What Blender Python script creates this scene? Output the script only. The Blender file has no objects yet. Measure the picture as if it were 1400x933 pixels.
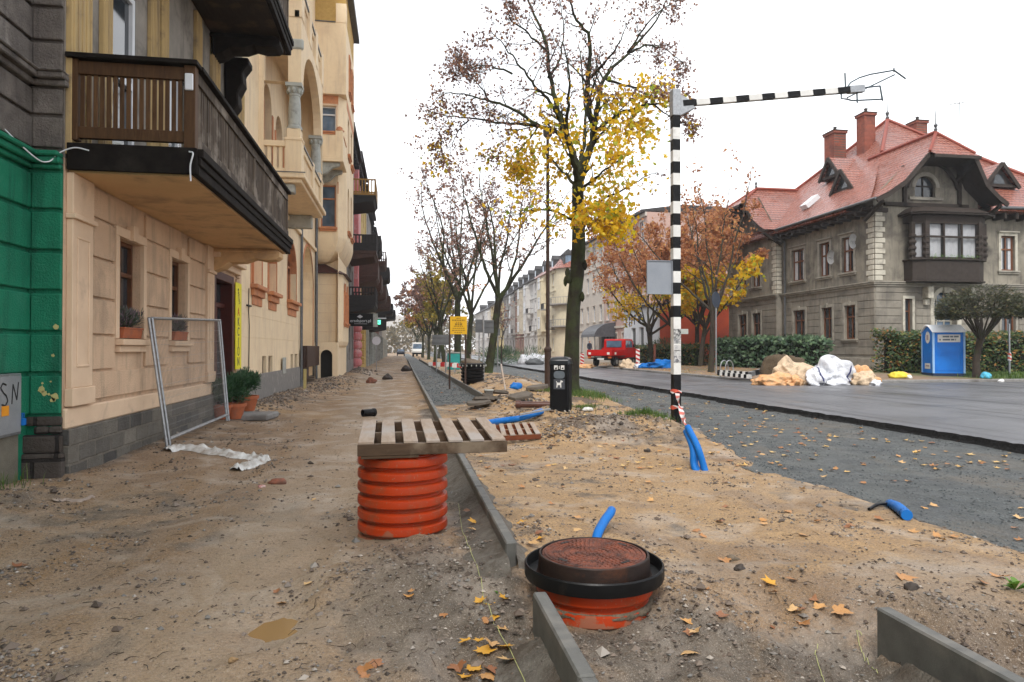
import bpy, bmesh, math, random
import numpy as np
from mathutils import Vector, Matrix, noise, Euler
random.seed(7)
SC = bpy.context.scene
COL = SC.collection
R = math.radians
# ------------------------------------------------------------------ camera
CAMZ = 1.6
YAW = R(9.25); PITCH = math.atan(10.5/933)
cd = bpy.data.cameras.new('camera'); cam = bpy.data.objects.new('camera', cd); COL.objects.link(cam)
cd.lens = 24; cd.sensor_width = 36; cd.clip_end = 6000; cd.clip_start = 0.05
cam.location = (0, 0, CAMZ); cam.rotation_euler = (math.pi/2+PITCH, 0, -YAW)
SC.camera = cam
CR = Euler((math.pi/2+PITCH, 0, -YAW)).to_matrix()
def ray(px, py):
    return CR @ Vector(((px-700)/933, (466.5-py)/933, -1))
def gp(px, py, z=0.0):
    r = ray(px, py); t = (z-CAMZ)/r.z
    return Vector((r.x*t, r.y*t, z))
def onX(px, py, X):
    r = ray(px, py); t = X/r.x; return Vector((X, r.y*t, CAMZ+r.z*t))
def onY(px, py, Y):
    r = ray(px, py); t = Y/r.y; return Vector((r.x*t, Y, CAMZ+r.z*t))
def atd(px, py, d):
    r = ray(px, py); f = Vector((math.sin(YAW), math.cos(YAW), 0)); t = d/r.dot(f)
    return Vector((0, 0, CAMZ)) + r*t

# ------------------------------------------------------------------ mesh builder
class MB:
    def __init__(s): s.v = []; s.f = []; s.mi = []; s.cur = 0
    def add(s, vs, fs):
        b = len(s.v); s.v.extend([tuple(p) for p in vs])
        for f in fs: s.f.append([b+i for i in f]); s.mi.append(s.cur)
    def m(s, i): s.cur = i; return s
    def box(s, x0, y0, z0, x1, y1, z1):
        s.add([(x0,y0,z0),(x1,y0,z0),(x1,y1,z0),(x0,y1,z0),(x0,y0,z1),(x1,y0,z1),(x1,y1,z1),(x0,y1,z1)],
              [(0,3,2,1),(4,5,6,7),(0,1,5,4),(1,2,6,5),(2,3,7,6),(3,0,4,7)]); return s
    def bar(s, p0, p1, w, h=None, up=(0,0,1)):
        p0 = Vector(p0); p1 = Vector(p1); h = h or w; d = (p1-p0).normalized(); u = Vector(up)
        if abs(d.dot(u)) > .98: u = Vector((1,0,0))
        a = d.cross(u).normalized()*w/2; b = a.cross(d).normalized()*h/2
        s.add([p0-a-b,p0+a-b,p0+a+b,p0-a+b,p1-a-b,p1+a-b,p1+a+b,p1-a+b],
              [(0,1,2,3),(7,6,5,4),(0,4,5,1),(1,5,6,2),(2,6,7,3),(3,7,4,0)]); return s
    def tube(s, pts, r, n=8, cap=True):
        pts = [Vector(p) for p in pts]; k = len(pts)
        if not hasattr(r, '__len__'): r = [r]*k
        b = len(s.v); last = None
        for i, p in enumerate(pts):
            d = (pts[min(i+1,k-1)]-pts[max(i-1,0)])
            if d.length < 1e-9: d = Vector((0,0,1))
            d.normalize()
            if last is None:
                a = d.cross(Vector((0,0,1)) if abs(d.z) < .9 else Vector((1,0,0))).normalized()
            else:
                a = last - d*last.dot(d)
                a = a.normalized() if a.length > 1e-6 else d.orthogonal().normalized()
            last = a; c = d.cross(a)
            for j in range(n):
                t = 2*math.pi*j/n; q = p + (a*math.cos(t)+c*math.sin(t))*r[i]
                s.v.append((q.x,q.y,q.z))
        for i in range(k-1):
            for j in range(n):
                s.f.append([b+i*n+j, b+i*n+(j+1)%n, b+(i+1)*n+(j+1)%n, b+(i+1)*n+j]); s.mi.append(s.cur)
        if cap:
            s.f.append([b+j for j in range(n)][::-1]); s.mi.append(s.cur)
            s.f.append([b+(k-1)*n+j for j in range(n)]); s.mi.append(s.cur)
        return s
    def lathe(s, c, prof, n=24, cap=(True, True)):
        b = len(s.v); k = len(prof)
        for r, z in prof:
            for j in range(n):
                t = 2*math.pi*j/n; s.v.append((c[0]+r*math.cos(t), c[1]+r*math.sin(t), c[2]+z))
        for i in range(k-1):
            for j in range(n):
                s.f.append([b+i*n+j, b+i*n+(j+1)%n, b+(i+1)*n+(j+1)%n, b+(i+1)*n+j]); s.mi.append(s.cur)
        if cap[0]: s.f.append([b+j for j in range(n)][::-1]); s.mi.append(s.cur)
        if cap[1]: s.f.append([b+(k-1)*n+j for j in range(n)]); s.mi.append(s.cur)
        return s
    def prism(s, poly, vec):
        poly = [Vector(p) for p in poly]; vec = Vector(vec); n = len(poly)
        s.add(poly+[p+vec for p in poly], [list(range(n))[::-1], list(range(n,2*n))]+[(i,(i+1)%n,n+(i+1)%n,n+i) for i in range(n)])
        return s
    def quad(s, *ps): s.add(ps, [tuple(range(len(ps)))]); return s
    def build(s, name, mats, parent=None, smooth=False, bevel=0, loc=None, recalc=False, seg=1, ang=35):
        me = bpy.data.meshes.new(name)
        v = s.v
        if loc is not None: v = [(p[0]-loc[0], p[1]-loc[1], p[2]-loc[2]) for p in v]
        me.from_pydata(v, [], s.f)
        if not isinstance(mats, (list, tuple)): mats = [mats]
        for m_ in mats: me.materials.append(m_)
        if len(mats) > 1: me.polygons.foreach_set('material_index', s.mi)
        if recalc or bevel:
            bm = bmesh.new(); bm.from_mesh(me); bmesh.ops.recalc_face_normals(bm, faces=bm.faces)
            if bevel:
                es = [e for e in bm.edges if len(e.link_faces) == 2 and e.calc_face_angle(0) > R(ang)]
                try: bmesh.ops.bevel(bm, geom=es, offset=bevel, segments=seg, affect='EDGES', profile=.6)
                except Exception: pass
            bm.to_mesh(me); bm.free()
        if smooth: me.polygons.foreach_set('use_smooth', [True]*len(me.polygons))
        me.update()
        if smooth and smooth != 'all':
            try: me.set_sharp_from_angle(angle=R(smooth if smooth is not True else 40))
            except Exception: pass
        o = bpy.data.objects.new(name, me); COL.objects.link(o)
        if loc is not None: o.location = loc
        if parent is not None: attach(o, parent)
        return o
BASE = {}
def attach(o, parent):
    o.parent = parent
    b = BASE.get(parent.name)
    if b is not None: o.location = Vector(o.location) - Vector(b)
def thing(name, label, cat, loc=(0,0,0), group=None, local=False):
    o = bpy.data.objects.new(name, None); COL.objects.link(o); o.empty_display_size = .2
    o.location = loc
    if not local: BASE[o.name] = tuple(loc)
    return tag(o, label, cat, group)
def tag(o, label=None, cat=None, group=None, kind=None):
    if label: o['label'] = label
    if cat: o['category'] = cat
    if group: o['group'] = group
    if kind: o['kind'] = kind
    return o
def copy_tree(o, parent=None, loc=None, rotz=None, scale=None, label=None, group=None):
    c = o.copy(); COL.objects.link(c)
    if parent is not None: c.parent = parent
    if loc is not None: c.location = loc
    if rotz is not None: c.rotation_euler = (0,0,rotz)
    if scale is not None: c.scale = (scale,)*3 if not hasattr(scale,'__len__') else scale
    if label: c['label'] = label
    if group: c['group'] = group
    for ch in list(o.children): copy_tree(ch, c)
    return c
def text_mesh(name, body, size, mat, M, parent=None, depth=.004, align='CENTER', sx=1.0, bold=0):
    cu = bpy.data.curves.new(name, 'FONT'); cu.body = body; cu.size = size; cu.align_x = align; cu.align_y = 'CENTER'; cu.extrude = depth; cu.offset = bold
    to = bpy.data.objects.new(name+'_tmp', cu); COL.objects.link(to)
    dg = bpy.context.evaluated_depsgraph_get(); me = bpy.data.meshes.new_from_object(to.evaluated_get(dg))
    bpy.data.objects.remove(to); bpy.data.curves.remove(cu)
    S = Matrix.Diagonal((sx,1,1,1)); me.transform(M @ S)
    me.materials.clear(); me.materials.append(mat)
    o = bpy.data.objects.new(name, me); COL.objects.link(o)
    if parent is not None: attach(o, parent)
    return o
def frame_m(o, x, y):   # matrix with origin o, text x axis, text y axis
    x = Vector(x).normalized(); y = Vector(y).normalized(); z = x.cross(y)
    m = Matrix((x,y,z)).transposed().to_4x4(); m.translation = Vector(o); return m

# ------------------------------------------------------------------ materials
def lin(r, g, b):
    f = lambda c: (c/255/12.92 if c/255 <= .04045 else ((c/255+.055)/1.055)**2.4)
    return (f(r), f(g), f(b), 1)
def C(c): return tuple(c) if len(c) == 4 else (c[0],c[1],c[2],1)
class NT:
    def __init__(s, name):
        s.mat = bpy.data.materials.new(name); s.mat.use_nodes = True; s.t = s.mat.node_tree; s.n = s.t.nodes; s.l = s.t.links
        s.b = s.n['Principled BSDF']; s.co = None
    def node(s, typ, **kw):
        x = s.n.new(typ)
        for k, v in kw.items(): setattr(x, k, v)
        return x
    def obj(s):
        if s.co is None: s.co = s.node('ShaderNodeTexCoord')
        return s.co.outputs['Object']
    def link(s, a, b): s.l.new(a, b)
    def noise(s, scale, detail=4, rough=.55, vec=None, dist=0):
        x = s.node('ShaderNodeTexNoise'); x.inputs['Scale'].default_value = scale; x.inputs['Detail'].default_value = detail
        x.inputs['Roughness'].default_value = rough; x.inputs['Distortion'].default_value = dist
        s.link(vec or s.obj(), x.inputs['Vector']); return x.outputs['Fac']
    def vmap(s, scale=(1,1,1), rot=(0,0,0), loc=(0,0,0), vec=None):
        x = s.node('ShaderNodeMapping'); x.inputs['Scale'].default_value = scale; x.inputs['Rotation'].default_value = rot; x.inputs['Location'].default_value = loc
        s.link(vec or s.obj(), x.inputs['Vector']); return x.outputs[0]
    def ramp(s, fac, stops):
        x = s.node('ShaderNodeValToRGB'); e = x.color_ramp.elements
        while len(e) < len(stops): e.new(.5)
        for i, (p, c) in enumerate(stops):
            e[i].position = p; e[i].color = C(c) if hasattr(c,'__len__') else (c,c,c,1)
        s.link(fac, x.inputs[0]); return x.outputs[0]
    def mix(s, fac, a, b, mode='MIX'):
        x = s.node('ShaderNodeMix', data_type='RGBA', blend_type=mode)
        for sock, v in ((x.inputs[0], fac), (x.inputs[6], a), (x.inputs[7], b)):
            if hasattr(v, 'is_linked'): s.link(v, sock)
            elif hasattr(v, '__len__'): sock.default_value = C(v)
            else: sock.default_value = v
        return x.outputs[2]
    def math(s, op, a, b=0.0, clamp=False):
        x = s.node('ShaderNodeMath', operation=op, use_clamp=clamp)
        for sock, v in ((x.inputs[0], a), (x.inputs[1], b)):
            if hasattr(v, 'is_linked'): s.link(v, sock)
            else: sock.default_value = v
        return x.outputs[0]
    def xyz(s, vec=None):
        x = s.node('ShaderNodeSeparateXYZ'); s.link(vec or s.obj(), x.inputs[0]); return x.outputs
    def bump(s, h, strength=.5, dist=.02, prev=None):
        x = s.node('ShaderNodeBump'); x.inputs['Strength'].default_value = strength; x.inputs['Distance'].default_value = dist
        s.link(h, x.inputs['Height'])
        if prev is not None: s.link(prev, x.inputs['Normal'])
        return x.outputs[0]
    def out(s, col=None, rough=None, metal=None, normal=None, spec=None):
        for k, v in (('Base Color',col),('Roughness',rough),('Metallic',metal),('Normal',normal),('Specular IOR Level',spec)):
            if v is None: continue
            if hasattr(v,'is_linked'): s.link(v, s.b.inputs[k])
            elif hasattr(v,'__len__'): s.b.inputs[k].default_value = C(v)
            else: s.b.inputs[k].default_value = v
        return s.mat
def mk(name, c1, c2=None, scale=3, rough=.75, metal=0, bump=.25, bscale=40, bdist=.01, stain=None, sscale=1.2, samt=(.5,.7), spec=.3, streak=None):
    t = NT(name); c1 = C(c1); c2 = C(c2) if c2 else tuple(x*.8 for x in c1[:3])+(1,)
    col = t.mix(t.ramp(t.noise(scale, 6, .6), [(.3,0),(.7,1)]), c1, c2)
    if stain: col = t.mix(t.ramp(t.noise(sscale, 8, .65, dist=.4), [(samt[0],0),(samt[1],1)]), col, stain)
    if streak:
        col = t.mix(t.ramp(t.noise(2.2, 6, .65, vec=t.vmap((2.2,2.2,.22))), [(.5,0),(.75,.8)]), col, streak)
    nb = t.bump(t.noise(bscale, 5, .65), bump, bdist) if bump else None
    return t.out(col, rough, metal, nb, spec)
def wood(name, c1, c2, along=(1,1,14), rough=.7, c3=None, sc=2.0, bump=.35):
    t = NT(name); v = t.vmap(along)
    n = t.noise(sc, 7, .65, vec=v, dist=.6)
    col = t.mix(t.ramp(n, [(.3,0),(.68,1)]), c1, c2)
    ge = t.node('ShaderNodeNewGeometry')
    col = t.mix(t.ramp(ge.outputs['Random Per Island'], [(0,0),(1,.55)]), col, tuple(x*.5 for x in c2[:3]))
    if c3: col = t.mix(t.ramp(t.noise(1.7,6,.6), [(.5,0),(.62,.85)]), col, c3)
    return t.out(col, rough, 0, t.bump(n, bump, .008), .2)
def leafmat(name, stops, trans=.35, rough=.55):
    t = NT(name); ge = t.node('ShaderNodeNewGeometry')
    col = t.ramp(ge.outputs['Random Per Island'], stops)
    t.out(col, rough)
    tr = t.node('ShaderNodeBsdfTranslucent'); t.link(col, tr.inputs[0])
    mx = t.node('ShaderNodeMixShader'); mx.inputs[0].default_value = trans
    t.link(t.b.outputs[0], mx.inputs[1]); t.link(tr.outputs[0], mx.inputs[2])
    t.link(mx.outputs[0], t.n['Material Output'].inputs[0]); return t.mat
def blocks(name, c1, c2, mortar, bw, bh, msize=.015, rough=.85, axis='yz', bump=.6, stain=None, off=.5):
    t = NT(name); x = t.xyz(); cb = t.node('ShaderNodeCombineXYZ')
    a, b = {'yz':(1,2), 'xz':(0,2), 'xy':(0,1)}[axis]
    nz = t.noise(3, 3); 
    t.link(t.math('ADD', x[a], t.math('MULTIPLY', nz, .03)), cb.inputs[0]); t.link(t.math('ADD', x[b], t.math('MULTIPLY', nz, .03)), cb.inputs[1])
    br = t.node('ShaderNodeTexBrick'); t.link(cb.outputs[0], br.inputs['Vector'])
    br.offset = off
    br.inputs['Color1'].default_value = C(c1); br.inputs['Color2'].default_value = C(c2); br.inputs['Mortar'].default_value = C(mortar)
    br.inputs['Scale'].default_value = 1; br.inputs['Mortar Size'].default_value = msize; br.inputs['Mortar Smooth'].default_value = .3
    br.inputs['Brick Width'].default_value = bw; br.inputs['Row Height'].default_value = bh; br.inputs['Bias'].default_value = 0
    col = t.mix(t.ramp(t.noise(6,6,.65), [(.35,0),(.7,.6)]), br.outputs['Color'], (.55,.53,.5), 'MULTIPLY')
    if stain: col = t.mix(t.ramp(t.noise(1.1,7,.65), [(.48,0),(.66,.85)]), col, stain)
    h = t.math('ADD', t.math('MULTIPLY', br.outputs['Fac'], -1.0), t.math('MULTIPLY', t.noise(25,5,.7), .7))
    return t.out(col, rough, 0, t.bump(h, bump, .04), .2)

# world and sun
W = bpy.data.worlds.new('World'); SC.world = W; W.use_nodes = True
wn = W.node_tree.nodes; wl = W.node_tree.links; bg = wn['Background']
sky = wn.new('ShaderNodeTexSky'); sky.sky_type = 'NISHITA'; sky.sun_disc = False
SUN_EL, SUN_AZ = R(48), R(200)
sky.sun_elevation = SUN_EL; sky.sun_rotation = SUN_AZ; sky.air_density = 1; sky.dust_density = 3
tc = wn.new('ShaderNodeTexCoord'); mp = wn.new('ShaderNodeMapping'); mp.inputs['Scale'].default_value = (1,1,2.5)
nz = wn.new('ShaderNodeTexNoise'); nz.inputs['Scale'].default_value = 1.6; nz.inputs['Detail'].default_value = 6
wl.new(tc.outputs['Generated'], mp.inputs[0]); wl.new(mp.outputs[0], nz.inputs['Vector'])
rp = wn.new('ShaderNodeValToRGB'); rp.color_ramp.elements[0].position = .40; rp.color_ramp.elements[0].color = (4.1,4.5,5.1,1)
rp.color_ramp.elements[1].position = .56; rp.color_ramp.elements[1].color = (10.2,10.3,10.5,1)
wl.new(nz.outputs['Fac'], rp.inputs[0])
mx = wn.new('ShaderNodeMix'); mx.data_type = 'RGBA'; mx.inputs[0].default_value = .9
wl.new(sky.outputs[0], mx.inputs[6]); wl.new(rp.outputs[0], mx.inputs[7]); wl.new(mx.outputs[2], bg.inputs[0])
bg.inputs[1].default_value = .1
ld = bpy.data.lights.new('sun', 'SUN'); ld.energy = 1.3; ld.angle = R(14); ld.color = (1,.97,.92)
so = bpy.data.objects.new('sun', ld); COL.objects.link(so)
so.rotation_euler = (math.pi/2-SUN_EL, 0, math.pi-SUN_AZ)
SC.view_settings.view_transform = 'Standard'; SC.view_settings.look = 'None'; SC.view_settings.gamma = 1; SC.view_settings.exposure = 1.0
SC.view_settings.use_curve_mapping = False
# ------------------------------------------------------------------ ground
def sm(a, b, x):
    t = max(0., min(1., (x-a)/(b-a))); return t*t*(3-2*t)
MOUNDS = [(.02,5.55,.75,.7,.05),(-4.1,6.6,.75,1.3,.20),(1.35,3.75,.5,.35,-.05),(1.78,4.1,.30,.5,.11),(-.15,4.7,.5,.5,.05),(1.5,3.6,.35,.2,.06),(.35,4.3,.35,.9,.05),(3.3,15.2,.7,.6,.26),(4.6,15.6,.8,.8,.22),(4.0,12.6,1.1,.7,.30),(3.0,12.2,.6,.5,.22),(2.7,11.6,.4,.35,.12),(3.7,16.6,.9,.55,-.22),
  (4.9,12.7,.5,.6,.14),(4.3,27,1.4,3.0,.42),(5.2,21.2,1.2,1.3,.26),(3.2,22,.7,1.6,.36),(3.9,19.2,1.3,.8,.34),(2.9,18.2,.5,.8,.2),(4.4,24.5,.9,1.2,.3),(-3.4,23,.6,3,.16),(-3.1,33,.7,3,.28),(-2.7,38,.8,2.5,.30),(-2.6,44,.7,3,.4),(-1.2,47,.6,2,.2),
  (3.42,2.9,.42,.42,-.50),(3.1,3.6,.5,.25,.08),(3.9,3.6,.5,.6,.07),(3.0,4.2,.7,.4,.05),(2.1,3.0,.35,.5,.05),(-3.6,18.6,.5,1.6,.12),(5.0,33,1.2,3,.3),(-.45,3.4,.6,.5,.03),(3.7,36,1.2,6,.25),(-.2,9.5,.5,2.5,.05)]
PUDC = gp(386,842,0); MOUNDS += [(PUDC.x,PUDC.y,.17,.32,-.055),(.45,2.9,.3,1.0,-.13),(2.2,3.0,.38,.75,-.15)]
def TRK(x, y):
    c = -1.15+.55*math.sin(y*.10)+.25*noise.noise(Vector((0,y*.25,2)))
    return sm(1.25,.35,abs(x-c))*(.72+.55*noise.noise(Vector((x*1.3,y*.45,9)))) if x < .6 else .75*sm(.05,.5,noise.noise(Vector((x*.8,y*.6,12))))*sm(1.0,1.6,x)*sm(9,6,y)
def xl(y): # left edge of the crushed stone strip
    p = [(0,5.0),(5.5,4.85),(8.8,4.85),(10.5,5.2),(13,5.75),(20,6.3),(26,6.4),(80,6.4)]
    for (a,b),(c,d) in zip(p, p[1:]):
        if y <= c: return b+(d-b)*(y-a)/(c-a)
    return 6.4
def H(x, y, fine=True):
    z = 0.
    if 9.1 < x or abs(y) > 260 or x < -60: return -.12
    for mx_, my_, sx, sy, h in MOUNDS:
        a = ((x-mx_)/sx)**2+((y-my_)/sy)**2
        if a < 9: z += h*math.exp(-a)
    p = Vector((x, y, 0))
    z += .042*noise.noise(p*.55) + .018*noise.noise(p*1.7+Vector((3,1,0)))
    # tyre ruts of the mud road
    if -3.8 < x < .5:
        c = -1.75 + .5*math.sin(y*.09)
        for o, w in ((-.75,.22),(.75,.22)):
            z -= .038*math.exp(-((x-c-o+.06*noise.noise(Vector((0,y*.8,o))))/w)**2)*(.7+.5*noise.noise(Vector((o,y*.5,4))))
    if x < -3.3: z += .10*sm(-3.2,-4.0,x)*(1 if y > 8.9 else .6)
    # concrete haunches of the kerbs
    if 4.4 < y < 60 or y < 3.85:
        z += .05*max(0, 1-abs(x-.775)/.36) if x < .735 else .04*max(0,1-abs(x-.775)/.3)
    if y < 3.3: z += .05*max(0, 1-abs(x-2.45)/.35)
    if fine:
        dist = 1+2.1*sum(math.exp(-(((x-a)/1.3)**2+((y-b)/1.3)**2)) for a,b in ((.1,4.4),(.3,5.2),(-.2,3.4),(1.4,3.6),(2.0,3.3),(3.4,3.2),(3.6,15.5),(3.8,12.6),(3.3,18.5)))
        if x > 2.6 and y > 10.5: dist = 4.2 if y < 30 else 2.5
        if x < -3.2 and y < 8.6: dist = 2.6
        far = 1/(1+max(0,y-14)*.04)
        z += dist*far*(1-.6*max(0,min(1,TRK(x,y))))*(.009*noise.noise(p*5.3+Vector((9,2,1))) + .0055*noise.noise(p*13) + (.004*noise.noise(p*29) if y < 9 else 0))
        if dist > 1.5: z += far*.018*min(dist,3.5)*max(0, noise.noise(p*3.1+Vector((0,7,0))))
    # hollows under the separate sheets
    e = xl(y)+.16*noise.noise(Vector((y*1.3,5,0)))+.06*noise.noise(Vector((y*6,8,0)))
    if x > e-.1: z = z*(1-sm(e-.1,e+.4,x)) - .11*sm(e-.1,e+.35,x)
    if y > 19 and .8 < x < 2.5: z = z*(1-sm(19,21,y)) - .12*sm(19.2,21,y)
    return z
def BEDZ(x, y):
    if .40 < x < .74 and (4.5 < y < 14 or y < 3.75): zb = H(.40,y,False)-.03; return zb+((.15 if y > 4 else .07)-zb)*max(0,1-(.74-x)/.34)**1.25+.006
    return -9
def gph(px, py):
    z = 0.
    for _ in range(4):
        p = gp(px, py, z); z = max(H(p.x, p.y), BEDZ(p.x, p.y))
    return Vector((p.x, p.y, z))
def HG(x, y): # what one stands on anywhere
    if x > 9.2: return HR(x, y)
    z = max(H(x, y), BEDZ(x, y))
    if x > xl(y)+.05: return max(z, GZ(x,y))
    if y > 20 and .8 < x < 2.5: return max(z, PZ(x,y))
    return z
def GZ(x, y):
    p = Vector((x,y,2)); return -.02 + .03*noise.noise(p*.6) + .018*noise.noise(p*1.9) + .009*noise.noise(p*6) + .05*sm(8.3,9.2,x)
def PZ(x, y):
    p = Vector((x,y,6)); return .0 + .02*noise.noise(p*.9) + .01*noise.noise(p*4)
KR = 3.5
def K(y):
    if y >= 28.5: return 14.5
    if y >= 25: return 18-math.sqrt(max(0,KR**2-(28.5-y)**2))
    return 80.
def HR(x, y):
    if x <= K(y) : return .17+.04*sm(9.2,15,x)
    return VZ(x, y)
def VZ(x, y):
    d = min(x-14.5, max(y-25, 0)) if y < 60 else x-14.5
    return .31+.10*sm(0,5,d)+.02*noise.noise(Vector((x*.7,y*.7,0)))
def geo(a, b, s0, g):
    o = [a]; s = s0
    while o[-1] < b: o.append(o[-1]+s); s *= g
    return o
def grid_mesh(name, xs, ys, zf, mats, masks=None, smooth=True, side=None):
    nx, ny = len(xs[0]) if hasattr(xs[0],'__len__') else len(xs), len(ys)
    v = []; 
    for j, y in enumerate(ys):
        row = xs[j] if hasattr(xs[0],'__len__') else xs
        for x in row: v.append((x, y, zf(x, y)))
    f = [(j*nx+i, j*nx+i+1, (j+1)*nx+i+1, (j+1)*nx+i) for j in range(ny-1) for i in range(nx-1)]
    me = bpy.data.meshes.new(name); me.from_pydata(v, [], f); me.materials.append(mats)
    if masks:
        a = me.color_attributes.new('mask', 'FLOAT_COLOR', 'POINT')
        a.data.foreach_set('color', np.array([masks(*p) for p in v], dtype=np.float32).ravel())
    if smooth: me.polygons.foreach_set('use_smooth', [True]*len(me.polygons))
    o = bpy.data.objects.new(name, me); COL.objects.link(o); o['kind'] = 'structure'; return o

def mask(x, y, z):
    p = Vector((x, y, 0))
    n1 = noise.noise(p*.7); n2 = noise.noise(p*2.3+Vector((4,4,0))); n3 = noise.noise(p*.35+Vector((8,1,0)))
    r = .0
    if x > .8: r = sm(-.25,.35, n1*.6+n2*.5+.35*sm(3.5,6.5,y)-.45*sm(1.6,2.6,x)*sm(4,3,y))*sm(2.5,5.5,y)*.95
    else: r = .35*sm(.1,.5,n3+.4*n2)*(.4+.6*sm(-1,-3,x))
    if y > 16: r = max(r, .55*sm(-.2,.3,n1))
    g = 0.
    g = max(g, math.exp(-((x-.62)/.22)**2)*(.75 if (y > 4.3 or y < 3.9) else .9)*(1 if y < 18 else .4))
    g = max(g, .95*math.exp(-((x-.15)/.62)**2-((y-4.3)/1.3)**2))
    g = max(g, math.exp(-((x-2.2)/.38)**2)*sm(4.0,3.2,y))
    g = max(g, .95*math.exp(-((x-1.4)/.65)**2-((y-3.45)/.6)**2))
    g = max(g, .55*sm(-3.2,-3.9,x)*sm(8.5,7,y))
    g = max(g, .5*sm(.05,.45,n2*.6+n3*.8))
    b = 0.
    b = max(b, .9*math.exp(-((x-3.25)/.75)**2-((y-3.1)/.75)**2))
    b = max(b, .7*sm(-.1,.4,n1+n2*.7)*sm(11.2,12,y)*sm(2.2,3.2,x))
    b = max(b, .6*sm(-3.55,-3.95,x)*sm(8,9.5,y))
    b = max(b, .55*math.exp(-((x-.05)/.55)**2-((y-5.3)/.55)**2))
    return (min(1,r), min(1,g), min(1,b), max(0,min(1,TRK(x,y))) if y < 60 else 0)
def ground_mat():
    t = NT('bare soil'); at = t.node('ShaderNodeVertexColor', layer_name='mask'); sp = t.node('ShaderNodeSeparateColor'); t.link(at.outputs[0], sp.inputs[0])
    big = t.noise(.9, 8, .6); mid = t.noise(5, 7, .65); fin = t.noise(45, 6, .7); grit = t.noise(170, 3, .6)
    mud = t.mix(t.ramp(big, [(.35,0),(.65,1)]), (.235,.145,.078), (.375,.262,.163))
    mud = t.mix(t.ramp(t.noise(1.6,7,.62,vec=t.vmap((2.2,.45,1)),dist=.5), [(.46,0),(.64,.85)]), mud, (.27,.155,.064))
    sand = t.mix(t.ramp(mid, [(.35,0),(.68,1)]), (.47,.295,.135), (.33,.205,.100))
    grey = t.mix(t.ramp(mid, [(.35,0),(.66,1)]), (.165,.135,.102), (.082,.065,.049))
    dark = t.mix(t.ramp(mid, [(.35,0),(.66,1)]), (.135,.088,.052), (.060,.040,.026))
    edge = lambda s, o: t.ramp(t.math('ADD', s, t.math('MULTIPLY', t.math('SUBTRACT', mid, .5), .9)), [(.28,0),(.62,1)])
    c = t.mix(edge(sp.outputs[0],0), mud, sand); c = t.mix(edge(sp.outputs[1],0), c, grey); c = t.mix(edge(sp.outputs[2],0), c, dark)
    tk = at.outputs['Alpha']; c = t.mix(t.math('MULTIPLY', tk, .62), c, t.mix(mid, (.335,.24,.15), (.44,.34,.235))); inv = t.math('SUBTRACT', 1.0, t.math('MULTIPLY', tk, .55))
    c = t.mix(t.math('MULTIPLY', inv, t.ramp(fin, [(.38,.7),(.52,0)])), c, (.105,.072,.046))
    c = t.mix(t.ramp(grit, [(.58,0),(.66,.7)]), c, (.48,.41,.34))
    c = t.mix(t.ramp(t.noise(95,4,.7), [(.32,.8),(.41,0)]), c, (.05,.036,.025))
    c = t.mix(t.ramp(t.noise(30,4,.7,dist=.4), [(.33,.8),(.43,0)]), c, (.105,.070,.042)); c = t.mix(t.ramp(t.noise(62,3,.65), [(.60,0),(.68,.6)]), c, (.46,.38,.30))
    wet = t.ramp(t.noise(1.3, 6, .6, dist=.6), [(.50,0),(.66,1)])
    c = t.mix(t.math('MULTIPLY', wet, .42), c, (.46,.385,.31))
    rough = t.math('SUBTRACT', t.math('ADD', .68, t.math('MULTIPLY', fin, .25)), t.math('ADD', t.math('MULTIPLY', wet, .38), t.math('MULTIPLY', tk, .22)))
    n = t.bump(mid, .5, .06); n = t.bump(fin, .9, .020, n); n = t.bump(grit, .5, .005, n)
    return t.out(c, rough, 0, n, .4)
def gravel_mat():
    t = NT('crushed stone'); vo = t.node('ShaderNodeTexVoronoi'); vo.inputs['Scale'].default_value = 38; t.link(t.obj(), vo.inputs['Vector'])
    c = t.ramp(t.noise(60,3,.6), [(.3,(.028,.031,.031)),(.7,(.088,.096,.095))])
    c = t.mix(t.ramp(vo.outputs['Color'], [(.2,0),(.9,.6)]), c, (.135,.142,.138))
    c = t.mix(t.ramp(t.noise(1.4,7,.65), [(.42,0),(.62,.62)]), c, (.125,.13,.12))
    c = t.mix(t.ramp(t.noise(.8,6,.6,vec=t.vmap((2,.3,1))), [(.52,0),(.7,.5)]), c, (.05,.055,.058)); c = t.mix(t.ramp(t.noise(.55,7,.65,vec=t.vmap((1.6,.6,1),loc=(4,2,0))), [(.52,0),(.66,.6)]), c, (.16,.13,.095))
    h = t.math('ADD', vo.outputs['Distance'], t.noise(90,4,.6))
    return t.out(c, t.ramp(t.noise(3,5), [(.35,.45),(.65,.8)]), 0, t.bump(h, .9, .02), .4)
def asphalt_mat():
    t = NT('wet asphalt'); c = t.ramp(t.noise(70,4,.7), [(.3,(.062,.062,.067)),(.7,(.15,.15,.16))])
    s = t.ramp(t.noise(.5,7,.6,vec=t.vmap((1,.35,1))), [(.4,0),(.65,1)])
    c = t.mix(t.math('MULTIPLY', s, .5), c, (.19,.19,.20))
    c = t.mix(t.ramp(t.noise(.9,6,.6,vec=t.vmap((2.4,.12,1),loc=(3,0,0))), [(.55,0),(.64,.7)]), c, (.045,.045,.048))
    r = t.ramp(t.noise(.7,6,.6), [(.35,.30),(.65,.55)])
    return t.out(c, r, 0, t.bump(t.noise(160,4,.7), .3, .006), .45)
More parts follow.
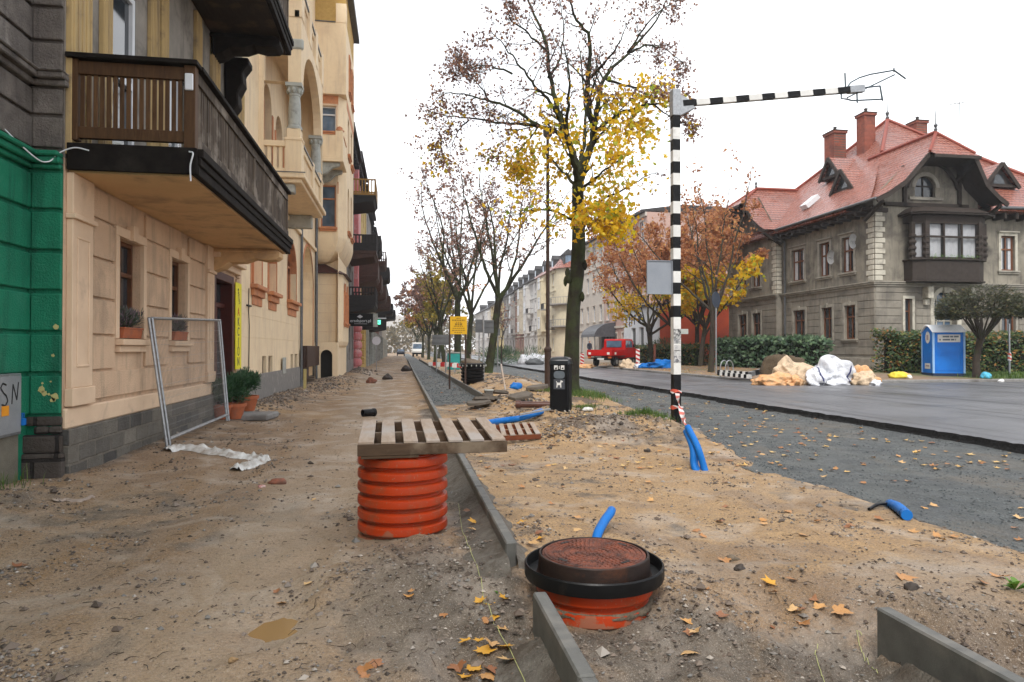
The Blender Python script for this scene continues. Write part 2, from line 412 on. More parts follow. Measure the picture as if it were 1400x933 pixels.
def verge_mat():
    t = NT('verge soil'); at = t.node('ShaderNodeVertexColor', layer_name='mask'); sp = t.node('ShaderNodeSeparateColor'); t.link(at.outputs[0], sp.inputs[0])
    soil = t.mix(t.ramp(t.noise(2,7,.65), [(.35,0),(.65,1)]), (.17,.125,.09), (.27,.21,.16))
    lit = t.ramp(t.noise(22,3,.6), [(.5,0),(.6,.8)])
    soil = t.mix(lit, soil, t.mix(t.noise(30,2), (.30,.10,.03), (.32,.19,.06)))
    grass = t.ramp(t.noise(30,4,.7), [(.3,(.035,.075,.012)),(.7,(.11,.17,.03))])
    c = t.mix(sp.outputs[0], soil, grass)
    c = t.mix(sp.outputs[1], c, t.ramp(t.noise(9,5), [(.3,(.2,.19,.18)),(.7,(.30,.29,.27))]))
    return t.out(c, .85, 0, t.bump(t.noise(25,5,.7), .8, .04))
GROUND, GRAVEL, ASPH, VERGE = ground_mat(), gravel_mat(), asphalt_mat(), verge_mat()
ASPHE = mk('broken asphalt edge', (.022,.021,.021), (.010,.010,.010), 18, .9, 0, .9, 30, .03, spec=.15)
xs = [-1500,-400,-100,-40,-15,-8,-6,-5,-4.5]+list(np.arange(-4.3,6.2,.05))+list(np.arange(6.2,9.2,.3))+[9.3,12,16,22,30,50,90,200,500,1500]
ys = [-300,-60,-20,-6,-1]+geo(0.5,70,.045,1.0088)+[75,82,90,100,115,130,150,180,220,280,400,700,1500]
grid_mesh('ground', xs, ys, H, GROUND, mask)
gy = geo(1.0, 60, .07, 1.014)+[70,90,120,160,220]
def gx(y):
    e = xl(y)-.25; return [e+(9.35-e)*i/46 for i in range(47)]
grid_mesh('gravel_strip', [gx(y) for y in gy], gy, GZ, GRAVEL)
py_ = geo(19.3, 60, .12, 1.012)+[70,90,120,160,220]
grid_mesh('path', list(np.linspace(.78,2.52,18)), py_, PZ, GRAVEL)
# asphalt with a broken vertical edge
def road():
    mb = MB()
    def edge(y): return 9.22+.10*noise.noise(Vector((y*.6,1,0)))+.07*noise.noise(Vector((y*2.6,2,0)))+.035*noise.noise(Vector((y*9,3,0)))
    def strip(ys, kf, n):
        b = len(mb.v)
        for y in ys:
            e, k = edge(y), kf(y)
            for i in range(n+1):
                u = (i/n)**1.5; x = e+(k-e)*u
                mb.v.append((x, y, .17+.04*sm(9.2,15,x)+(.006*noise.noise(Vector((x,y,0))))-(.02*max(0,noise.noise(Vector((y*7,0,4)))) if i == 0 else 0)))
            mb.v.append((e-.02-.05*abs(noise.noise(Vector((y*5,9,1)))), y, .08)); mb.v.append((e-.10-.30*abs(noise.noise(Vector((y*4,9,7)))), y, -.06))
        w = n+3
        for j in range(len(ys)-1):
            for i in range(n): mb.f.append([b+j*w+i, b+j*w+i+1, b+(j+1)*w+i+1, b+(j+1)*w+i]); mb.mi.append(0)
            mb.f.append([b+j*w, b+(j+1)*w, b+(j+1)*w+n+1, b+j*w+n+1]); mb.mi.append(1)
            mb.f.append([b+j*w+n+1, b+(j+1)*w+n+1, b+(j+1)*w+n+2, b+j*w+n+2]); mb.mi.append(1)
    strip([-40,-10,0]+list(np.arange(2,25.01,.12)), lambda y: 80, 24)
    strip(list(np.arange(25,60,.15))+[70,90,120,160,220,300], K, 10)
    o = mb.build('road', [ASPH, ASPHE], smooth=False); o['kind'] = 'structure'
road()
vy = list(np.arange(25,28.6,.12))+geo(29,60,.35,1.02)+[70,90,120,160,220,300,420]
def vmask(x, y, z):
    n = noise.noise(Vector((x*.5,y*.5,3)))
    g = 0
    if x > 24 and y < 33: g = sm(-.2,.1,n+.35)
    elif 14.5 < x < 22: g = .35*sm(.0,.3,n)
    if x > 45: g = .9
    pv = sm(.0,.1,n)*.6 if 60 < y and x < 24 else 0
    if y < 29 and x < 24.3: g *= .2
    return (g, pv, 0, 1)
VX = [0,.012,.03,.05,.08,.11,.15,.2,.26,.33,.42,.52,.65,.8,1]
grid_mesh('verge', [[K(y)+.14+(110-K(y))*u for u in VX] for y in vy], vy, VZ, VERGE, vmask)
# far kerb
CONC = mk('concrete', (.27,.26,.245), (.18,.17,.16), 6, .75, stain=(.11,.10,.09), bump=.3, bscale=60)
KERBM = mk('kerb concrete', (.135,.132,.120), (.090,.088,.080), 9, .5, stain=(.185,.17,.148), samt=(.55,.75), sscale=2.5, bump=.35, bscale=120, bdist=.004)
def far_kerb():
    line = [(K(y), y) for y in [300,160,90,60,45,36,30]]+[(K(y), y) for y in np.arange(28.5,24.99,-.12)]+[(18.05,25),(24,25),(40,25),(90,25)]
    mb = MB(); b = 0; rows = []
    for i, (x, y) in enumerate(line):
        a = Vector(line[max(i-1,0)]); c = Vector(line[min(i+1,len(line)-1)]); d = (c-a).normalized(); n = Vector((-d.y, d.x))
        if n.dot(Vector((1,.8))) < 0: n = -n
        z = .15
        for off, zz in ((-.01,.05),(-.01,.30),(.02,.325),(.16,.325),(.16,.1)): mb.v.append((x+n.x*off, y+n.y*off, zz))
    for i in range(len(line)-1):
        for k in range(4): mb.f.append([i*5+k, i*5+k+1, (i+1)*5+k+1, (i+1)*5+k]); mb.mi.append(0)
    o = mb.build('kerb', CONC); o['kind'] = 'structure'
far_kerb()
# kerb stones, one object each
def kerb_stone(name, w=.08, L=1.0, h=.36):
    mb = MB(); mb.box(0,0,-.30,w,L,.23)
    return mb.build(name, KERBM, bevel=.010, recalc=True)
k0 = kerb_stone('kerb_stone'); KS = []
tag(k0, 'grey concrete kerb stone whose end stands free beside the black ringed manhole shaft', 'kerb stone', 'concrete kerb stones set on edge'); k0.location = (.735, 4.79, 0)
y = 4.79+1.006; i = 0
while y < 95:
    k = k0.copy(); COL.objects.link(k); k.location = (.735+random.uniform(-.004,.004)+.00002*(y-5)**2, y, random.uniform(-.004,.004)); k.rotation_euler = (0,0,random.uniform(-.004,.004))
    k['label'] = 'grey kerb stone in the long row along the muddy track behind the pallet'; y += 1.006; i += 1
y = 20.7
while y < 95:
    k = k0.copy(); COL.objects.link(k); k.location = (2.46+random.uniform(-.004,.004), y, random.uniform(-.004,.004)-.02)
    k['label'] = 'grey kerb stone in the far row right of the crushed stone path'; y += 1.006
for (x, y, z, lab) in ((.735,2.795,0,'grey concrete kerb stone standing in front of the black ringed manhole shaft'),(.735,1.79,-.005,'grey concrete kerb stone running out of the bottom of the photo by the twine'),
                    (2.49,2.28,0,'grey kerb stone with free end at the lower right corner beside the dug pit'),(2.488,1.27,-.004,'grey concrete kerb stone running out of the lower right corner')):
    k = k0.copy(); COL.objects.link(k); k.location = (x, y, z); k['label'] = lab
    if x > 2 or y < 2: k.rotation_euler = (0,0,0)

# lean concrete bedding of the kerbs
BEDM = mk('lean concrete', (.175,.155,.128), (.105,.09,.073), 14, .7, 0, 1.0, 55, .02, stain=(.085,.065,.047), sscale=4, samt=(.48,.64))
def bedding(name, x0, sgn, ya, yb, w, z0):
    ys = np.arange(ya, yb, .045); n = 9; v = []
    for y in ys:
        ww = w*(1+.35*noise.noise(Vector((y*1.7,x0,1)))+.15*noise.noise(Vector((y*6,x0,3))))
        e = min(1,(y-ya)/.15,(yb-y)/.15)
        for i in range(n):
            u = i/(n-1); x = x0+sgn*ww*u
            z = H(x0+sgn*w,y,False)-.03+(z0-H(x0+sgn*w,y,False)+.03)*(1-u)**1.25*e+.022*u*noise.noise(Vector((x*6,y*3.5,5)))+.011*noise.noise(Vector((x*14,y*9,2)))+.007*noise.noise(Vector((x*34,y*28,2)))
            v.append((x,y,z))
    f = [(j*n+i,j*n+i+1,(j+1)*n+i+1,(j+1)*n+i) for j in range(len(ys)-1) for i in range(n-1)]
    me = bpy.data.meshes.new(name); me.from_pydata(v,[],f); me.materials.append(BEDM); me.polygons.foreach_set('use_smooth',[True]*len(f)); o = bpy.data.objects.new(name,me); COL.objects.link(o); o['kind'] = 'structure'
bedding('kerb_bedding', .74, -1, 4.5, 14, .34, .15); bedding('kerb_bedding', .74, -1, .9, 3.75, .34, .07); bedding('kerb_bedding', .81, 1, 4.6, 12, .22, .14); bedding('kerb_bedding', 2.495, -1, .9, 3.2, .36, .05)
# ------------------------------------------------------------------ foreground things
def plastic(name, c, rough=.45, dirt=(.16,.10,.06), amt=(.55,.75), sc=5, bump=.1, zd=False):
    t = NT(name); col = t.mix(t.ramp(t.noise(sc,7,.65,dist=.4), [(amt[0],0),(amt[1],.8)]), c, dirt)
    z = t.xyz()[2]
    col = t.mix(t.ramp(t.noise(3,6,.65), [(.3,0),(.8,.35)]), col, tuple(k*.45 for k in c[:3]))
    if zd: col = t.mix(t.ramp(t.math('ADD', z, t.math('MULTIPLY', t.math('SUBTRACT', t.noise(5,7,.7), .5), .55)), [(-.0,.6),(.03,0)]), col, (.20,.14,.09)); col = t.mix(t.ramp(t.noise(1.5,6,.7,vec=t.vmap((5,5,.7))), [(.58,0),(.72,.3)]), col, (.20,.09,.045)); col = t.mix(t.ramp(t.noise(55,3,.6), [(.62,0),(.68,.5)]), col, (.24,.17,.11))
    return t.out(col, t.ramp(t.noise(9,5), [(.3,rough*.8),(.7,min(1,rough*1.5))]), 0, t.bump(t.noise(30,4), bump, .01), .22)
ORANGE = plastic('orange plastic', (.42,.042,.008), .36, (.17,.085,.045), (.52,.74), 6, zd=True)
BLACKP = plastic('black plastic', (.007,.007,.0075), .4, (.06,.045,.033), (.62,.9))
BLUEP = plastic('blue plastic', (.008,.15,.50), .45, (.10,.11,.14), (.6,.85))
RUST = mk('rusty cast iron', (.24,.075,.042), (.075,.030,.022), 14, .6, .3, .5, 60, .008, stain=(.030,.022,.02), sscale=7)
RUSTD = mk('dark cast iron', (.035,.020,.015), (.015,.011,.010), 8, .55, .2, .4, 50, .006, stain=(.10,.035,.015), sscale=5, samt=(.55,.75))
MUD = mk('wet mud', (.20,.155,.11), (.10,.075,.05), 20, .7, 0, .9, 60, .02)
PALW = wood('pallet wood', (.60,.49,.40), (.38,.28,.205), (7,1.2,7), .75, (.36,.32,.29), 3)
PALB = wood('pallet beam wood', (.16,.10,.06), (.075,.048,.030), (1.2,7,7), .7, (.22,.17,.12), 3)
PALO = wood('reddish pallet board', (.30,.085,.03), (.16,.05,.025), (1.2,7,7), .7, None, 3)
GALV = mk('galvanised steel', (.42,.43,.44), (.27,.28,.29), 20, .42, .7, .15, 60, .004, stain=(.16,.10,.06), sscale=6, samt=(.62,.8))
BLACKM = mk('black paint', (.006,.006,.0065), (.012,.012,.013), 8, .42, 0, .1, 60, .003, spec=.15)
WHITEM = mk('white paint', (.74,.73,.70), (.60,.59,.56), 5, .5, 0, .08, 60, .003, stain=(.30,.27,.23), sscale=4, samt=(.62,.85))

def corrugated(name, c, r, z0, z1, n, first=0):
    mb = MB(); p = []; h = (z1-z0)/n
    for i in range(n):
        a = z0+i*h; p += [(r-.046,a+.004),(r-.044,a+.016),(r-.006,a+.028),(r,a+.036),(r+.001,a+h*.55),(r-.003,a+h*.80),(r-.012,a+h*.86),(r-.044,a+h*.93)]
    p += [(r-.036,z1),(r-.055,z1),(r-.055,z0)]
    mb.lathe((0,0,0), p, 72, (False, False)); return mb
c1 = Vector((.02,5.97,0)); c1.z = H(c1.x,c1.y)
mb = corrugated('p', None, .382, -.10, .712-c1.z, 7)
o = mb.build('drain_pipe', ORANGE, smooth=28); o.location = c1
tag(o, 'tall orange corrugated drain pipe standing upright under a wooden pallet', 'drain pipe')
# pallet on the pipe
def pallet(name, label, W_, D_, n, pw, mats, beamh=.095, group='wooden pallets lying on the site'):
    root = thing(name, label, 'pallet', (0,0,0), group, local=True)
    for i in range(n):
        x = (W_-pw)*i/(n-1); mb = MB(); j = random.uniform(-.008,.008)
        mb.box(x, j-.004, beamh, x+pw+random.uniform(-.008,.006), D_+j, beamh+.022); mb.build('plank', mats[0], root, bevel=.003, recalc=True)
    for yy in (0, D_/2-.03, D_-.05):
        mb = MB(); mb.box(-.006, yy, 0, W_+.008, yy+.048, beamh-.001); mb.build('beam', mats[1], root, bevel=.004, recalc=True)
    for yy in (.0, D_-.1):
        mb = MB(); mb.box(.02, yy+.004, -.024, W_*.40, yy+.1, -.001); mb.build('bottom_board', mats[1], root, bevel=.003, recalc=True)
    return root
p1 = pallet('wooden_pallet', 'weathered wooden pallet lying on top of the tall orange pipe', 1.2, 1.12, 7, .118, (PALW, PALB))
p1.location = (-.335, 5.585, .737); p1.rotation_euler = (R(3.2), R(-.3), R(1.0))
g = gph(722, 606)
p2 = pallet('wooden_pallet', 'smaller wooden pallet with a reddish edge lying on the sand beside the blue hose', .95, 1.25, 7, .085, (PALW, PALO), .085)
p2.location = gph(691,607)+Vector((-.35,0,.04)); p2.rotation_euler = (R(2.5), R(-2.5), R(-6))
# black pipe ends lying just behind the big pallet
pb = gph(517,575); mb = MB(); pr = [(0.085,0),(.085,.32),(.070,.32),(.070,.02)]
mb.lathe((0,0,0), [(.075,.0),(.095,.01),(.095,.07),(.085,.08),(.085,.35),(.07,.35),(.07,.02)], 20, (False,True))
o = mb.build('pipe_offcut', BLACKP, smooth=35); o.location = pb+Vector((-.1,1.0,.1)); o.rotation_euler = (R(-90+180),0,R(-55)); tag(o,'short black plastic pipe offcut lying on the track behind the big pallet','pipe')

# second shaft: pipe, black ring, cast iron cover
c2 = Vector((1.205, 4.19, -.02))
root = thing('drain_shaft', 'short orange shaft pipe with caked mud carrying the black ring and iron cover', 'drain shaft', c2, local=True)
mb = corrugated('p', None, .365, -.155, .20, 3); o = mb.build('pipe_wall', ORANGE, root, smooth=28)
mb = MB(); n = 90
prof = []
for j in range(n):
    t = 2*math.pi*j/n; k = noise.noise(Vector((math.cos(t)*2.5,math.sin(t)*2.5,1))); k2 = noise.noise(Vector((math.cos(t)*9,math.sin(t)*9,5)))
    a = max(0, .3+k*1.2+.5*math.sin(t-2.2-math.pi)+k2*.5)
    prof.append([( .330,.062),(.345+.018*min(1,a),.071+.004*a),(.352+.018*min(1,a),.062),(.368+.010*min(1,a) if a>.1 else .34,.045-.012*max(0,k2)-.012*a),(.34,.030)])
for j in range(n):
    t = 2*math.pi*j/n
    for r_, z_ in prof[j]: mb.v.append((r_*math.cos(t), r_*math.sin(t), z_+.004*k2))
for j in range(n):
    for i in range(4): mb.f.append([j*5+i, j*5+i+1, ((j+1)%n)*5+i+1, ((j+1)%n)*5+i]); mb.mi.append(0)
mb.build('caked_mud', MUD, root, smooth='all')
mb = MB(); mb.lathe((0,0,0), [(.36,.195),(.405,.185),(.432,.195),(.437,.21),(.437,.272),(.431,.281),(.424,.279),(.419,.262),(.417,.215),(.36,.21)], 80, (False,False))
o = mb.build('shaft_ring', BLACKP, smooth=30); o.location = c2; tag(o, 'wide black plastic ring lying round the shaft under the iron cover', 'ring')
root = thing('manhole_cover', 'round rusty cast iron manhole cover with radial studs in its dark frame', 'manhole cover', c2, local=True)
mb = MB(); mb.lathe((0,0,0), [(.362,.212),(.352,.225),(.346,.33),(.342,.336),(.334,.336),(.330,.325),(.330,.22)], 72, (True,False)); mb.build('cover_frame', RUSTD, root, smooth=30)
mb = MB(); mb.lathe((0,0,0), [(.325,.29),(.325,.328),(.318,.331),(.0005,.331)], 72, (True,True))
for k in range(8):
    r_ = .035+.035*k; nn = max(8, int(2*math.pi*r_/.030))
    for j in range(nn):
        t = 2*math.pi*(j+.5*(k%2))/nn; 
        if k > 5 and min(abs((t-R(45)+math.pi) % (math.pi/2) - 0), 9) < .10: continue
        u = Vector((math.cos(t), math.sin(t), 0)); w_ = Vector((-u.y,u.x,0)); a = .013; b_ = min(.0105, 2*math.pi*r_/nn*.36); z0 = Vector((0,0,.330)); z1 = Vector((0,0,.3365))
        q = u*r_
        P = [q-u*a-w_*b_, q+u*a-w_*b_, q+u*a+w_*b_, q-u*a+w_*b_]; P2 = [q-u*a*.75-w_*b_*.7, q+u*a*.75-w_*b_*.7, q+u*a*.75+w_*b_*.7, q-u*a*.75+w_*b_*.7]
        mb.add([p+z0 for p in P]+[p+z1 for p in P2], [(4,5,6,7),(0,1,5,4),(1,2,6,5),(2,3,7,6),(3,0,4,7)])
mb.lathe((0,0,0), [(.300,.331),(.303,.3365),(.311,.3365),(.314,.331)], 72, (False,False))
mb.build('lid', RUST, root, smooth=30)
mb = MB()
for a in (30,120,210,300):
    t = R(a); u = Vector((math.cos(t),math.sin(t),0)); w_ = Vector((-u.y,u.x,0)); q = u*.265+Vector((0,0,.3375))
    mb.add([q-u*.011-w_*.035, q+u*.011-w_*.035, q+u*.011+w_*.035, q-u*.011+w_*.035], [(0,1,2,3)])
mb.build('lifting_slots', BLACKM, root)

# blue conduits
def hose(name, pts, r, mat, label, cat, group=None, ribs=False, n=12):
    pts = [Vector(p) for p in pts]
    # resample by Catmull-Rom
    q = []; P = [pts[0]*2-pts[1]]+pts+[pts[-1]*2-pts[-2]]
    for i in range(1, len(P)-2):
        for k in range(8):
            t = k/8; a,b,c,d = P[i-1],P[i],P[i+1],P[i+2]
            q.append(.5*((2*b)+(c-a)*t+(2*a-5*b+4*c-d)*t*t+(3*b-a-3*c+d)*t**3))
    q.append(pts[-1]); base = q[0].copy()
    rr = r
    if ribs: rr = [r*(1+.06*(i%2)) for i in range(len(q))]
    mb = MB(); mb.tube([p-base for p in q], rr, n)
    o = mb.build(name, mat, smooth=50); o.location = base
    return tag(o, label, cat, group)
b0 = gph(816,735); hose('conduit', [b0+Vector((-.05,-.10,-.12)), b0+Vector((0,0,.03)), atd(826,713,5.93), atd(834,702,6.05), atd(836,698,6.16)], .040, BLUEP, 'short blue conduit stub curving up out of the sand behind the iron cover', 'conduit')
for px, top, lab, dd in ((962,(940,584),'blue conduit leaning to the striped post, rightmost of the bundle and nearest',0),(952,(938,590),'blue conduit leaning to the striped post, leftmost of the bundle',.08),(957,(944,592),'blue conduit half hidden between the other two at the striped post',.16)):
    a = gph(px,643); hose('conduit', [a+Vector((.02,-.06,-.1)), a+Vector((0,dd,.05)), atd((px+top[0])/2+2,(top[1]+640)/2-2,9.2+dd), atd(top[0],top[1],9.55+dd)], .045, BLUEP, lab, 'conduit', 'blue conduits tied to the striped post')
hose('cable_sleeve', [gph(1217,694)+Vector((0,0,.05)), gph(1228,702)+Vector((0,0,.055)), gph(1240,712)+Vector((0,0,.05))], .05, BLUEP, 'ribbed blue cable sleeve lying at the edge of the crushed stone', 'cable sleeve', ribs=True)
_s = bpy.data.objects['cable_sleeve']; mb = MB(); _a, _b = gph(1217,694)+Vector((0,0,.05)), gph(1240,712)+Vector((0,0,.05))
for k in range(6): q = _a.lerp(_b,.08+k*.165); dq = (_b-_a).normalized()*.009; mb.tube([q-dq-_a,q+dq-_a], .0555, 14)
mb.build('rubber_rings', BLACKP, _s)
hose('cable', [gph(1188,699)+Vector((0,0,.015)), gph(1200,694)+Vector((0,0,.03)), gph(1216,694)+Vector((0,0,.05))], .016, BLACKP, 'black cable end coming out of the ribbed blue sleeve', 'cable')
hose('cable', [gph(948,573)+Vector((0,0,.02)), gph(975,588)+Vector((0,0,.02)), gph(1003,606)+Vector((0,0,.02))], .014, BLACKP, 'thin black cable lying on the crushed stone right of the striped post', 'cable')
hose('hose', [gph(664,583)+Vector((0,0,.06)), gph(690,580)+Vector((0,0,.08)), gph(712,575)+Vector((0,0,.11)), gph(741,574)+Vector((0,0,.12))], .065, BLUEP, 'blue corrugated hose lying on the sand behind the smaller pallet', 'hose', ribs=True)
mb = MB(); a, b = gph(710,580)+Vector((0,0,.2)), gph(752,578)+Vector((0,0,.22)); mb.bar(a, b, .07, .035); o = mb.build('steel_bar', GALV, loc=a); tag(o,'grey steel bar lying across the back of the smaller pallet','bar')

# yellow twine
TW = mk('twine', (.50,.50,.20), (.35,.36,.15), 20, .7, bump=0)
def lay(pts, dz=.01, seg=5):
    w = [gph(*p) for p in pts]; o = []
    for a, b in zip(w, w[1:]):
        for k in range(seg):
            q = a.lerp(b, k/seg); q.z = HG(q.x,q.y)+dz; o.append(q)
    o.append(w[-1]); return o
for pts, lab in (([(627,690),(632,728),(640,748),(652,775),(662,810),(676,855),(697,890),(720,938)],'yellow twine lying along the kerb line past the fallen leaves'),
                 ([(1128,938),(1122,915),(1114,898),(1118,889)],'short curl of yellow twine on grey soil, the left one by the corner kerb'),
                 ([(1200,935),(1190,910),(1178,892),(1171,876),(1178,870)],'loose curl of yellow twine touching the corner kerb')):
    q = lay(pts); mb = MB(); mb.tube(q, .0019, 5); o = mb.build('twine', TW, loc=q[0]); tag(o, lab, 'twine', 'yellow twine on the ground')

# puddle
PUD = NT('muddy water'); PUD = PUD.out((.27,.165,.070), .06, 0, None, .4)
def puddle():
    c = PUDC; mb = MB(); n = 90; v = []
    z = min(H(c.x+dx,c.y+dy) for dx in (-.04,0,.04) for dy in (-.08,0,.08))+.034
    for j in range(n):
        t = 2*math.pi*j/n; k = 1+.35*noise.noise(Vector((math.cos(t)*1.3,math.sin(t)*1.3,3)))
        k += .16*noise.noise(Vector((math.cos(t)*4,math.sin(t)*4,8))); v.append((c.x+(.17*math.cos(t)+.05*math.sin(t))*k, c.y+.34*math.sin(t)*k, z))
    mb.add(v, [list(range(n))]); o = mb.build('puddle', PUD, loc=(c.x,c.y,z)); o['kind'] = 'structure'
puddle()

# fence panels leaning on the facade
def fence_panel(off, label):
    A = onX(233,606,-3.52)+off; B = onX(313,572,-3.58)+off; A.z = H(A.x,A.y)+.03; B.z = H(B.x,B.y)+.03
    tA = onX(208,435,-3.80)+off; tB = onX(301,438,-3.83)+off
    # keep the panel straight: same length top and bottom
    root = thing('fence_panel', label, 'fence panel', A, 'site fence panels leaning together')
    fr = MB()
    for p, q in ((A,tA),(B,tB),(tA,tB),(A.lerp(tA,.06),B.lerp(tB,.06))): fr.tube([p,q], .021, 10)
    fr.build('frame', GALV, root, smooth=40)
    ms = MB(); nn = 62
    for i in range(1, nn): ms.tube([A.lerp(B,i/nn).lerp(tA.lerp(tB,i/nn),.06), tA.lerp(tB,i/nn)], .0011, 3, False)
    for i in range(1, 9): k = .06+.94*i/9; ms.tube([A.lerp(tA,k), B.lerp(tB,k)], .0012, 3, False)
    ms.build('wire_mesh', GALV, root)
fence_panel(Vector((0,0,0)), 'galvanised site fence panel leaning on the beige facade, nearest the track')
fence_panel(Vector((-.025,-.065,-.01)), 'galvanised site fence panel leaning on the beige facade, behind the front one')

# ---------------- lumps, cloth, plants
def lump(name, c, size, seed, mat, amp=.28, sub=4, freq=1.5, crease=.12, flat=True, rot=0, smooth=True, parent=None, tip=None):
    bm = bmesh.new(); bmesh.ops.create_icosphere(bm, subdivisions=sub, radius=1)
    s = Vector((seed*7.3, seed*3.1, seed*1.7))
    rg = random.Random(int(seed*1000)); DIRS = [(Vector((rg.gauss(0,1),rg.gauss(0,1),rg.gauss(0,.5))).normalized(),kf,am) for kf,am in ((2.4,.9),(3.4,.7),(5.2,.42),(8,.2))]
    for v in bm.verts:
        n = v.co.normalized(); k = 1+amp*noise.noise(n*freq+s)+.5*amp*noise.noise(n*freq*2.3+s)
        w_ = Vector((n.x*1.5+n.z*.6,n.y*1.5-n.x*.5,n.z*.55)); cr = abs(noise.noise(w_*freq*1.25+s*1.3)); cr2 = abs(noise.noise(w_*freq*2.8+s*.3))
        ph = 2.2*noise.noise(n*1.3+s*.7)
        for (q_,kf,am) in DIRS: k += crease*am*(.55-abs(math.sin(kf*n.dot(q_)+ph)))
        p = n*k; 
        if tip: p += Vector(tip)*max(0,n.z)**3
        if flat and p.z < -.3: p.z = -.3+(p.z+.3)*.12
        v.co = (p.x*size[0], p.y*size[1], (p.z+.33 if flat else p.z)*size[2])
    me = bpy.data.meshes.new(name); bm.to_mesh(me); bm.free(); me.materials.append(mat)
    if smooth: me.polygons.foreach_set('use_smooth', [True]*len(me.polygons))
    o = bpy.data.objects.new(name, me); COL.objects.link(o); o.location = c; o.rotation_euler = (0,0,rot)
    if parent: attach(o, parent)
    return o
def rock_mb(mb, c, r, rng, sq=.7):
    vs = [Vector((1,0,0)),Vector((0,1,0)),Vector((-1,0,0)),Vector((0,-1,0)),Vector((0,0,1)),Vector((0,0,-1)),Vector((.6,.6,.5)),Vector((-.6,.55,.5))]
    a = rng.random()*6.28; ca, sa = math.cos(a), math.sin(a)
    P = []
    for v in vs[:6]:
        k = r*(.65+.6*rng.random()); x, y_, z = v.x*k*(1+.4*rng.random()), v.y*k, v.z*k*sq
        P.append((c[0]+x*ca-y_*sa, c[1]+x*sa+y_*ca, c[2]+z+r*.2))
    mb.add(P, [(0,1,4),(1,2,4),(2,3,4),(3,0,4),(1,0,5),(2,1,5),(3,2,5),(0,3,5)])
STONE = NT('loose stones'); _g = STONE.node('ShaderNodeNewGeometry')
STONE = STONE.out(STONE.ramp(_g.outputs['Random Per Island'], [(0,(.045,.033,.024)),(.35,(.10,.07,.05)),(.65,(.20,.155,.12)),(.85,(.14,.135,.125)),(1,(.42,.36,.30))]), .75)
STONEG = NT('grey chippings'); _g = STONEG.node('ShaderNodeNewGeometry')
STONEG = STONEG.out(STONEG.ramp(_g.outputs['Random Per Island'], [(0,(.028,.032,.034)),(.6,(.075,.086,.088)),(1,(.15,.165,.165))]), .7)
def stones():
    rng = random.Random(3); mb = MB()
    n = 0
    while n < 23000:
        d = 2.2+13*rng.random()**1.7; px = rng.uniform(-30,1430); p = atd(px,477,d)
        x, y = p.x, p.y
        if x < -4.0 or x > xl(y)+.1: continue
        k = noise.noise(Vector((x*1.4,y*1.4,2)))+.4*noise.noise(Vector((x*4,y*4,2)))
        if abs(x-.62) < .3 or abs(x-3.4)<.7 and y < 4 or x < -3.3 and y < 8.5: k += .35
        if rng.random() > (.10+1.7*max(0,k-.05))*(1-.75*max(0,min(1,TRK(x,y)))): continue
        r = rng.choice([.0025,.003,.0035,.004,.005,.006,.008,.012])*(1+.06*d)*rng.uniform(.7,1.25)
        if rng.random() < .045: r *= 2.4
        rock_mb(mb, (x,y,H(x,y)), r, rng); n += 1
    # clods on the disturbed soil and rubble along the facades
    for cx, cy, sx, sy, num, r0 in ((3.6,15.2,1.0,1,700,.030),(4.0,12.6,1.1,.8,800,.026),(3.3,18.6,1.1,1.4,600,.04),(2.75,11.6,.45,.4,300,.022),(1.4,3.55,.6,.3,500,.010),(.05,4.9,.55,.7,700,.010),(-.15,3.4,.6,.6,350,.009),(2.1,3.1,.35,.5,350,.009),(3.5,2.9,.5,.5,260,.013),(3.4,3.9,.7,.5,200,.012),(-3.5,21,.55,4,1100,.030),(-3.1,31,.9,6,900,.04),(-2.6,43,.8,4,200,.07),(4.3,27,1.3,3,240,.06),(-4.0,6.3,.5,1.2,500,.012),(1.75,4.3,.25,.5,180,.010),(.2,4.5,.5,.9,200,.010),(3.0,12.0,.7,.6,120,.025)):
        for _ in range(num):
            x, y = rng.gauss(cx,sx*.6), rng.gauss(cy,sy*.6)
            if x < -3.98 or .72 < x < .83 or (y < 3.3 and 2.47 < x < 2.59) or math.hypot(x-1.2,y-4.19)<.37: continue
            rock_mb(mb, (x,y,HG(x,y)), r0*rng.uniform(.3,1.25)*(1 if rng.random()>.05 else 1.8), rng)
    o = mb.build('loose_stones', STONE, smooth=False); tag(o, 'small stones and clods of soil strewn over the bare ground', 'gravel', kind='stuff')
    mb = MB(); n = 0
    while n < 4200:
        d = 5+22*rng.random()**1.4; p = atd(rng.uniform(820,1430),477,d); x, y = p.x, p.y
        if x < xl(y)-.02 or x > 9.15: continue
        k = .4+noise.noise(Vector((x*.9,y*.9,7)))+.5*sm(8.4,9.1,x)+.6*(abs(x-xl(y))<.3)
        if rng.random() > k: continue
        rock_mb(mb, (x,y,max(GZ(x,y),H(x,y,False))), rng.uniform(.005,.012)*(1+.03*d), rng); n += 1
    for _ in range(1400):
        y = 20+30*rng.random()**1.6; x = rng.uniform(.85,2.45); rock_mb(mb, (x,y,PZ(x,y)), rng.uniform(.012,.03), rng)
    o = mb.build('stone_chippings', STONEG); tag(o, 'grey crushed stone chippings on the parking strip and the path', 'gravel', kind='stuff')
stones()
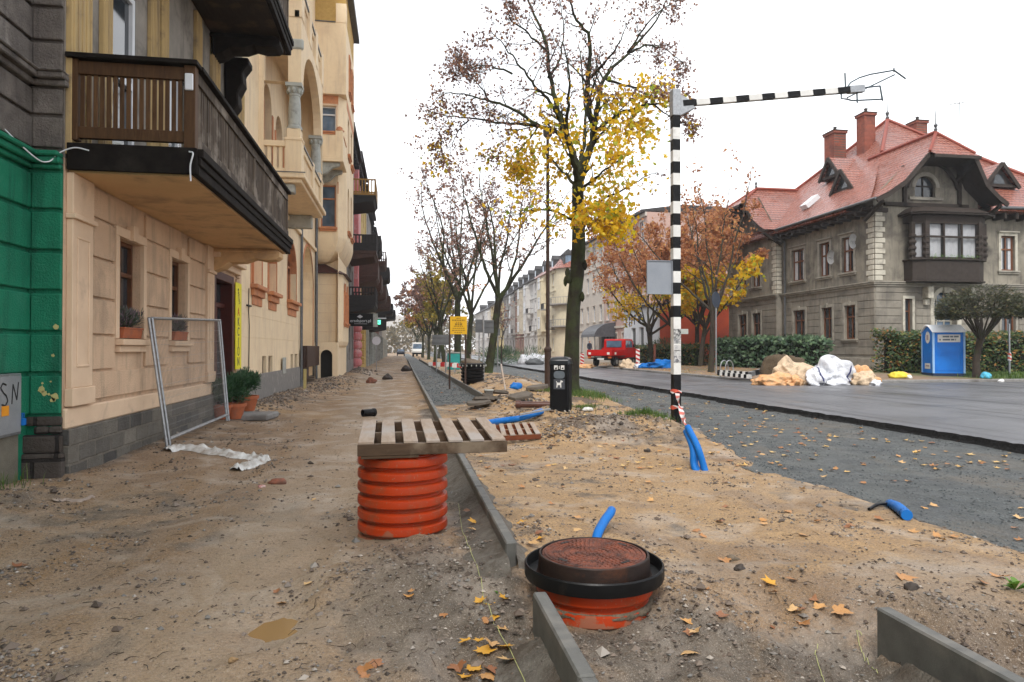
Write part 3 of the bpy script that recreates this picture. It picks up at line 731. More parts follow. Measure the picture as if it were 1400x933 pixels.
# twigs
def twigs():
    rng = random.Random(8); mb = MB()
    for _ in range(900):
        d = 2.4+9*rng.random()**1.5; p = atd(rng.uniform(0,1400),477,d); x, y = p.x, p.y
        if x < -3.9 or x > 4.8 : continue
        a = rng.random()*6.28; L = rng.uniform(.02,.09); q0 = Vector((x,y,H(x,y)+.006)); x2, y2 = x+math.cos(a)*L, y+math.sin(a)*L
        mb.tube([q0, Vector(((x+x2)/2+rng.uniform(-.01,.01),(y+y2)/2,H(x,y)+.012)), Vector((x2,y2,H(x2,y2)+.006))], [.0025,.002,.0012], 4, False)
    o = mb.build('twigs', mk('dead twigs', (.06,.04,.026), (.03,.02,.014), 9, .8, bump=0)); tag(o,'dark broken twigs and bark bits strewn on the mud','twigs',kind='stuff')
twigs()
# single stones and rubbish
BRICKM = mk('brick', (.30,.10,.055), (.17,.07,.045), 12, .8, 0, .6, 40, .01, stain=(.13,.10,.08), sscale=9)
def boulder(px, py, r, lab, seed, mat, sq=.7, name='stone', cat='stone'):
    p = gph(px,py); o = lump(name, p+Vector((0,0,-.1*r)), (r,r*.8,r*sq), seed, mat, .4, 3, 1.3, .1); return tag(o, lab, cat)
DKST = mk('dark stone', (.075,.06,.05), (.035,.028,.024), 10, .7, 0, .5, 50, .006)
boulder(1012,779,.045,'dark clod lying on the sand right of the iron cover',1,DKST)
boulder(1000,766,.05,'lumpy brown clod lying on the sand just behind the dark one',2,MUD,name='soil_clod',cat='clod')
boulder(1247,805,.05,'dark stone lying on the mud beyond the corner kerb',3,DKST)
boulder(521,905,.018,'pale pebble beside a yellow leaf at the bottom of the photo',4,CONC)
boulder(380,661,.10,'broken red brick piece lying on the mud near the white plastic',5,BRICKM,.45,'brick_fragment','brick')
boulder(358,666,.045,'crushed reddish carton beside the broken brick',6,mk('red carton',(.45,.10,.09),(.6,.5,.45),25,.6),.5,'crushed_carton','litter')
boulder(318,907,.022,'ochre pebble on the mud at the lower left',7,mk('ochre stone',(.35,.22,.10),(.2,.13,.07),12,.8))
WPLA = mk('white plastic film', (.72,.71,.68), (.50,.48,.44), 9, .38, 0, .6, 18, .03, stain=(.28,.21,.15), sscale=5, samt=(.5,.7))
def ribbon(name, pts, w, hgt, mat, label, cat, seed):
    q = lay(pts, 0, 9); mb = MB(); m_ = 9; b = 0; c0 = q[0].copy()
    for i, p in enumerate(q):
        d = (q[min(i+1,len(q)-1)]-q[max(i-1,0)]).normalized(); s_ = Vector((-d.y,d.x,0)).normalized(); u = i/(len(q)-1)
        ww = w*(.5+.9*math.sin(math.pi*min(1,u*.9+.08))**.7)*(1+.5*noise.noise(Vector((i*.35,seed,0))))
        for j in range(m_):
            v = j/(m_-1)*2-1; n = noise.noise(Vector((i*.3,j*.8,seed)))
            x = p+s_*ww*v; z = HG(x.x,x.y)+.004+hgt*(1-v*v)*(.55+.9*n)+.012*abs(noise.noise(Vector((i*.9,j*1.9,seed))))
            mb.v.append((x.x-c0.x,x.y-c0.y,max(z,HG(x.x,x.y)+.003)-c0.z))
    for i in range(len(q)-1):
        for j in range(m_-1): mb.f.append([i*m_+j,i*m_+j+1,(i+1)*m_+j+1,(i+1)*m_+j]); mb.mi.append(0)
    o = mb.build(name, mat, smooth='all'); o.location = c0; return tag(o,label,cat)
ribbon('plastic_sheet', [(228,617),(250,613),(275,615),(300,621),(325,625),(348,628),(366,629)], .11, .10, WPLA, 'long crumpled strip of white plastic at the foot of the fence panels', 'plastic sheet', 3)
ribbon('plastic_sheet', [(322,645),(335,640),(350,634),(366,629)], .11, .09, WPLA, 'short crumpled piece of white plastic at the end of the long strip', 'plastic sheet', 9)
ribbon('plastic_scrap', [(74,683),(90,682),(108,680),(128,677)], .035, .02, mk('dirty film',(.42,.33,.27),(.25,.19,.15),15,.6), 'dirty torn film scrap on the mud at the corner of the building', 'litter', 12)
# ---------------- leaves on the ground
def leaf_geo(rng, size=1.0, lobes=True):
    # five lobed maple leaf, slightly curled
    out = []
    A = [(-180,.20),(-152,.46),(-136,.44),(-118,.66),(-98,.50),(-80,.58),(-56,.92),(-42,.58),(-22,.70),(-9,.80),(0,1.0),(9,.80),(22,.70),(42,.58),(56,.92),(80,.58),(98,.50),(118,.66),(136,.44),(152,.46)]
    cur = rng.uniform(-.6,1.2); tw = rng.uniform(-.9,.9); fold = rng.uniform(-.1,.8)
    for a, r in A:
        r *= rng.uniform(.72,1.12); t = R(a+rng.uniform(-6,6)); x, y = r*math.sin(t), r*math.cos(t)
        out.append((x*size*.55, y*size*.55, size*.55*(.32*cur*(x*x+y*y)*(.6+.4*rng.random())+tw*x*y*.5+fold*abs(x)*.5)))
    out.append((0,0,0)); n = len(A)
    st = [(0,-.08*size,0),(.006*size,-.55*size*.9,.02*size),(-.006*size,-.55*size*.9,.02*size)]
    return out+st, [(i,(i+1)%n,n) for i in range(n)]+[(n+1,n+2,n+3)]
LEAFG = NT('fallen leaf'); _o = LEAFG.node('ShaderNodeObjectInfo')
_c = LEAFG.ramp(_o.outputs['Random'], [(0,(.22,.08,.03)),(.2,(.40,.18,.055)),(.42,(.52,.28,.10)),(.6,(.58,.38,.17)),(.78,(.50,.23,.05)),(.92,(.28,.12,.05)),(1,(.15,.07,.035))])
_c = LEAFG.mix(LEAFG.ramp(LEAFG.noise(28,5,.65),[(.5,0),(.72,.7)]), _c, (.20,.09,.035))
LEAFG = LEAFG.out(_c, .55, 0, LEAFG.bump(LEAFG.noise(60,3), .3, .004))
LEAFC = leafmat('fallen bright leaf', [(0,(.55,.18,.02)),(.5,(.65,.32,.03)),(1,(.70,.42,.06))], .2)
def fallen():
    rng = random.Random(11); meshes = []
    for k in range(9):
        v, f = leaf_geo(rng); me = bpy.data.meshes.new('fallen_leaf'); me.from_pydata(v,[],f); me.materials.append(LEAFG if k < 7 else LEAFC); meshes.append(me)
    spots = []
    big = [(497,918,.13),(512,912,.10),(660,905,.15),(690,886,.15),(640,900,.12),(672,893,.13),(626,914,.15),(638,925,.11),(655,878,.10),(648,920,.13),(694,905,.13),(668,918,.12),(655,826,.12),(668,822,.10),(690,822,.1),(665,850,.12),(690,850,.10),(672,838,.1),(712,717,.16),(737,739,.15),(725,745,.15),(735,730,.12),(648,715,.12),(1055,800,.16),(1090,832,.12),(945,888,.15),(1115,825,.16),(1145,828,.17),(1285,850,.16),(1060,812,.1),(1098,854,.12),(25,776,.13),(388,826,.10),(378,812,.08),(560,806,.10),(990,768,.15),(965,800,.10),(942,855,.1),(945,868,.1),(1235,790,.17),(1365,790,.17),(1345,800,.13),(985,845,.11),(950,870,.1),(1045,718,.10),(985,715,.12),(960,735,.1),(1085,838,.13),(720,690,.12),(715,668,.12),(690,660,.1),(755,690,.11),(1120,845,.12),(1060,855,.09),(665,932,.13),(500,925,.08),(640,700,.1),(608,842,.08),(735,758,.13),(560,810,.06)]
    for px, py, s in big: spots.append((gph(px,py), s))
    while len(spots) < 230:
        d = 4.2+17*rng.random()**.9; px = rng.uniform(-10,1410); p = atd(px,477,d); x, y = p.x, p.y
        if x < -3.8 or x > 9.2: continue
        k = .05 if x < .5 else (.6 if x < xl(y) else .6)
        if abs(x-.55) < .3: k = .5
        if rng.random() > k: continue
        if .72 < x < .83 or math.hypot(x-1.2,y-4.19) < .47 or math.hypot(x,y-6) < .42: continue
        spots.append((Vector((x,y,HG(x,y))), rng.uniform(.07,.14)))
    for i, (p, s) in enumerate(spots):
        br = i < 19 and i > 1
        me = meshes[rng.choice([7,8]) if (i < 24 and i % 5 > 1) else rng.randrange(7)]
        o = bpy.data.objects.new('fallen_leaf', me); COL.objects.link(o)
        o.location = p+Vector((0,0,.012)); o.scale = (s,)*3; o.rotation_euler = (rng.uniform(-.3,.3), rng.uniform(-.3,.3), rng.uniform(0,6.28))
        tag(o, 'fallen yellow or brown maple leaf lying loose on the bare ground', 'leaf', 'fallen maple leaves on the bare ground')
    mb = MB()
    for _ in range(950):
        d = 9+34*rng.random()**1.3; p = atd(rng.uniform(540,1420),477,d); x, y = p.x, p.y
        if x < .85 or x > 9.15 or (x<2.5 and y>20 and rng.random()<.7): continue
        v, f = leaf_geo(rng, rng.uniform(.08,.15)*(1+.012*d)); a = rng.random()*6.28; z = HG(x,y)+.015; ca, sa = math.cos(a), math.sin(a)
        mb.add([(x+q[0]*ca-q[1]*sa, y+q[0]*sa+q[1]*ca, z+q[2]) for q in v], f)
    for _ in range(900):
        x, y = rng.uniform(14.7,21), rng.uniform(28,55)
        v, f = leaf_geo(rng, rng.uniform(.13,.22)); a = rng.random()*6.28; z = HG(x,y)+.02; ca, sa = math.cos(a), math.sin(a)
        mb.add([(x+q[0]*ca-q[1]*sa, y+q[0]*sa+q[1]*ca, z+q[2]) for q in v], f)
    o = mb.build('leaf_litter', leafmat('leaf litter', [(0,(.22,.08,.03)),(.3,(.42,.18,.05)),(.6,(.60,.36,.10)),(1,(.62,.42,.16))], .1)); tag(o, 'scatter of smaller fallen leaves further off on stone, sand and verge', 'fallen leaves', kind='stuff')
fallen()
# ---------------- grass tufts
GRASSM = leafmat('grass', [(0,(.030,.070,.010)),(.5,(.075,.145,.02)),(1,(.16,.22,.045))], .3)
def blades(mb, x, y, z, rng, L, w, lean=.5):
    a = rng.random()*6.28; b = rng.uniform(0,lean); u = Vector((math.cos(a),math.sin(a),0)); s_ = Vector((-u.y,u.x,0))*w
    p0 = Vector((x,y,z)); p1 = p0+u*L*b*.4+Vector((0,0,L*.6)); p2 = p0+u*L*b+Vector((0,0,L*(1-.35*b)))
    mb.add([p0-s_,p0+s_,p1+s_*.7,p1-s_*.7,p2], [(0,1,2,3),(3,2,4)])
def grass():
    rng = random.Random(5); mb = MB()
    for cx, cy, sx, sy, num, L in ((4.75,12.9,.38,.35,900,.15),(4.3,13.6,.5,.5,420,.10),(5.6,20.3,.7,.6,1300,.17),(5.0,21.6,.8,.6,700,.14),(4.15,15.5,.4,.35,500,.10),(4.3,38,1.2,5,500,.15),(3.8,14.3,.3,.4,200,.1)):
        for _ in range(num):
            x, y = rng.gauss(cx,sx*.6), rng.gauss(cy,sy*.6); blades(mb, x, y, HG(x,y)-.01, rng, L*rng.uniform(.5,1.3), .006, .7)
    for _ in range(150): x, y = rng.gauss(-4.15,.16), rng.gauss(7.7,.35); blades(mb, x, y, HG(x,y)-.01, rng, .22*rng.uniform(.4,1.3), .004, 1.0)
    for _ in range(2600): x, y = rng.uniform(24.6,34), rng.uniform(25.3,29.0); blades(mb, x, y, HG(x,y)-.01, rng, .2*rng.uniform(.5,1.3), .014, .7)
    o = mb.build('grass', GRASSM); tag(o, 'short green grass tufts on the sods, by the striped post and on the verge', 'grass', kind='stuff')
grass()
# green plant at the right edge in the dug pit
PLANT = leafmat('fresh green leaf', [(0,(.06,.16,.02)),(1,(.20,.36,.05))], .35)
def weed(c, n, L, label, name='weed'):
    rng = random.Random(int(c.x*100)); mb = MB()
    for i in range(n):
        a = rng.random()*6.28; b = rng.uniform(.2,1.0); u = Vector((math.cos(a)*b,math.sin(a)*b,rng.uniform(.3,1))).normalized(); s_ = Vector((-u.y,u.x,.2)).normalized(); l = L*rng.uniform(.5,1); w = l*.25
        p = Vector((0,0,.0)); q = p+u*l*.45; mb.add([p, q-s_*w*.6, q+u*l*.25-s_*w, p+u*l*.95+Vector((0,0,-.15*l)), q+u*l*.25+s_*w, q+s_*w*.6], [(0,1,5),(1,2,4,5),(2,3,4)])
    o = mb.build(name, PLANT); o.location = c; return tag(o, label, 'plant')
weed(gph(1388,868), 16, .12, 'bright green weed at the edge of the dug pit in the lower right corner')
weed(gph(681,817)+Vector((0,0,0)), 5, .05, 'tiny green sprout on the mud near the kerb')
# ------------------------------------------------------------------ left side buildings
BEIGE = mk('beige render', (.70,.50,.335), (.60,.415,.275), 1.6, .88, 0, .95, 48, .016, stain=(.40,.29,.20), sscale=1.3, samt=(.5,.72), streak=(.36,.26,.18))
BEIGET = mk('beige trim', (.74,.55,.38), (.64,.465,.315), 2.5, .82, 0, .25, 60, .006, stain=(.40,.29,.21), sscale=1.8, samt=(.58,.8))
OCHREW = mk('ochre pilaster', (.52,.37,.17), (.42,.30,.14), 2, .85, 0, .4, 60, .008, stain=(.20,.15,.10), sscale=2.2, samt=(.55,.72), streak=(.22,.17,.12))
SOFFIT = mk('ochre soffit plaster', (.66,.44,.23), (.57,.37,.19), 1.5, .85, 0, .2, 40, .006, stain=(.36,.24,.14), sscale=1.4)
DGREY = mk('sooty grey render', (.215,.187,.162), (.115,.10,.09), 3, .92, 0, 1.0, 38, .03, stain=(.30,.27,.24), sscale=2.2, samt=(.54,.72), streak=(.04,.036,.034))
GREEN = mk('green painted render', (.012,.22,.118), (.008,.155,.083), 2, .6, 0, 1.0, 42, .018, stain=(.03,.22,.13), sscale=2.6, samt=(.55,.75), streak=(.004,.06,.034))
CREAMP = mk('peeled cream patch', (.55,.50,.20), (.45,.40,.17), 9, .85)
PLINTH = blocks('plinth stone', (.085,.082,.078), (.23,.21,.175), (.20,.18,.15), .46, .22, .018, .85, 'yz', 1.0)
PLINTHX = blocks('plinth stone end', (.10,.085,.075), (.075,.06,.05), (.035,.03,.028), .5, .3, .025, .85, 'xz', .9, stain=(.045,.035,.03))
CREAM = mk('cream render', (.84,.68,.46), (.79,.62,.41), 1.6, .85, 0, .25, 50, .006, stain=(.66,.50,.33), sscale=.9, samt=(.52,.8), streak=(.60,.47,.33))
YELR = mk('yellow roughcast', (.55,.36,.12), (.46,.29,.09), 8, .9, 0, .8, 60, .02)
TERRA = mk('terracotta', (.60,.27,.13), (.50,.20,.09), 5, .8, 0, .3, 40, .008, stain=(.36,.16,.09), sscale=3)
PALE = mk('pale stone', (.46,.47,.43), (.34,.35,.32), 5, .8, 0, .35, 40, .008, stain=(.22,.22,.20), sscale=3)
DKW = wood('dark balcony wood', (.105,.058,.030), (.040,.024,.016), (9,9,1.2), .65, (.16,.115,.08), 3)
DKWF = wood('weathered balcony wood', (.19,.145,.105), (.040,.028,.020), (11,11,.8), .75, (.26,.22,.18), 3.4)
BROWNW = wood('brown balcony post', (.17,.085,.034), (.075,.037,.017), (9,9,1.2), .6, None, 3)
BLKW = mk('blackened wood', (.010,.008,.0075), (.022,.018,.015), 6, .7, 0, .35, 30, .01, stain=(.035,.03,.025), sscale=2, samt=(.56,.75), spec=.06)
DKP = wood('blackened planks', (.022,.015,.011), (.045,.032,.022), (9,1,9), .8, (.08,.05,.03), 2.5)
REDW = mk('dark red joinery', (.085,.018,.012), (.055,.014,.011), 6, .45, 0, .1, 40)
WHITEF = mk('white window frame', (.72,.73,.75), (.64,.65,.67), 5, .4, 0, 0)
BRNF = mk('brown window frame', (.16,.065,.030), (.10,.042,.022), 7, .5, 0, .1, 40)
ZINC = mk('zinc sheet', (.16,.165,.17), (.10,.105,.11), 8, .45, .5, .1, 30)
def glass(name, c, r=.05):
    t = NT(name); col = t.mix(t.ramp(t.noise(1.1,3), [(.35,0),(.65,1)]), c, tuple(min(1,k*2.2+.01) for k in c)); return t.out(col, r, 0, t.bump(t.noise(1.5,2), .04, .02), .7)
GLASS = glass('window glass', (.018,.022,.026)); GLASSB = glass('bluish window glass', (.05,.08,.12))
CURT = mk('net curtain', (.62,.62,.63), (.45,.45,.47), 6, .8, 0, .3, 20, .01)
DARK = mk('dark interior', (.010,.009,.008), (.016,.014,.012), 5, .9, 0, 0)
ASH = lambda X: (lambda u, z, d: (X-d, u, z))
RSH = lambda X: (lambda u, z, d: (X+d, u, z))
FSH = lambda Y: (lambda u, z, d: (u, Y+d, z))
def pbox(mb, P, u0, u1, z0, z1, d0, d1):
    v = [P(u0,z0,d0),P(u1,z0,d0),P(u1,z1,d0),P(u0,z1,d0),P(u0,z0,d1),P(u1,z0,d1),P(u1,z1,d1),P(u0,z1,d1)]
    mb.add(v, [(0,1,2,3),(7,6,5,4),(0,4,5,1),(1,5,6,2),(2,6,7,3),(3,7,4,0)])
def arc(u0, u1, z1, n=14):
    r = (u1-u0)/2; c = (u0+u1)/2; h = r
    return [(c-r*math.cos(math.pi*i/n), z1-h+h*math.sin(math.pi*i/n)) for i in range(n+1)]
def wall(mb, P, U0, U1, Z0, Z1, ops=(), rev=.22, th=0):
    us = sorted({U0,U1}|{o[0] for o in ops}|{o[1] for o in ops}); zs = sorted({Z0,Z1}|{o[2] for o in ops}|{o[3] for o in ops})
    us = [u for u in us if U0 <= u <= U1]; zs = [z for z in zs if Z0 <= z <= Z1]
    for a, b in zip(us, us[1:]):
        for c, d in zip(zs, zs[1:]):
            m_, k = (a+b)/2, (c+d)/2
            if any(o[0] < m_ < o[1] and o[2] < k < o[3] for o in ops): continue
            mb.add([P(a,c,0),P(b,c,0),P(b,d,0),P(a,d,0)], [(0,1,2,3)])
    for o in ops:
        a, b, c, d = o[:4]; r = o[5] if len(o) > 5 else rev
        if len(o) > 4 and o[4]:
            A = arc(a, b, d); 
            for (u1,z1),(u2,z2) in zip(A, A[1:]):
                mb.add([P(u1,z1,0),P(u2,z2,0),P(u2,d,0),P(u1,d,0)], [(0,1,2,3)]); mb.add([P(u1,z1,0),P(u2,z2,0),P(u2,z2,r),P(u1,z1,r)], [(0,1,2,3)])
            sp = A[0][1]
        else:
            sp = d; mb.add([P(a,d,0),P(b,d,0),P(b,d,r),P(a,d,r)], [(0,1,2,3)])
        mb.add([P(a,c,0),P(b,c,0),P(b,c,r),P(a,c,r)], [(0,1,2,3)])
        mb.add([P(a,c,0),P(a,sp,0),P(a,sp,r),P(a,c,r)], [(0,1,2,3)]); mb.add([P(b,c,0),P(b,sp,0),P(b,sp,r),P(b,c,r)], [(0,1,2,3)])
def window(root, P, u0, u1, z0, z1, d=.2, fm=None, gm=None, mull=1, trans=.68, fw=.06, arch=False, sill=None, sur=None, sw=.11, sproj=.05, hood=None, curtain=0, ext=.08, name='window', keystone=False):
    fm = fm or BRNF; gm = gm or GLASS; mb = MB()
    if arch:
        A = arc(u0, u1, z1)
        out = [(u0,z0)]+A+[(u1,z0)]; c = (u0+u1)/2
        for (a,b),(c2_,d2_) in zip(A, A[1:]):
            i1 = (c+(a-c)*(1-fw*2/(u1-u0)), b-fw*.8); i2 = (c+(c2_-c)*(1-fw*2/(u1-u0)), d2_-fw*.8)
            mb.add([P(a,b,d-.05),P(c2_,d2_,d-.05),P(i2[0],i2[1],d-.05),P(i1[0],i1[1],d-.05)], [(0,1,2,3)])
        sp = A[0][1]
    else:
        sp = z1; pbox(mb, P, u0, u1, z1-fw, z1, d-.05, d+.02)
    pbox(mb, P, u0, u1, z0, z0+fw, d-.05, d+.02); pbox(mb, P, u0, u0+fw, z0+fw, sp-(0 if arch else fw), d-.05, d+.02); pbox(mb, P, u1-fw, u1, z0+fw, sp-(0 if arch else fw), d-.05, d+.02)
    for k in range(1, mull+1):
        u = u0+(u1-u0)*k/(mull+1); pbox(mb, P, u-fw*.45, u+fw*.45, z0+fw, (z1 if not arch else z1-.02)-fw, d-.047, d+.018)
    if trans: z = z0+(z1-z0)*trans; pbox(mb, P, u0+fw, u1-fw, z-fw*.5, z+fw*.5, d-.06, d+.016)
    w = mb.build(name, fm, root)
    g = MB()
    if arch: g.add([P(a,b,d+.005) for a,b in [(u0,z0)]+arc(u0,u1,z1)+[(u1,z0)]], [tuple(range(17))])
    else: g.add([P(u0,z0,d+.005),P(u1,z0,d+.005),P(u1,z1,d+.005),P(u0,z1,d+.005)], [(0,1,2,3)])
    g.build('pane', gm, w)
    if curtain:
        c_ = MB(); 
        for a, b in ((u0+fw,u0+(u1-u0)*curtain),(u1-(u1-u0)*curtain,u1-fw)): c_.add([P(a,z0+fw,d-.004),P(b,z0+fw,d-.004),P(b,z1-fw,d-.004),P(a,z1-fw,d-.004)], [(0,1,2,3)])
        c_.build('curtain', CURT, w)
    if sill is not None:
        s_ = MB(); pbox(s_, P, u0-ext, u1+ext, z0-.10, z0-.012, -.14, .03); pbox(s_, P, u0-ext+.04, u1+ext-.04, z0-.20, z0-.102, -.08, .0); s_.build('sill', sill, w, bevel=.008, recalc=True)
    if sur is not None:
        s_ = MB(); zt = z1
        pbox(s_, P, u0-sw, u0-.004, z0-.004, zt+.004, -sproj, .004); pbox(s_, P, u1+.004, u1+sw, z0-.004, zt+.004, -sproj, .004)
        pbox(s_, P, u0-sw, u1+sw, zt+.006, zt+sw+.02, -sproj, .004)
        if hood: pbox(s_, P, u0-sw-.06, u1+sw+.06, zt+sw+.022, zt+sw+.10, -sproj-.10, .004)
        if keystone: c = (u0+u1)/2; pbox(s_, P, c-.09, c+.09, zt-.01, zt+sw+.10, -sproj-.05, .002)
        s_.build('surround', sur, w, bevel=.006, recalc=True)
    return w
def bands(mb, P, U0, U1, zs, skip, proj=.035, gap=.022):
    """rusticated courses between the z lines, broken round openings"""
    for a, b in zip(zs, zs[1:]):
        cuts = sorted([(o[0],o[1]) for o in skip if o[2] < b-.05 and o[3] > a+.05]); u = U0
        for c, d in cuts+[(U1,U1)]:
            if c-u > .06: pbox(mb, P, u, c, a+gap/2, b-gap/2, -proj, .002)
            u = max(u, d)
# ---------- green corner building
XG, YC, XB = -4.38, 8.93, -4.0
root = thing('corner_building', 'sooty grey corner building with green painted ground floor at the left edge', 'building', (XG,5,0))
P = ASH(XG); Pf = FSH(YC)
gz = [.80,1.30,1.79,2.28,2.76,3.25,3.72]; dz = [4.90,5.27,5.68,6.1,6.5,6.95,7.4,7.9,8.4,8.9,9.4,9.9]
mb = MB(); wall(mb, P, -6, YC, 0, 3.75); wall(mb, Pf, XG, XB, .55, 3.75); bands(mb, P, -6, YC-.001, gz, [], .045, .05); 
bands(mb, Pf, XG+.05, XB, gz, [], .045, .05); mb.build('ground_floor_wall', GREEN, root, bevel=.012, recalc=True)
mb = MB(); wall(mb, P, -6, YC, 3.75, 16); wall(mb, Pf, XG, XB, 3.75, 16); mb.box(-12,-6,0,XG-.01,YC+.03,16); mb.box(XG-.2, YC+.003, 0, XB-.002, YC+.06, 16)
bands(mb, P, -6, YC-.001, [3.98,4.38,4.72]+dz, [], .05, .045); bands(mb, Pf, XG+.055, XB-.004, [3.98,4.38,4.72]+dz, [], .05, .045)
mb.build('upper_wall', DGREY, root, bevel=.018, recalc=True, seg=2)
mb = MB()
for z0_, z1_, pr in ((3.74,3.80,.07),(3.80,3.88,.12),(3.88,3.94,.16)): mb.box(XG-.05, -6, z0_, XG+pr, YC-.0, z1_); mb.box(XG, YC-pr, z0_, XB+.0, YC+.0, z1_)
mb.build('lower_cornice', GREEN, root, bevel=.015, recalc=True)
mb = MB()
for z0_, z1_, pr in ((4.73,4.80,.09),(4.80,4.87,.16),(4.87,4.90,.19)): mb.box(XG-.05, -6, z0_, XG+pr, YC-.0, z1_); mb.box(XG, YC-pr, z0_, XB+.06, YC+.0, z1_)
mb.build('upper_cornice', DGREY, root, bevel=.012, recalc=True)
mb = MB(); mb.box(XG-.2, -6, -.3, XG+.035, YC-.25, .80); mb.build('plinth', mk('mossy base render',(.19,.17,.13),(.12,.11,.085),3,.9,0,.5,40,.012,stain=(.09,.10,.045),sscale=2), root)
mb = MB(); mb.box(XG-.1, YC-.11, -.3, XB+.05, YC-.002, .36); mb.box(XG-.1, YC-.085, .365, XB+.03, YC-.003, .58); mb.box(XG+.1, YC-.07, .585, XG+.26, YC-.003, .68); mb.box(XG+.265, YC-.07, .585, XB+.02, YC-.003, .68); mb.box(XG, YC-.06, .685, XB+.02, YC-.003, .795)
mb.build('corner_stones', PLINTHX, root, bevel=.03, recalc=True, seg=2)
rng = random.Random(4); mb = MB()
for cx, cz, r in ((-4.20,1.12,.045),(-4.17,1.07,.035),(-4.06,1.03,.05),(-4.08,.99,.035),(-4.12,1.06,.018),(-4.19,1.19,.014),(-4.1,1.21,.012),(-4.05,1.86,.035),(-4.08,1.52,.02)):
    n = 14; mb.add([(cx+r*math.cos(6.283*j/n)*rng.uniform(.6,1.1), YC-.0475, cz+r*math.sin(6.283*j/n)*rng.uniform(.6,1.2)) for j in range(n)], [tuple(range(n))])
mb.build('peeled_patches', CREAMP, root)
# metal cabinet with graffiti
a, b = onX(-40,590,XG+.06), onX(27,590,XG+.06)
root = thing('utility_cabinet', 'grey metal utility cabinet with black graffiti and blue padlock in the green wall', 'cabinet', (XG,a.y,.6))
mb = MB(); ya, yb = a.y, b.y; mb.box(XG-.05,ya,.62,XG+.075,yb,1.32); mb.build('cabinet_body', GALV, root, bevel=.006, recalc=True)
mb = MB(); mb.box(XG+.076,ya+.03,.65,XG+.088,yb-.025,1.29); mb.build('cabinet_door', mk('cabinet sheet',(.33,.34,.35),(.27,.28,.29),6,.5,.3,.1,30), root, bevel=.003, recalc=True)
GRAF = mk('black spray paint', (.012,.012,.014), (.02,.02,.022), 8, .5, 0, 0)
mb = MB(); x_ = XG+.090
def stroke(pts, w=.022):
    q = [Vector((x_, yb-u, 1.0+v)) for u, v in pts]
    for p0, p1 in zip(q, q[1:]): mb.tube([p0,p1], w/2, 5)
stroke([(.33,.20),(.40,.22),(.44,.17),(.38,.11),(.33,.08),(.30,.02),(.35,-.03),(.42,-.01)][::1]); stroke([(.22,-.02),(.20,.20),(.12,.02),(.09,.22)]); 
mb.v = [(x_ + (p[0]-x_)*.12, p[1], p[2]) for p in mb.v]; mb.build('graffiti', GRAF, root)
mb = MB(); mb.box(XG+.089,yb-.42,.86,XG+.092,yb-.28,.97); mb.build('warning_sticker', mk('orange sticker',(.75,.30,.02),(.7,.26,.02),9,.5,0,0), root)
mb = MB(); mb.box(XG+.088,yb-.035,.72,XG+.125,yb+.015,.80); mb.tube([(XG+.10,yb-.03,.80),(XG+.10,yb-.028,.86),(XG+.10,yb+.006,.86),(XG+.10,yb+.01,.80)], .006, 6); mb.build('padlock', BLUEP, root, bevel=.006, recalc=True)

# ---------- beige tenement with wooden balconies
Y0, Y1 = YC, 18.2
root = thing('beige_tenement', 'beige tenement with dark slatted wooden balconies and dark red shop doorway', 'building', (XB,13,0))
P = ASH(XB)
W1, W2, DR = (10.48,11.40,1.75,3.20), (12.72,13.62,1.75,3.20), (15.55,17.30,.25,3.32)
U1, U2 = (10.20,11.15,4.15,6.9), (12.50,13.95,4.15,6.7)
mb = MB(); wall(mb, P, Y0, Y1, .6, 3.9, [W1+(False,.18), W2+(False,.18), DR+(False,.35)]); mb.build('ground_floor_wall', BEIGE, root)
mb = MB(); bands(mb, P, Y0+.70, Y1-.3, [.92,1.31,1.78,2.27,2.80,3.32,3.72], [(W1[0]-.13,W1[1]+.13,1.70,3.4),(W2[0]-.13,W2[1]+.13,1.70,3.4),(14.82,17.55,0,4)], .042, .036); mb.build('rusticated_courses', BEIGE, root, bevel=.008, recalc=True)
mb = MB(); pbox(mb, P, Y0, 15.4, .63, .88, -.055, .01); mb.build('base_moulding', BEIGET, root, bevel=.02, recalc=True)
mb = MB(); pbox(mb, P, Y0-.0, 15.45, -.3, .63, -.085, .05); mb.build('plinth', PLINTH, root, bevel=.015, recalc=True)
for a, b in ((8.98,9.60),(14.86,15.42)):
    mb = MB(); pbox(mb, P, a, b, .90, 1.12, -.10, 0); pbox(mb, P, a+.03, b-.03, 1.12, 3.18, -.075, 0); pbox(mb, P, a, b, 3.18, 3.24, -.12, 0); pbox(mb, P, a+.02, b-.02, 3.24, 3.74, -.08, 0)
    pbox(mb, P, a+.14, a+.17, 1.4, 2.95, -.088, -.07); pbox(mb, P, b-.17, b-.14, 1.4, 2.95, -.088, -.07); pbox(mb, P, a+.14, b-.14, 2.95, 2.98, -.088, -.07); pbox(mb, P, a+.14, b-.14, 1.37, 1.40, -.088, -.07)
    mb.build('pilaster', BEIGET, root, bevel=.008, recalc=True)
for w_ in (W1, W2): window(root, P, *w_, d=.165, fm=BRNF, mull=1, trans=.66, sill=BEIGET, sur=BEIGET, sw=.12, sproj=.055, keystone=True)
mb = MB(); wall(mb, P, Y0, Y1, 3.9, 17, [U1+(False,.07),U2+(False,.07),(10.3,11.3,8.7,11),(12.6,13.9,8.7,11)]); mb.box(-12, Y0+.07, 0, XB-.4, Y1, 17); mb.build('upper_wall', mk('grey upper render',(.33,.295,.25),(.23,.205,.175),2,.9,0,.4,45,.01,stain=(.13,.115,.10),sscale=1.6,streak=(.12,.105,.09)), root)
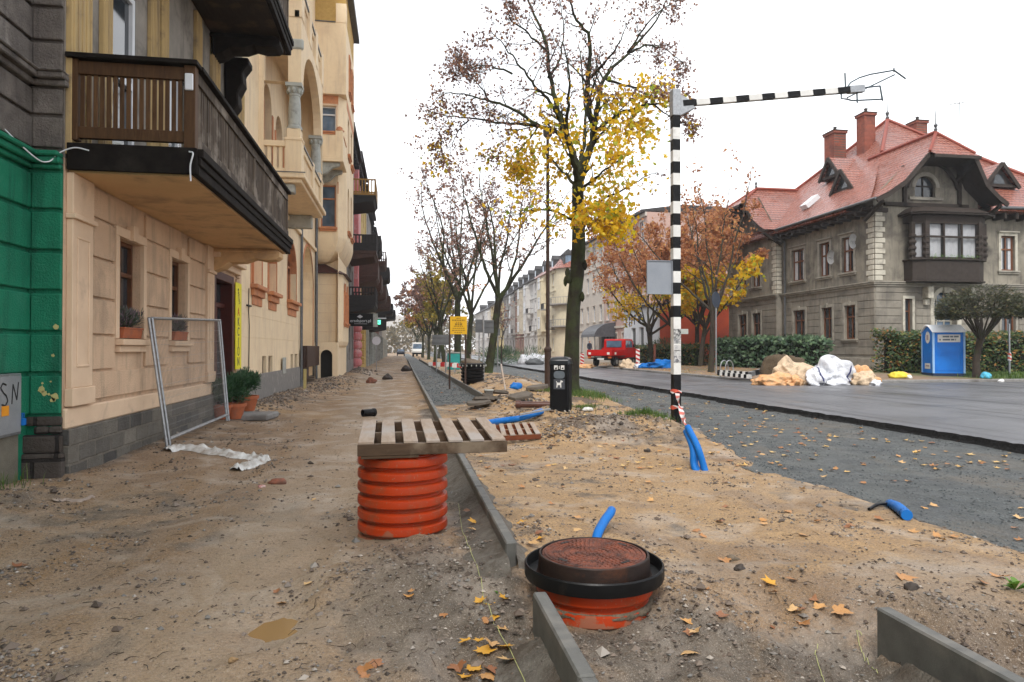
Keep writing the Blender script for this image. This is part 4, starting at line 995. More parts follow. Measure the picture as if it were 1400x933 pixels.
for a, b in ((8.96,9.52),(9.86,10.12),(11.62,11.95),(12.1,12.42),(14.05,14.4),(15.2,15.8),(17.4,18.15)):
    mb = MB(); pbox(mb, P, a, b, 3.95, 8.2, -.07, 0)
    for k in range(5): u = a+(b-a)*(k+.5)/5; pbox(mb, P, u-.015, u+.015, 4.2, 8.0, -.085, -.06)
    mb.build('upper_pilaster', OCHREW, root, bevel=.006, recalc=True)
window(root, P, *U1, d=.06, fm=WHITEF, mull=0, trans=.50, fw=.10, name='balcony_door'); window(root, P, *U2, d=.06, fm=WHITEF, mull=1, trans=.3, fw=.07)
for a in ((10.3,11.3,8.7,11),(12.6,13.9,8.7,11)): window(root, P, *a, d=.22, fm=BRNF)
# doorway
f = MB(); pbox(f, P, DR[0]-.0, DR[0]+.16, .25, 3.32, -.03, .33); pbox(f, P, DR[1]-.16, DR[1], .25, 3.32, -.03, .33); pbox(f, P, DR[0]+.16, DR[1]-.16, 3.14, 3.32, -.03, .33); pbox(f, P, DR[0]+.16, DR[1]-.16, 2.55, 2.66, .14, .30); pbox(f, P, 16.36, 16.48, .25, 2.55, .14, .30)
d_ = f.build('door_frame', REDW, root, bevel=.01, recalc=True)
f = MB(); pbox(f, P, DR[0]+.16, DR[1]-.16, .25, 3.14, .24, .26); f.build('door_glass', GLASS, d_)
rng = random.Random(2); 
for k, c in enumerate(((.55,.06,.05),(.12,.25,.45),(.6,.6,.58),(.10,.3,.35),(.6,.6,.6),(.35,.36,.4))):
    f = MB(); pbox(f, P, 15.76, 16.3, .85+.36*k, 1.15+.36*k, .225, .235); f.build('poster', mk('poster', c, tuple(x*.5 for x in c), 14, .4, 0, 0), d_)
f = MB(); pbox(f, P, DR[0]-.1, DR[1]+.15, -.2, .22, -.25, .4); f.build('doorstep', CONC, root, bevel=.02, recalc=True)
f = MB(); pbox(f, P, 15.3, 17.75, 3.40, 3.55, -.10, 0); pbox(f, P, 15.25, 17.8, 3.55, 3.66, -.22, 0); f.build('door_cornice', BEIGET, root, bevel=.015, recalc=True)
# lower balcony
XO, YA, YB = -2.56, 9.0, 16.15
def balcony(z0, full=True):
    s_ = MB(); s_.box(XB+.003, YA, z0+.02, XO+.02, YB, z0+.30); b = s_.build('balcony', BLKW, root)
    s_ = MB(); s_.box(XB+.01, YA+.04, z0-.015, XO-.03, YB-.04, z0+.018)
    if full: s_.build('soffit', SOFFIT, b)
    else: s_.build('soffit_planks', DKP, b)
    s_ = MB(); s_.box(XB+.02, YA-.05, z0+.0, XO+.06, YA+.0-.002, z0+.33)      # near fascia
    s_.box(XO+.022, YA-.0, z0+.0, XO+.07, YB+.03, z0+.12); s_.box(XO+.022, YA, z0+.123, XO+.095, YB+.05, z0+.22); s_.box(XO+.022, YA, z0+.223, XO+.125, YB+.07, z0+.33)
    s_.box(XB+.02, YB+.002, z0, XO+.06, YB+.05, z0+.33)
    s_.build('fascia', BLKW, b, bevel=.008, recalc=True)
    zb, zt = z0+.37, z0+1.36
    r = MB(); r.box(XB-.0+.02, YA-.03, zb, XB+.13, YA+.09, zt); r.build('end_post', BROWNW, b, bevel=.006, recalc=True)
    r = MB(); r.box(XO-.10, YA-.035, zb-.04, XO+.035, YA+.10, zt); r.build('corner_post', BROWNW, b, bevel=.006, recalc=True)
    r = MB(); r.box(XB+.13, YA-.01, zb+.03, XO-.10, YA+.06, zb+.17); r.box(XB+.13, YA-.01, zt-.18, XO-.10, YA+.06, zt-.02)
    k = XB+.14
    while k < XO-.14: r.box(k, YA+.012, zb+.165, k+.050, YA+.034, zt-.175); k += .0745
    r.build('end_railing', BROWNW, b, bevel=.004, recalc=True)
    r = MB(); r.box(XO-.055, YA+.10, zb+.0, XO+.03, YB-.02, zb+.14); r.box(XO-.05, YA+.1, zt-.16, XO+.02, YB-.02, zt-.02)
    k = YA+.12
    while k < YB-.06: r.box(XO-.03, k, zb+.135, XO-.008+random.uniform(-.004,.004), k+.062, zt-.155); k += .094
    for yy in (YA+3.55, YB-.09): r.box(XO-.045, yy, zb+.14, XO+.016, yy+.09, zt-.16)
    r.build('front_railing', DKWF, b, bevel=.004, recalc=True)
    r = MB(); r.box(XB+.01, YA-.09, zt-.005, XO+.07, YA+.13, zt+.055); r.box(XO-.12, YA+.132, zt-.004, XO+.085, YB+.04, zt+.054); r.box(XB+.02, YB-.10, zt-.006, XO-.123, YB+.04, zt+.05)
    r.build('handrail', BLKW, b, bevel=.008, recalc=True)
    r = MB(); r.box(XB+.02, YB-.06, zb, XO-.06, YB-.02, zt-.01); r.build('far_end_boards', DKW, b)
    return b
b = balcony(3.76)
r = MB(); r.box(XO-.085, YA-.062, 4.80, XO+.015, YA-.037, 5.01); r.build('white_box', WHITEF, b, bevel=.01, recalc=True)
# carved bracket beam at the far end
def bracket(parent, z, mat, y, t=.30, name='bracket'):
    q = [(XB,0),(XO-.10,0),(XO-.02,-.06),(XO-.02,-.16),(XO-.10,-.22),(XO-.35,-.24),(XO-.55,-.20),(XO-.75,-.28),(XO-1.05,-.30),(XO-1.2,-.42),(XB,-.50)]
    r = MB(); r.prism([(x, y, z+h) for x, h in q], (0,t,0)); r.box(XB, y-.02, z-.09, XO-.08, y-.001, z-.03); return r.build(name, mat, parent, bevel=.012, recalc=True)
bracket(b, 3.742, SOFFIT, 15.3, .45)
b2 = balcony(8.32, False)
bracket(b2, 8.30, BLKW, 15.2, .5); bracket(b2, 8.30, BLKW, 12.4, .3)
# carved gable ornament on the facade end under the upper balcony
r = MB(); P_ = [(6.95,0),(6.95,.12),(7.2,.30),(7.45,.28),(7.7,.40),(7.95,.38),(8.15,.52),(8.28,.52),(8.28,0)]; r.prism([(XB+.02+h, 16.35, z) for z, h in P_], (0,.45,0)); r.build('carved_console', BLKW, root, bevel=.03, recalc=True)
# loose white cable at the corner
q = [(-4.42,8.2,4.15),(-4.18,8.6,3.82),(-4.1,8.78,3.80),(-4.0,8.84,3.93),(-3.85,8.86,4.0),(-3.7,8.88,3.98)]
hose('cable', q, .008, WHITEF, 'thin loose white cable hanging at the corner between green wall and wooden balcony', 'cable')
hose('cable', [(XO-.02,8.92,4.03),(XO+.03,8.9,4.0),(XO+.0,8.9,3.85),(XO+.005,8.9,3.66)], .010, WHITEF, 'short white cable end hanging from the balcony corner', 'cable')
# yellow banner
root = thing('banner', 'tall narrow yellow banner with dark letters beside the shop doorway', 'banner', (XB+.06,17.72,1.1))
mb = MB(); mb.box(XB+.03,17.42,1.10,XB+.045,18.02,3.22); mb.build('banner_cloth', mk('yellow banner',(.80,.72,.02),(.74,.66,.02),4,.5,0,.1,15), root)
NAVY = mk('navy lettering', (.02,.02,.06), (.03,.03,.08), 8, .5, 0, 0)
RED = mk('red paint', (.50,.015,.012), (.42,.012,.012), 5, .42, 0, .05, 40)
text_mesh('lettering', 'szkol', .20, NAVY, frame_m((XB+.047,17.74,2.90), (0,.35,-1), (0,1,.35)), root, .002)
for k, ch in enumerate('AKCJUN'):
    text_mesh('lettering', ch, .30, RED if k == 0 else NAVY, frame_m((XB+.047,17.71,2.50-.245*k), (0,1,0), (0,0,1)), root, .002)
# window boxes with heather
POT = mk('terracotta pot', (.42,.125,.05), (.34,.10,.045), 10, .7, 0, .2, 60, .005, stain=(.25,.10,.06), sscale=6)
HEATH = leafmat('heather', [(0,(.03,.05,.03)),(.5,(.07,.10,.06)),(.8,(.16,.10,.13)),(1,(.25,.16,.20))], .2)
CONIF = leafmat('conifer green', [(0,(.012,.045,.016)),(.5,(.025,.08,.03)),(1,(.06,.13,.05))], .2)
def bush(mb, c, r, n, L, w, rng, up=.3, flat=1.0):
    for _ in range(n):
        u = Vector((rng.gauss(0,1),rng.gauss(0,1),rng.gauss(0,1))).normalized(); k = rng.random()**.45
        p = Vector(c)+Vector((u.x*r[0]*k,u.y*r[1]*k,u.z*r[2]*k)); d = (u+Vector((rng.uniform(-.6,.6),rng.uniform(-.6,.6),up+rng.uniform(-.4,.4)))).normalized()
        s_ = d.orthogonal().normalized()*w; l = L*rng.uniform(.6,1.3)
        mb.add([p-s_*.4, p+s_*.4, p+d*l*.55+s_, p+d*l, p+d*l*.55-s_], [(0,1,2,3,4)])
for (a, b_, w_), lab in zip(((10.55,11.25,W1),(12.8,13.5,W2)), ('orange flower box with heather on the sill of the window nearer the green corner','orange flower box with heather on the sill of the window nearer the doorway')):
    root = thing('flower_box', lab, 'flower box', (XB+.0,(a+b_)/2,1.75), 'flower boxes on window sills')
    mb = MB(); q = [(-.10,0),(.06,0),(.085,.15),(-.115,.15)]; mb.prism([(XB+.01+x, a, 1.752+z) for x, z in q], (0,b_-a,0)); mb.box(XB-.12,a-.015,1.885,XB+.105,b_+.015,1.91); mb.build('planter', POT, root, bevel=.006, recalc=True)
    mb = MB(); rng = random.Random(int(a*10)); bush(mb, (XB,(a+b_)/2,1.98), (.10,(b_-a)*.46,.10), 420, .10, .008, rng, 1.0)
    for _ in range(9): bush(mb, (XB+rng.uniform(-.06,.08),rng.uniform(a,b_),2.08), (.03,.03,.09), 30, .09, .006, rng, 1.2)
    mb.build('heather_plants', HEATH, root)
# potted conifers by the door
for (px, py, r, hh, hp, lab) in ((320,573,.26,.55,.34,'potted conifer in terracotta pot in front of the doorway, nearer the fence panel'),(338,552,.27,.50,.36,'potted conifer in terracotta pot under the yellow banner'),(303,570,.22,.45,.30,'small dark conifer in a pot half hidden behind the fence panel')):
    p = onX(px, py, -3.62 if px != 303 else -3.8); p.z = H(p.x,p.y)
    root = thing('potted_conifer', lab, 'potted plant', p, 'potted conifers by the shop door')
    mb = MB(); mb.lathe(p, [(r*.62,0),(r*.9,hp*.8),(r*1.0,hp*.8),(r*1.02,hp),(r*.86,hp),(r*.84,hp*.9)], 24, (True,True)); mb.build('pot', POT, root, smooth=35)
    mb = MB(); rng = random.Random(px); 
    for _ in range(14): bush(mb, (p.x+rng.uniform(-.6,.6)*r, p.y+rng.uniform(-.6,.6)*r, p.z+hp+hh*rng.uniform(.25,.95)), (r*.55,r*.55,hh*.30), 230, .10, .007, rng, .9)
    mb.build('foliage', CONIF, root)

# ---------- cream building with loggia and oriel
YD = 38.6
root = thing('cream_tenement', 'tall cream tenement with arched corner loggia, pale columns and rounded oriel', 'building', (XB,28,0))
CW = [(19.35,20.75,3.36,5.1,True),(21.72,23.1,3.36,5.05,True),(25.30,27.35,3.38,5.5,True),(29.0,32.4,.4,6.05,True,.7)]
BW = [(20.9,21.5,.62,1.38),(21.85,22.5,.62,1.38),(26.1,26.7,.62,1.4),(27.1,27.8,.62,1.4)]
L1 = [(20.9,22.2,6.62,9.6,True),(22.9,24.2,6.62,9.3,True),(27.6,29.0,7.3,9.8,True),(30.4,31.8,7.3,9.8,True),(20.9,22.2,11.2,13.6),(22.9,24.2,11.2,13.6),(27.6,29.0,11.4,13.6),(30.4,31.8,11.4,13.6)]
mb = MB(); wall(mb, P, Y1+.002, 33.2, .8, 19.5, CW+[b+(False,.15) for b in BW]+L1, .3); mb.box(-12, Y1+.01, 0, XB-.71, 33.2, 19.5); mb.build('facade_wall', CREAM, root)
mb = MB(); pbox(mb, P, Y1+.01, 29.0, -.3, .88, -.06, .0); mb.build('plinth', mk('grey base render',(.25,.235,.22),(.17,.16,.15),3,.9,0,.6,40,.012,stain=(.33,.31,.28),sscale=3), root)
cl = MB(); 
for z in (1.9,2.5,3.1): pbox(cl, P, Y1+.01, 29.0, z, z+.018, -.006, 0)
pbox(cl, P, Y1+.01, 33.1, 6.15, 6.30, -.10, 0); cl.build('string_course', CREAM, root, bevel=.004, recalc=True)
for i, w_ in enumerate(CW[:3]):
    wn_ = window(root, P, *w_[:4], d=.26, fm=TERRA, gm=TERRA if i < 2 else GLASS, arch=True, mull=1, trans=.62)
    mb = MB(); pbox(mb, P, w_[0]-.12, w_[1]+.12, 3.24, 3.355, -.20, .02); pbox(mb, P, w_[0]-.05, w_[1]+.05, 3.05, 3.236, -.10, 0); pbox(mb, P, w_[0]+.05, w_[1]-.05, 2.80, 3.045, -.03, 0); mb.build('sill', TERRA, wn_, bevel=.015, recalc=True)
    mb = MB(); A = arc(w_[0]-.09, w_[1]+.09, w_[3]+.09); B_ = arc(w_[0]+.005, w_[1]-.005, w_[3]-.005)
    for (a1,a2),(b1,b2) in zip(zip(A,A[1:]), zip(B_,B_[1:])): mb.add([P(*a1,-.02),P(*a2,-.02),P(*b2,-.02),P(*b1,-.02)], [(0,1,2,3)]); mb.add([P(*b1,-.02),P(*b2,-.02),P(*b2,.28),P(*b1,.28)], [(0,1,2,3)])
    for u in (w_[0]-.09, w_[1]+.002): pbox(mb, P, u, u+.088, 3.36, A[0][1], -.02, -.001)
    mb.build('surround', TERRA, wn_)
for w_ in BW: window(root, P, *w_, d=.14, fm=mk('cellar shutter',(.10,.055,.035),(.07,.04,.028),8,.7,0,.1,40), gm=DARK, mull=0, trans=0, name='cellar_window')
mb = MB(); A = arc(28.88, 32.52, 6.17); B_ = arc(29.0,32.4,6.05)
for (a1,a2),(b1,b2) in zip(zip(A,A[1:]), zip(B_,B_[1:])): mb.add([P(*a1,-.03),P(*a2,-.03),P(*b2,-.03),P(*b1,-.03)], [(0,1,2,3)]); mb.add([P(*a1,-.03),P(*a2,-.03),P(*a2,.0),P(*a1,.0)], [(0,1,2,3)])
pbox(mb, P, 32.403, 32.52, 1.7, 4.4, -.03, -.001); pbox(mb, P, 28.88, 28.997, 1.7, 4.4, -.03, -.001)
pt = mb.build('portal_trim', TERRA, root)
mb = MB(); pbox(mb, P, 29.0, 32.4, .4, 6.05, .69, .705); mb.build('portal_back_wall', CREAM, pt)
mb = MB(); pbox(mb, P, 28.5, 32.6, .85, 1.72, -.28, -.05); pbox(mb, P, 28.3, 29.6, .35, 1.6, -.20, -.07); mb.build('meter_boxes', mk('dark brown boxes',(.06,.03,.02),(.04,.022,.016),6,.6,0,.1,30), root, bevel=.01, recalc=True)
mb = MB(); pbox(mb, P, 24.0, 24.6, .75, 1.3, -.085, -.055); mb.build('meter_door', PALE, root, bevel=.006, recalc=True)
for w_ in L1[:2]:
    mb = MB(); pbox(mb, P, w_[0]-.2, w_[0]-.005, w_[2], w_[3]-.7, -.03, -.001); mb.build('door_jamb', TERRA, root); mb = MB(); pbox(mb, P, w_[1]+.005, w_[1]+.2, w_[2], w_[3]-.7, -.03, -.001); mb.build('door_jamb', TERRA, root)
for w_ in L1: 
    window(root, P, *w_[:4], d=.28, fm=TERRA if w_[2] < 7 else BRNF, gm=GLASS, arch=len(w_) > 4 and w_[4], mull=1, trans=.66)
# loggia
LX, LY0, LY1 = -2.84, 20.25, 25.7
PL, PN = ASH(LX), FSH(LY0)
mb = MB(); mb.box(XB, LY0-.10, 6.48, LX+.12, LY1+.1, 6.62); mb.box(XB, LY0, 6.36, LX+.02, LY1, 6.477); lg = mb.build('loggia', CREAM, root, bevel=.02, recalc=True)
mb = MB(); mb.box(XB,LY0+.05,10.95,LX,LY1,11.15); mb.build('ceiling_slab', CREAM, lg)
mb = MB(); mb.box(XB, LY1-.6, 5.9, LX-.3, LY1-.25, 6.357); mb.build('console', PALE, lg, bevel=.05, recalc=True, seg=2)
mb = MB(); mb.box(XB, LY0+.12, 6.10, LX-.2, LY0+.5, 6.358); mb.box(XB, LY0+.16, 5.86, LX-.55, LY0+.46, 6.097); mb.build('console', PALE, lg, bevel=.05, recalc=True, seg=2)
mb = MB(); wall(mb, PN, XB, LX+.0, 9.25, 10.95, [(XB+.16,LX-.36,8.0,10.35,True,.22)], .22)
def earch(mb):
    # elliptical arch over the whole front
    a, b, zs, zt = LY0+.46, LY1-.5, 9.25, 10.80; n = 20; A = [((a+b)/2-(b-a)/2*math.cos(math.pi*i/n), zs+(zt-zs)*math.sin(math.pi*i/n)) for i in range(n+1)]
    for x in (LX, LX-.26):
        for u0, u1 in ((LY0,a),(b,LY1)): mb.add([(x,u0,9.25),(x,u1,9.25),(x,u1,10.95),(x,u0,10.95)],[(0,1,2,3)])
        for (p,q),(r_,s_) in zip(A,A[1:]): mb.add([(x,p,q),(x,r_,s_),(x,r_,10.95),(x,p,10.95)],[(0,1,2,3)])
    for (p,q),(r_,s_) in zip(A,A[1:]): mb.add([(LX,p,q),(LX,r_,s_),(LX-.26,r_,s_),(LX-.26,p,q)],[(0,1,2,3)])
    mb.add([(LX,b,9.25),(LX,LY1,9.25),(LX-.26,LY1,9.25),(LX-.26,b,9.25)],[(0,1,2,3)])
mb = MB(); NW = [(XB+.14,LX-.36,7.4,10.35,True,.24)]; wall(mb, PN, XB, LX, 9.25, 10.95, [(XB+.14,LX-.36,9.25,10.35,True,.24)], .24)
wall(mb, PN, XB, XB+.14, 6.62, 9.25)
FA = [(LY0+.46,LY1-.5,8.98,10.80,True,.26)]; earch(mb); wall(mb, lambda u,z,d: (u,LY0+.24+d,z), XB, LX-.26, 9.25, 10.95, [(XB+.14,LX-.36,9.25,10.35,True,0)], .0)
mb.box(XB, LY1-.02, 6.62, LX, LY1+.02, 10.95)
mb.build('arcade', CREAM, lg)
def column(cx, cy, z0, z1, r, parent):
    mb = MB(); h = z1-z0
    mb.lathe((cx,cy,z0), [(r*1.25,0),(r*1.25,.05),(r*1.18,.09),(r*1.02,.11),(r*1.04,h*.25),(r*.98,h*.55),(r*.86,h-.36),(r*.95,h-.34),(r*.95,h-.31),(r*.88,h-.29),(r*1.0,h-.20),(r*1.25,h-.10)], 24)
    mb.box(cx-r*1.3,cy-r*1.3,z1-.10,cx+r*1.3,cy+r*1.3,z1)
    for k in range(8): t = k*math.pi/4; mb.lathe((cx+r*1.08*math.cos(t),cy+r*1.08*math.sin(t),z1-.28), [(.02,0),(.05,.06),(.05,.12),(.02,.16)], 6)
    mb.build('column', PALE, parent, smooth=35)
for cy in (LY0+.23, LY1-.26):
    mb = MB(); mb.box(LX-.44, cy-.23, 6.62, LX+.02, cy+.23, 7.62); mb.box(LX-.40, cy-.20, 7.623, LX-.02, cy+.20, 7.93); mb.box(LX-.46,cy-.25,7.58,LX+.04,cy+.25,7.66); mb.build('pedestal', CREAM, lg, bevel=.01, recalc=True)
    column(LX-.21, cy, 7.93, 9.25, .175, lg)
mb = MB()
pbox(mb, PN, XB+.0, LX-.44, 6.62, 6.78, .04, .16); pbox(mb, PN, XB, LX-.44, 7.40, 7.56, .02, .18)
for k in range(5): u = XB+.06+k*.16; pbox(mb, PN, u, u+.10, 6.78, 7.40, .07, .14)
for a, b_ in ((LY0+.46,23.0),(23.36,LY1-.49)):
    pbox(mb, PL, a, b_, 6.62, 6.78, .04, .16); pbox(mb, PL, a, b_, 7.40, 7.56, .02, .18); n = int((b_-a)/.2)
    for k in range(n): u = a+(b_-a)*(k+.25)/n; pbox(mb, PL, u, u+.11, 6.78, 7.40, .07, .14)
pbox(mb, PL, 23.0, 23.36, 6.62, 7.7, -.01, .3); mb.build('balustrade', CREAM, lg, bevel=.008, recalc=True)
mb = MB(); pbox(mb, PL, LY0+.46, 23.0, 7.562, 7.60, -.02, .22); pbox(mb, PL, 23.36, LY1-.49, 7.562, 7.60, -.02, .22); mb.box(XB, LY0-.12, 6.622, LX+.14, LY0-.10, 6.65); mb.build('coping_sheet', ZINC, lg)
# terrace above
mb = MB()
for a in (LY0+.02, 22.0, 23.6, LY1-.4): mb.box(LX-.44, a, 11.152, LX+.02, a+.5, 12.35)
pbox(mb, PL, LY0+.02, LY1, 11.152, 11.35, .05, .2); pbox(mb, PL, LY0+.5, LY1, 11.95, 12.12, .04, .22)
for k in range(18): u = LY0+.6+k*.26; pbox(mb, PL, u, u+.1, 11.35, 11.95, .08, .16)
mb.box(XB, LY0+.03, 11.152, LX-.44, LY0+.2, 12.1); mb.build('terrace_parapet', CREAM, lg, bevel=.01, recalc=True)
mb = MB(); pbox(mb, PL, LY0+.5, LY1, 12.122, 12.17, .0, .26); mb.build('terrace_coping', ZINC, lg)
mb = MB(); mb.box(LX-.42,LY0-.04,10.2,LX+.06,LY0+.1,10.5); mb.build('capital_ornament', PALE, lg, bevel=.04, recalc=True)
# projecting bay, oriel and upper box
bx = -2.60; BY0, BY1 = 33.2, 38.4
PB, PBN = ASH(bx), FSH(BY0)
mb = MB(); cw = [(-3.75,-3.05,7.35,9.35,False,.18),(-3.75,-3.05,11.9,13.1,False,.18)]
# canted near corner of the first floor bay: near face plus chamfer
wall(mb, PBN, XB, bx-.35, 6.9, 13.6, cw); 
mb.add([(bx-.35,BY0,6.9),(bx,BY0+.5,6.9),(bx,BY0+.5,13.6),(bx-.35,BY0,13.6)], [(0,1,2,3)])
fw_ = [(34.4,35.5,7.4,9.6,True,.2),(36.4,37.5,7.4,9.6,True,.2),(34.4,35.5,11.2,13.0,False,.2),(36.4,37.5,11.2,13.0,False,.2)]
wall(mb, PB, BY0+.5, BY1, 6.9, 13.6, fw_); wall(mb, lambda u,z,d:(u,BY1,z), XB, bx, 6.9, 13.6)
# bellied underside
seg = 9
for i in range(seg):
    t0, t1 = i/seg, (i+1)/seg
    f_ = lambda t: (math.sin(t*math.pi/2), 6.9-1.1*(1-math.cos(t*math.pi/2))**.8)
    ring = []
    for t in (t0, t1):
        k = 1-(1-math.cos(t*math.pi/2)); z = 6.9-1.25*math.sin(t*math.pi/2)**1.5; k = math.cos(t*math.pi/2)**.6
        xo = XB+(bx-XB)*k; yn = BY0+(1-k)*.9
        ring.append([(XB,yn,z),(xo-.35*k,yn,z),(xo,yn+.5*k,z),(xo,BY1,z)])
    for a_, b_, c_, d_2 in zip(ring[0], ring[0][1:], ring[1][1:], ring[1]): mb.add([a_,b_,c_,d_2], [(0,1,2,3)])
mb.build('bay_wall', CREAM, root)
for w_ in cw: window(root, PBN, *w_[:4], d=.16, fm=TERRA if w_[2] < 10 else WHITEF, gm=GLASSB, mull=0, trans=.68, sill=TERRA, sur=BEIGET, sw=.08)
for w_ in fw_: window(root, PB, *w_[:4], d=.18, fm=TERRA, gm=GLASS, arch=w_[4], mull=1, sill=TERRA)
mb = MB(); pbox(mb, PBN, -3.04, -2.96, 9.0, 9.45, -.012, 0); mb.box(XB, BY0-.012, 13.02+.14, bx-.35, BY0-.002, 13.6); pbox(mb, PB, BY0+.5, BY1, 13.2, 13.6, -.012, 0); pbox(mb, PBN,-2.98,-2.93,8.95,9.5,-.02,0); mb.build('painted_frieze', TERRA, root)
# small balcony on scroll brackets
mb = MB(); mb.box(XB, 31.2, 9.95, bx+.05, BY0-.003, 10.12); sb = mb.build('bay_balcony', CREAM, root, bevel=.015, recalc=True)
mb = MB(); mb.box(bx-.30,31.22,10.123,bx+.03,31.55,11.35); mb.box(XB,31.22,10.123,bx-.302,31.4,11.15); mb.box(bx-.14,31.552,10.123,bx+.02,33.19,11.15); mb.build('parapet', CREAM, sb, bevel=.01, recalc=True)
mb = MB(); mb.lathe((bx-.13,31.4,11.35), [(.22,0),(.2,.05),(.12,.1),(.14,.16),(.02,.24)], 10); mb.box(XB,31.18,11.153,bx-.31,31.44,11.19); mb.box(bx-.16,31.56,11.153,bx+.05,33.19,11.20); mb.build('coping', TERRA, sb, bevel=.01, recalc=True)
for y_ in (31.35, 32.7):
    mb = MB(); mb.prism([(XB,y_,9.945),(bx-.1,y_,9.945),(bx-.15,y_,9.80),(bx-.45,y_,9.70),(bx-.7,y_,9.45),(XB,y_,9.2)], (0,.28,0)); mb.build('scroll_bracket', PALE, sb, bevel=.04, recalc=True, seg=2)
# upper box with roughcast
mb = MB(); mb.box(-6, 32.95, 13.602, bx+.02, BY1+.2, 17.0); mb.box(bx-.45,32.93,17.0,bx+.03,33.4,17.9); mb.build('upper_storey', CREAM, root)
mb = MB(); mb.box(-6, 32.96, 17.002, bx-.0, BY1+.2, 18.6); mb.build('roughcast_storey', YELR, root)
mb = MB(); mb.box(-6, 32.9, 16.98, bx-.47, 32.955, 17.03); mb.box(-6.2,32.6,18.6,bx+.3,BY1+.4,18.85); mb.build('eaves', ZINC, root, bevel=.01, recalc=True)
window(root, PB, 34.6, 35.6, 14.4, 16.2, d=-.03, fm=TERRA, gm=GLASS, sill=TERRA); window(root, PB, 36.4, 37.4, 14.4, 16.2, d=-.03, fm=TERRA, gm=GLASS, sill=TERRA)
# ground floor oriel
ox = -2.78; OY0 = 33.6; q0, q1 = 1.95, 5.2
def ring(k, z): x = XB+(ox-XB)*k; return [(XB,OY0+(1-k)*.5,z),(x-.3*k,OY0+(1-k)*.5,z),(x,OY0+.45*k+(1-k)*.5,z),(x,37.6-(1-k)*.6,z),(XB,37.6-(1-k)*.6,z)]
mb = MB(); rs = [ring(1,q1),ring(1,q0)]+[ring(math.cos(R(a))**.8,q0-.55*math.sin(R(a))) for a in (20,40,55,68,80,88)]
for r0_, r1_ in zip(rs, rs[1:]):
    for i in range(4): mb.add([r0_[i],r0_[i+1],r1_[i+1],r1_[i]], [(0,1,2,3)])
orl = mb.build('oriel', CREAM, root)
mb = MB(); t_ = ring(1,q1+.01); t_ = [(p[0]+(.18 if i in (1,2,3) else 0), p[1]+(-.2 if i < 2 else (.2 if i > 2 else -.05)), p[2]) for i, p in enumerate(t_)]; ap = [(XB,34.2,5.95),(XB,37.0,5.95)]
mb.add(t_+ap, [(0,1,5),(1,2,5),(2,3,6,5),(3,4,6),(4,3,2,1,0)]); mb.build('oriel_roof', mk('dark red sheet roof',(.085,.03,.022),(.05,.025,.02),6,.6,0,.1,20), orl)
wf = window(root, ASH(ox), 34.5, 35.4, 2.9, 4.9, d=-.02, fm=TERRA, gm=TERRA, arch=True, sill=TERRA); wf = window(root, ASH(ox), 36.1, 37.0, 2.9, 4.9, d=-.02, fm=TERRA, gm=TERRA, arch=True, sill=TERRA)
mb = MB(); 
for z in (2.4,2.85,3.3,3.75,4.2,4.65): pbox(mb, FSH(OY0), XB, ox-.3, z, z+.02, -.006, 0)
mb.build('oriel_joints', BEIGET, orl)
mb = MB(); wall(mb, FSH(33.25), XB, -2.95, -.1, 1.9, [(-3.75,-3.2,0,1.55,True,.2)], .2); wall(mb, ASH(-2.95), 33.25, BY1, -.1, 6.2); wall(mb, FSH(33.9), XB, -2.95, 1.9, 7.0); mb.build('bay_base', CREAM, root)
mb = MB(); mb.add([FSH(33.25)(a,b,.19) for a,b in [(-3.75,0)]+arc(-3.75,-3.2,1.55)+[(-3.2,0)]], [tuple(range(17))]); mb.build('cellar_door', DARK, root)
for x_, y_ in ((XB+.09,28.2),(-3.9,33.05)):
    mb = MB(); mb.tube([(x_,y_,.1),(x_,y_,6.3 if y_ < 30 else 5.4),(x_-.02,y_+.1,6.9 if y_ < 30 else 5.7),(x_-.02,y_+.1,18)], .055, 8); mb.build('downpipe', ZINC, root, smooth=40)
mb = MB(); mb.box(-12, Y1, 19.5, XB+.5, 33.2, 19.9); mb.build('roof_edge', ZINC, root)
# wire bits on the facade
mb = MB(); mb.tube([P(19.0,1.0,-.02),P(19.0,2.2,-.03),P(18.95,2.6,-.02),P(18.98,3.2,-.02)], .012, 5); mb.box(XB,18.75,2.72,XB+.05,19.2,2.76); mb.build('wall_cable', BLACKM, root)

# ---------- further buildings of the left row
XR = -3.1
PINK = mk('pink render', (.62,.16,.17), (.55,.22,.22), 3, .8, 0, .2, 30, stain=(.62,.40,.38), sscale=2); PINKL = mk('pale pink render', (.62,.36,.35), (.55,.28,.28), 3, .8, 0, .3, 20)
YELW = mk('yellow render', (.55,.38,.12), (.48,.33,.11), 3, .8, 0, .2, 30); GREYW = mk('grey render', (.33,.31,.29), (.25,.235,.22), 2, .85, 0, .2, 30, stain=(.15,.14,.13)); CREAMW = mk('dull cream render', (.48,.43,.34), (.40,.35,.28), 2, .85, 0, .2, 30, stain=(.25,.22,.18)); BRICKW = mk('dull brick', (.24,.10,.075), (.17,.08,.065), 3, .85, 0, .3, 30)
SLATE = mk('dark roof', (.05,.045,.045), (.035,.032,.032), 5, .7, 0, .2, 30)
BKW = mk('dark brown balcony boards', (.085,.042,.030), (.05,.028,.022), 6, .7, 0, .2, 40); BLKB = mk('black balcony boards', (.018,.016,.016), (.03,.027,.026), 6, .7, 0, .2, 40)
YWD = wood('yellow balcony slats', (.42,.24,.06), (.30,.16,.04), (9,9,1.2), .6)
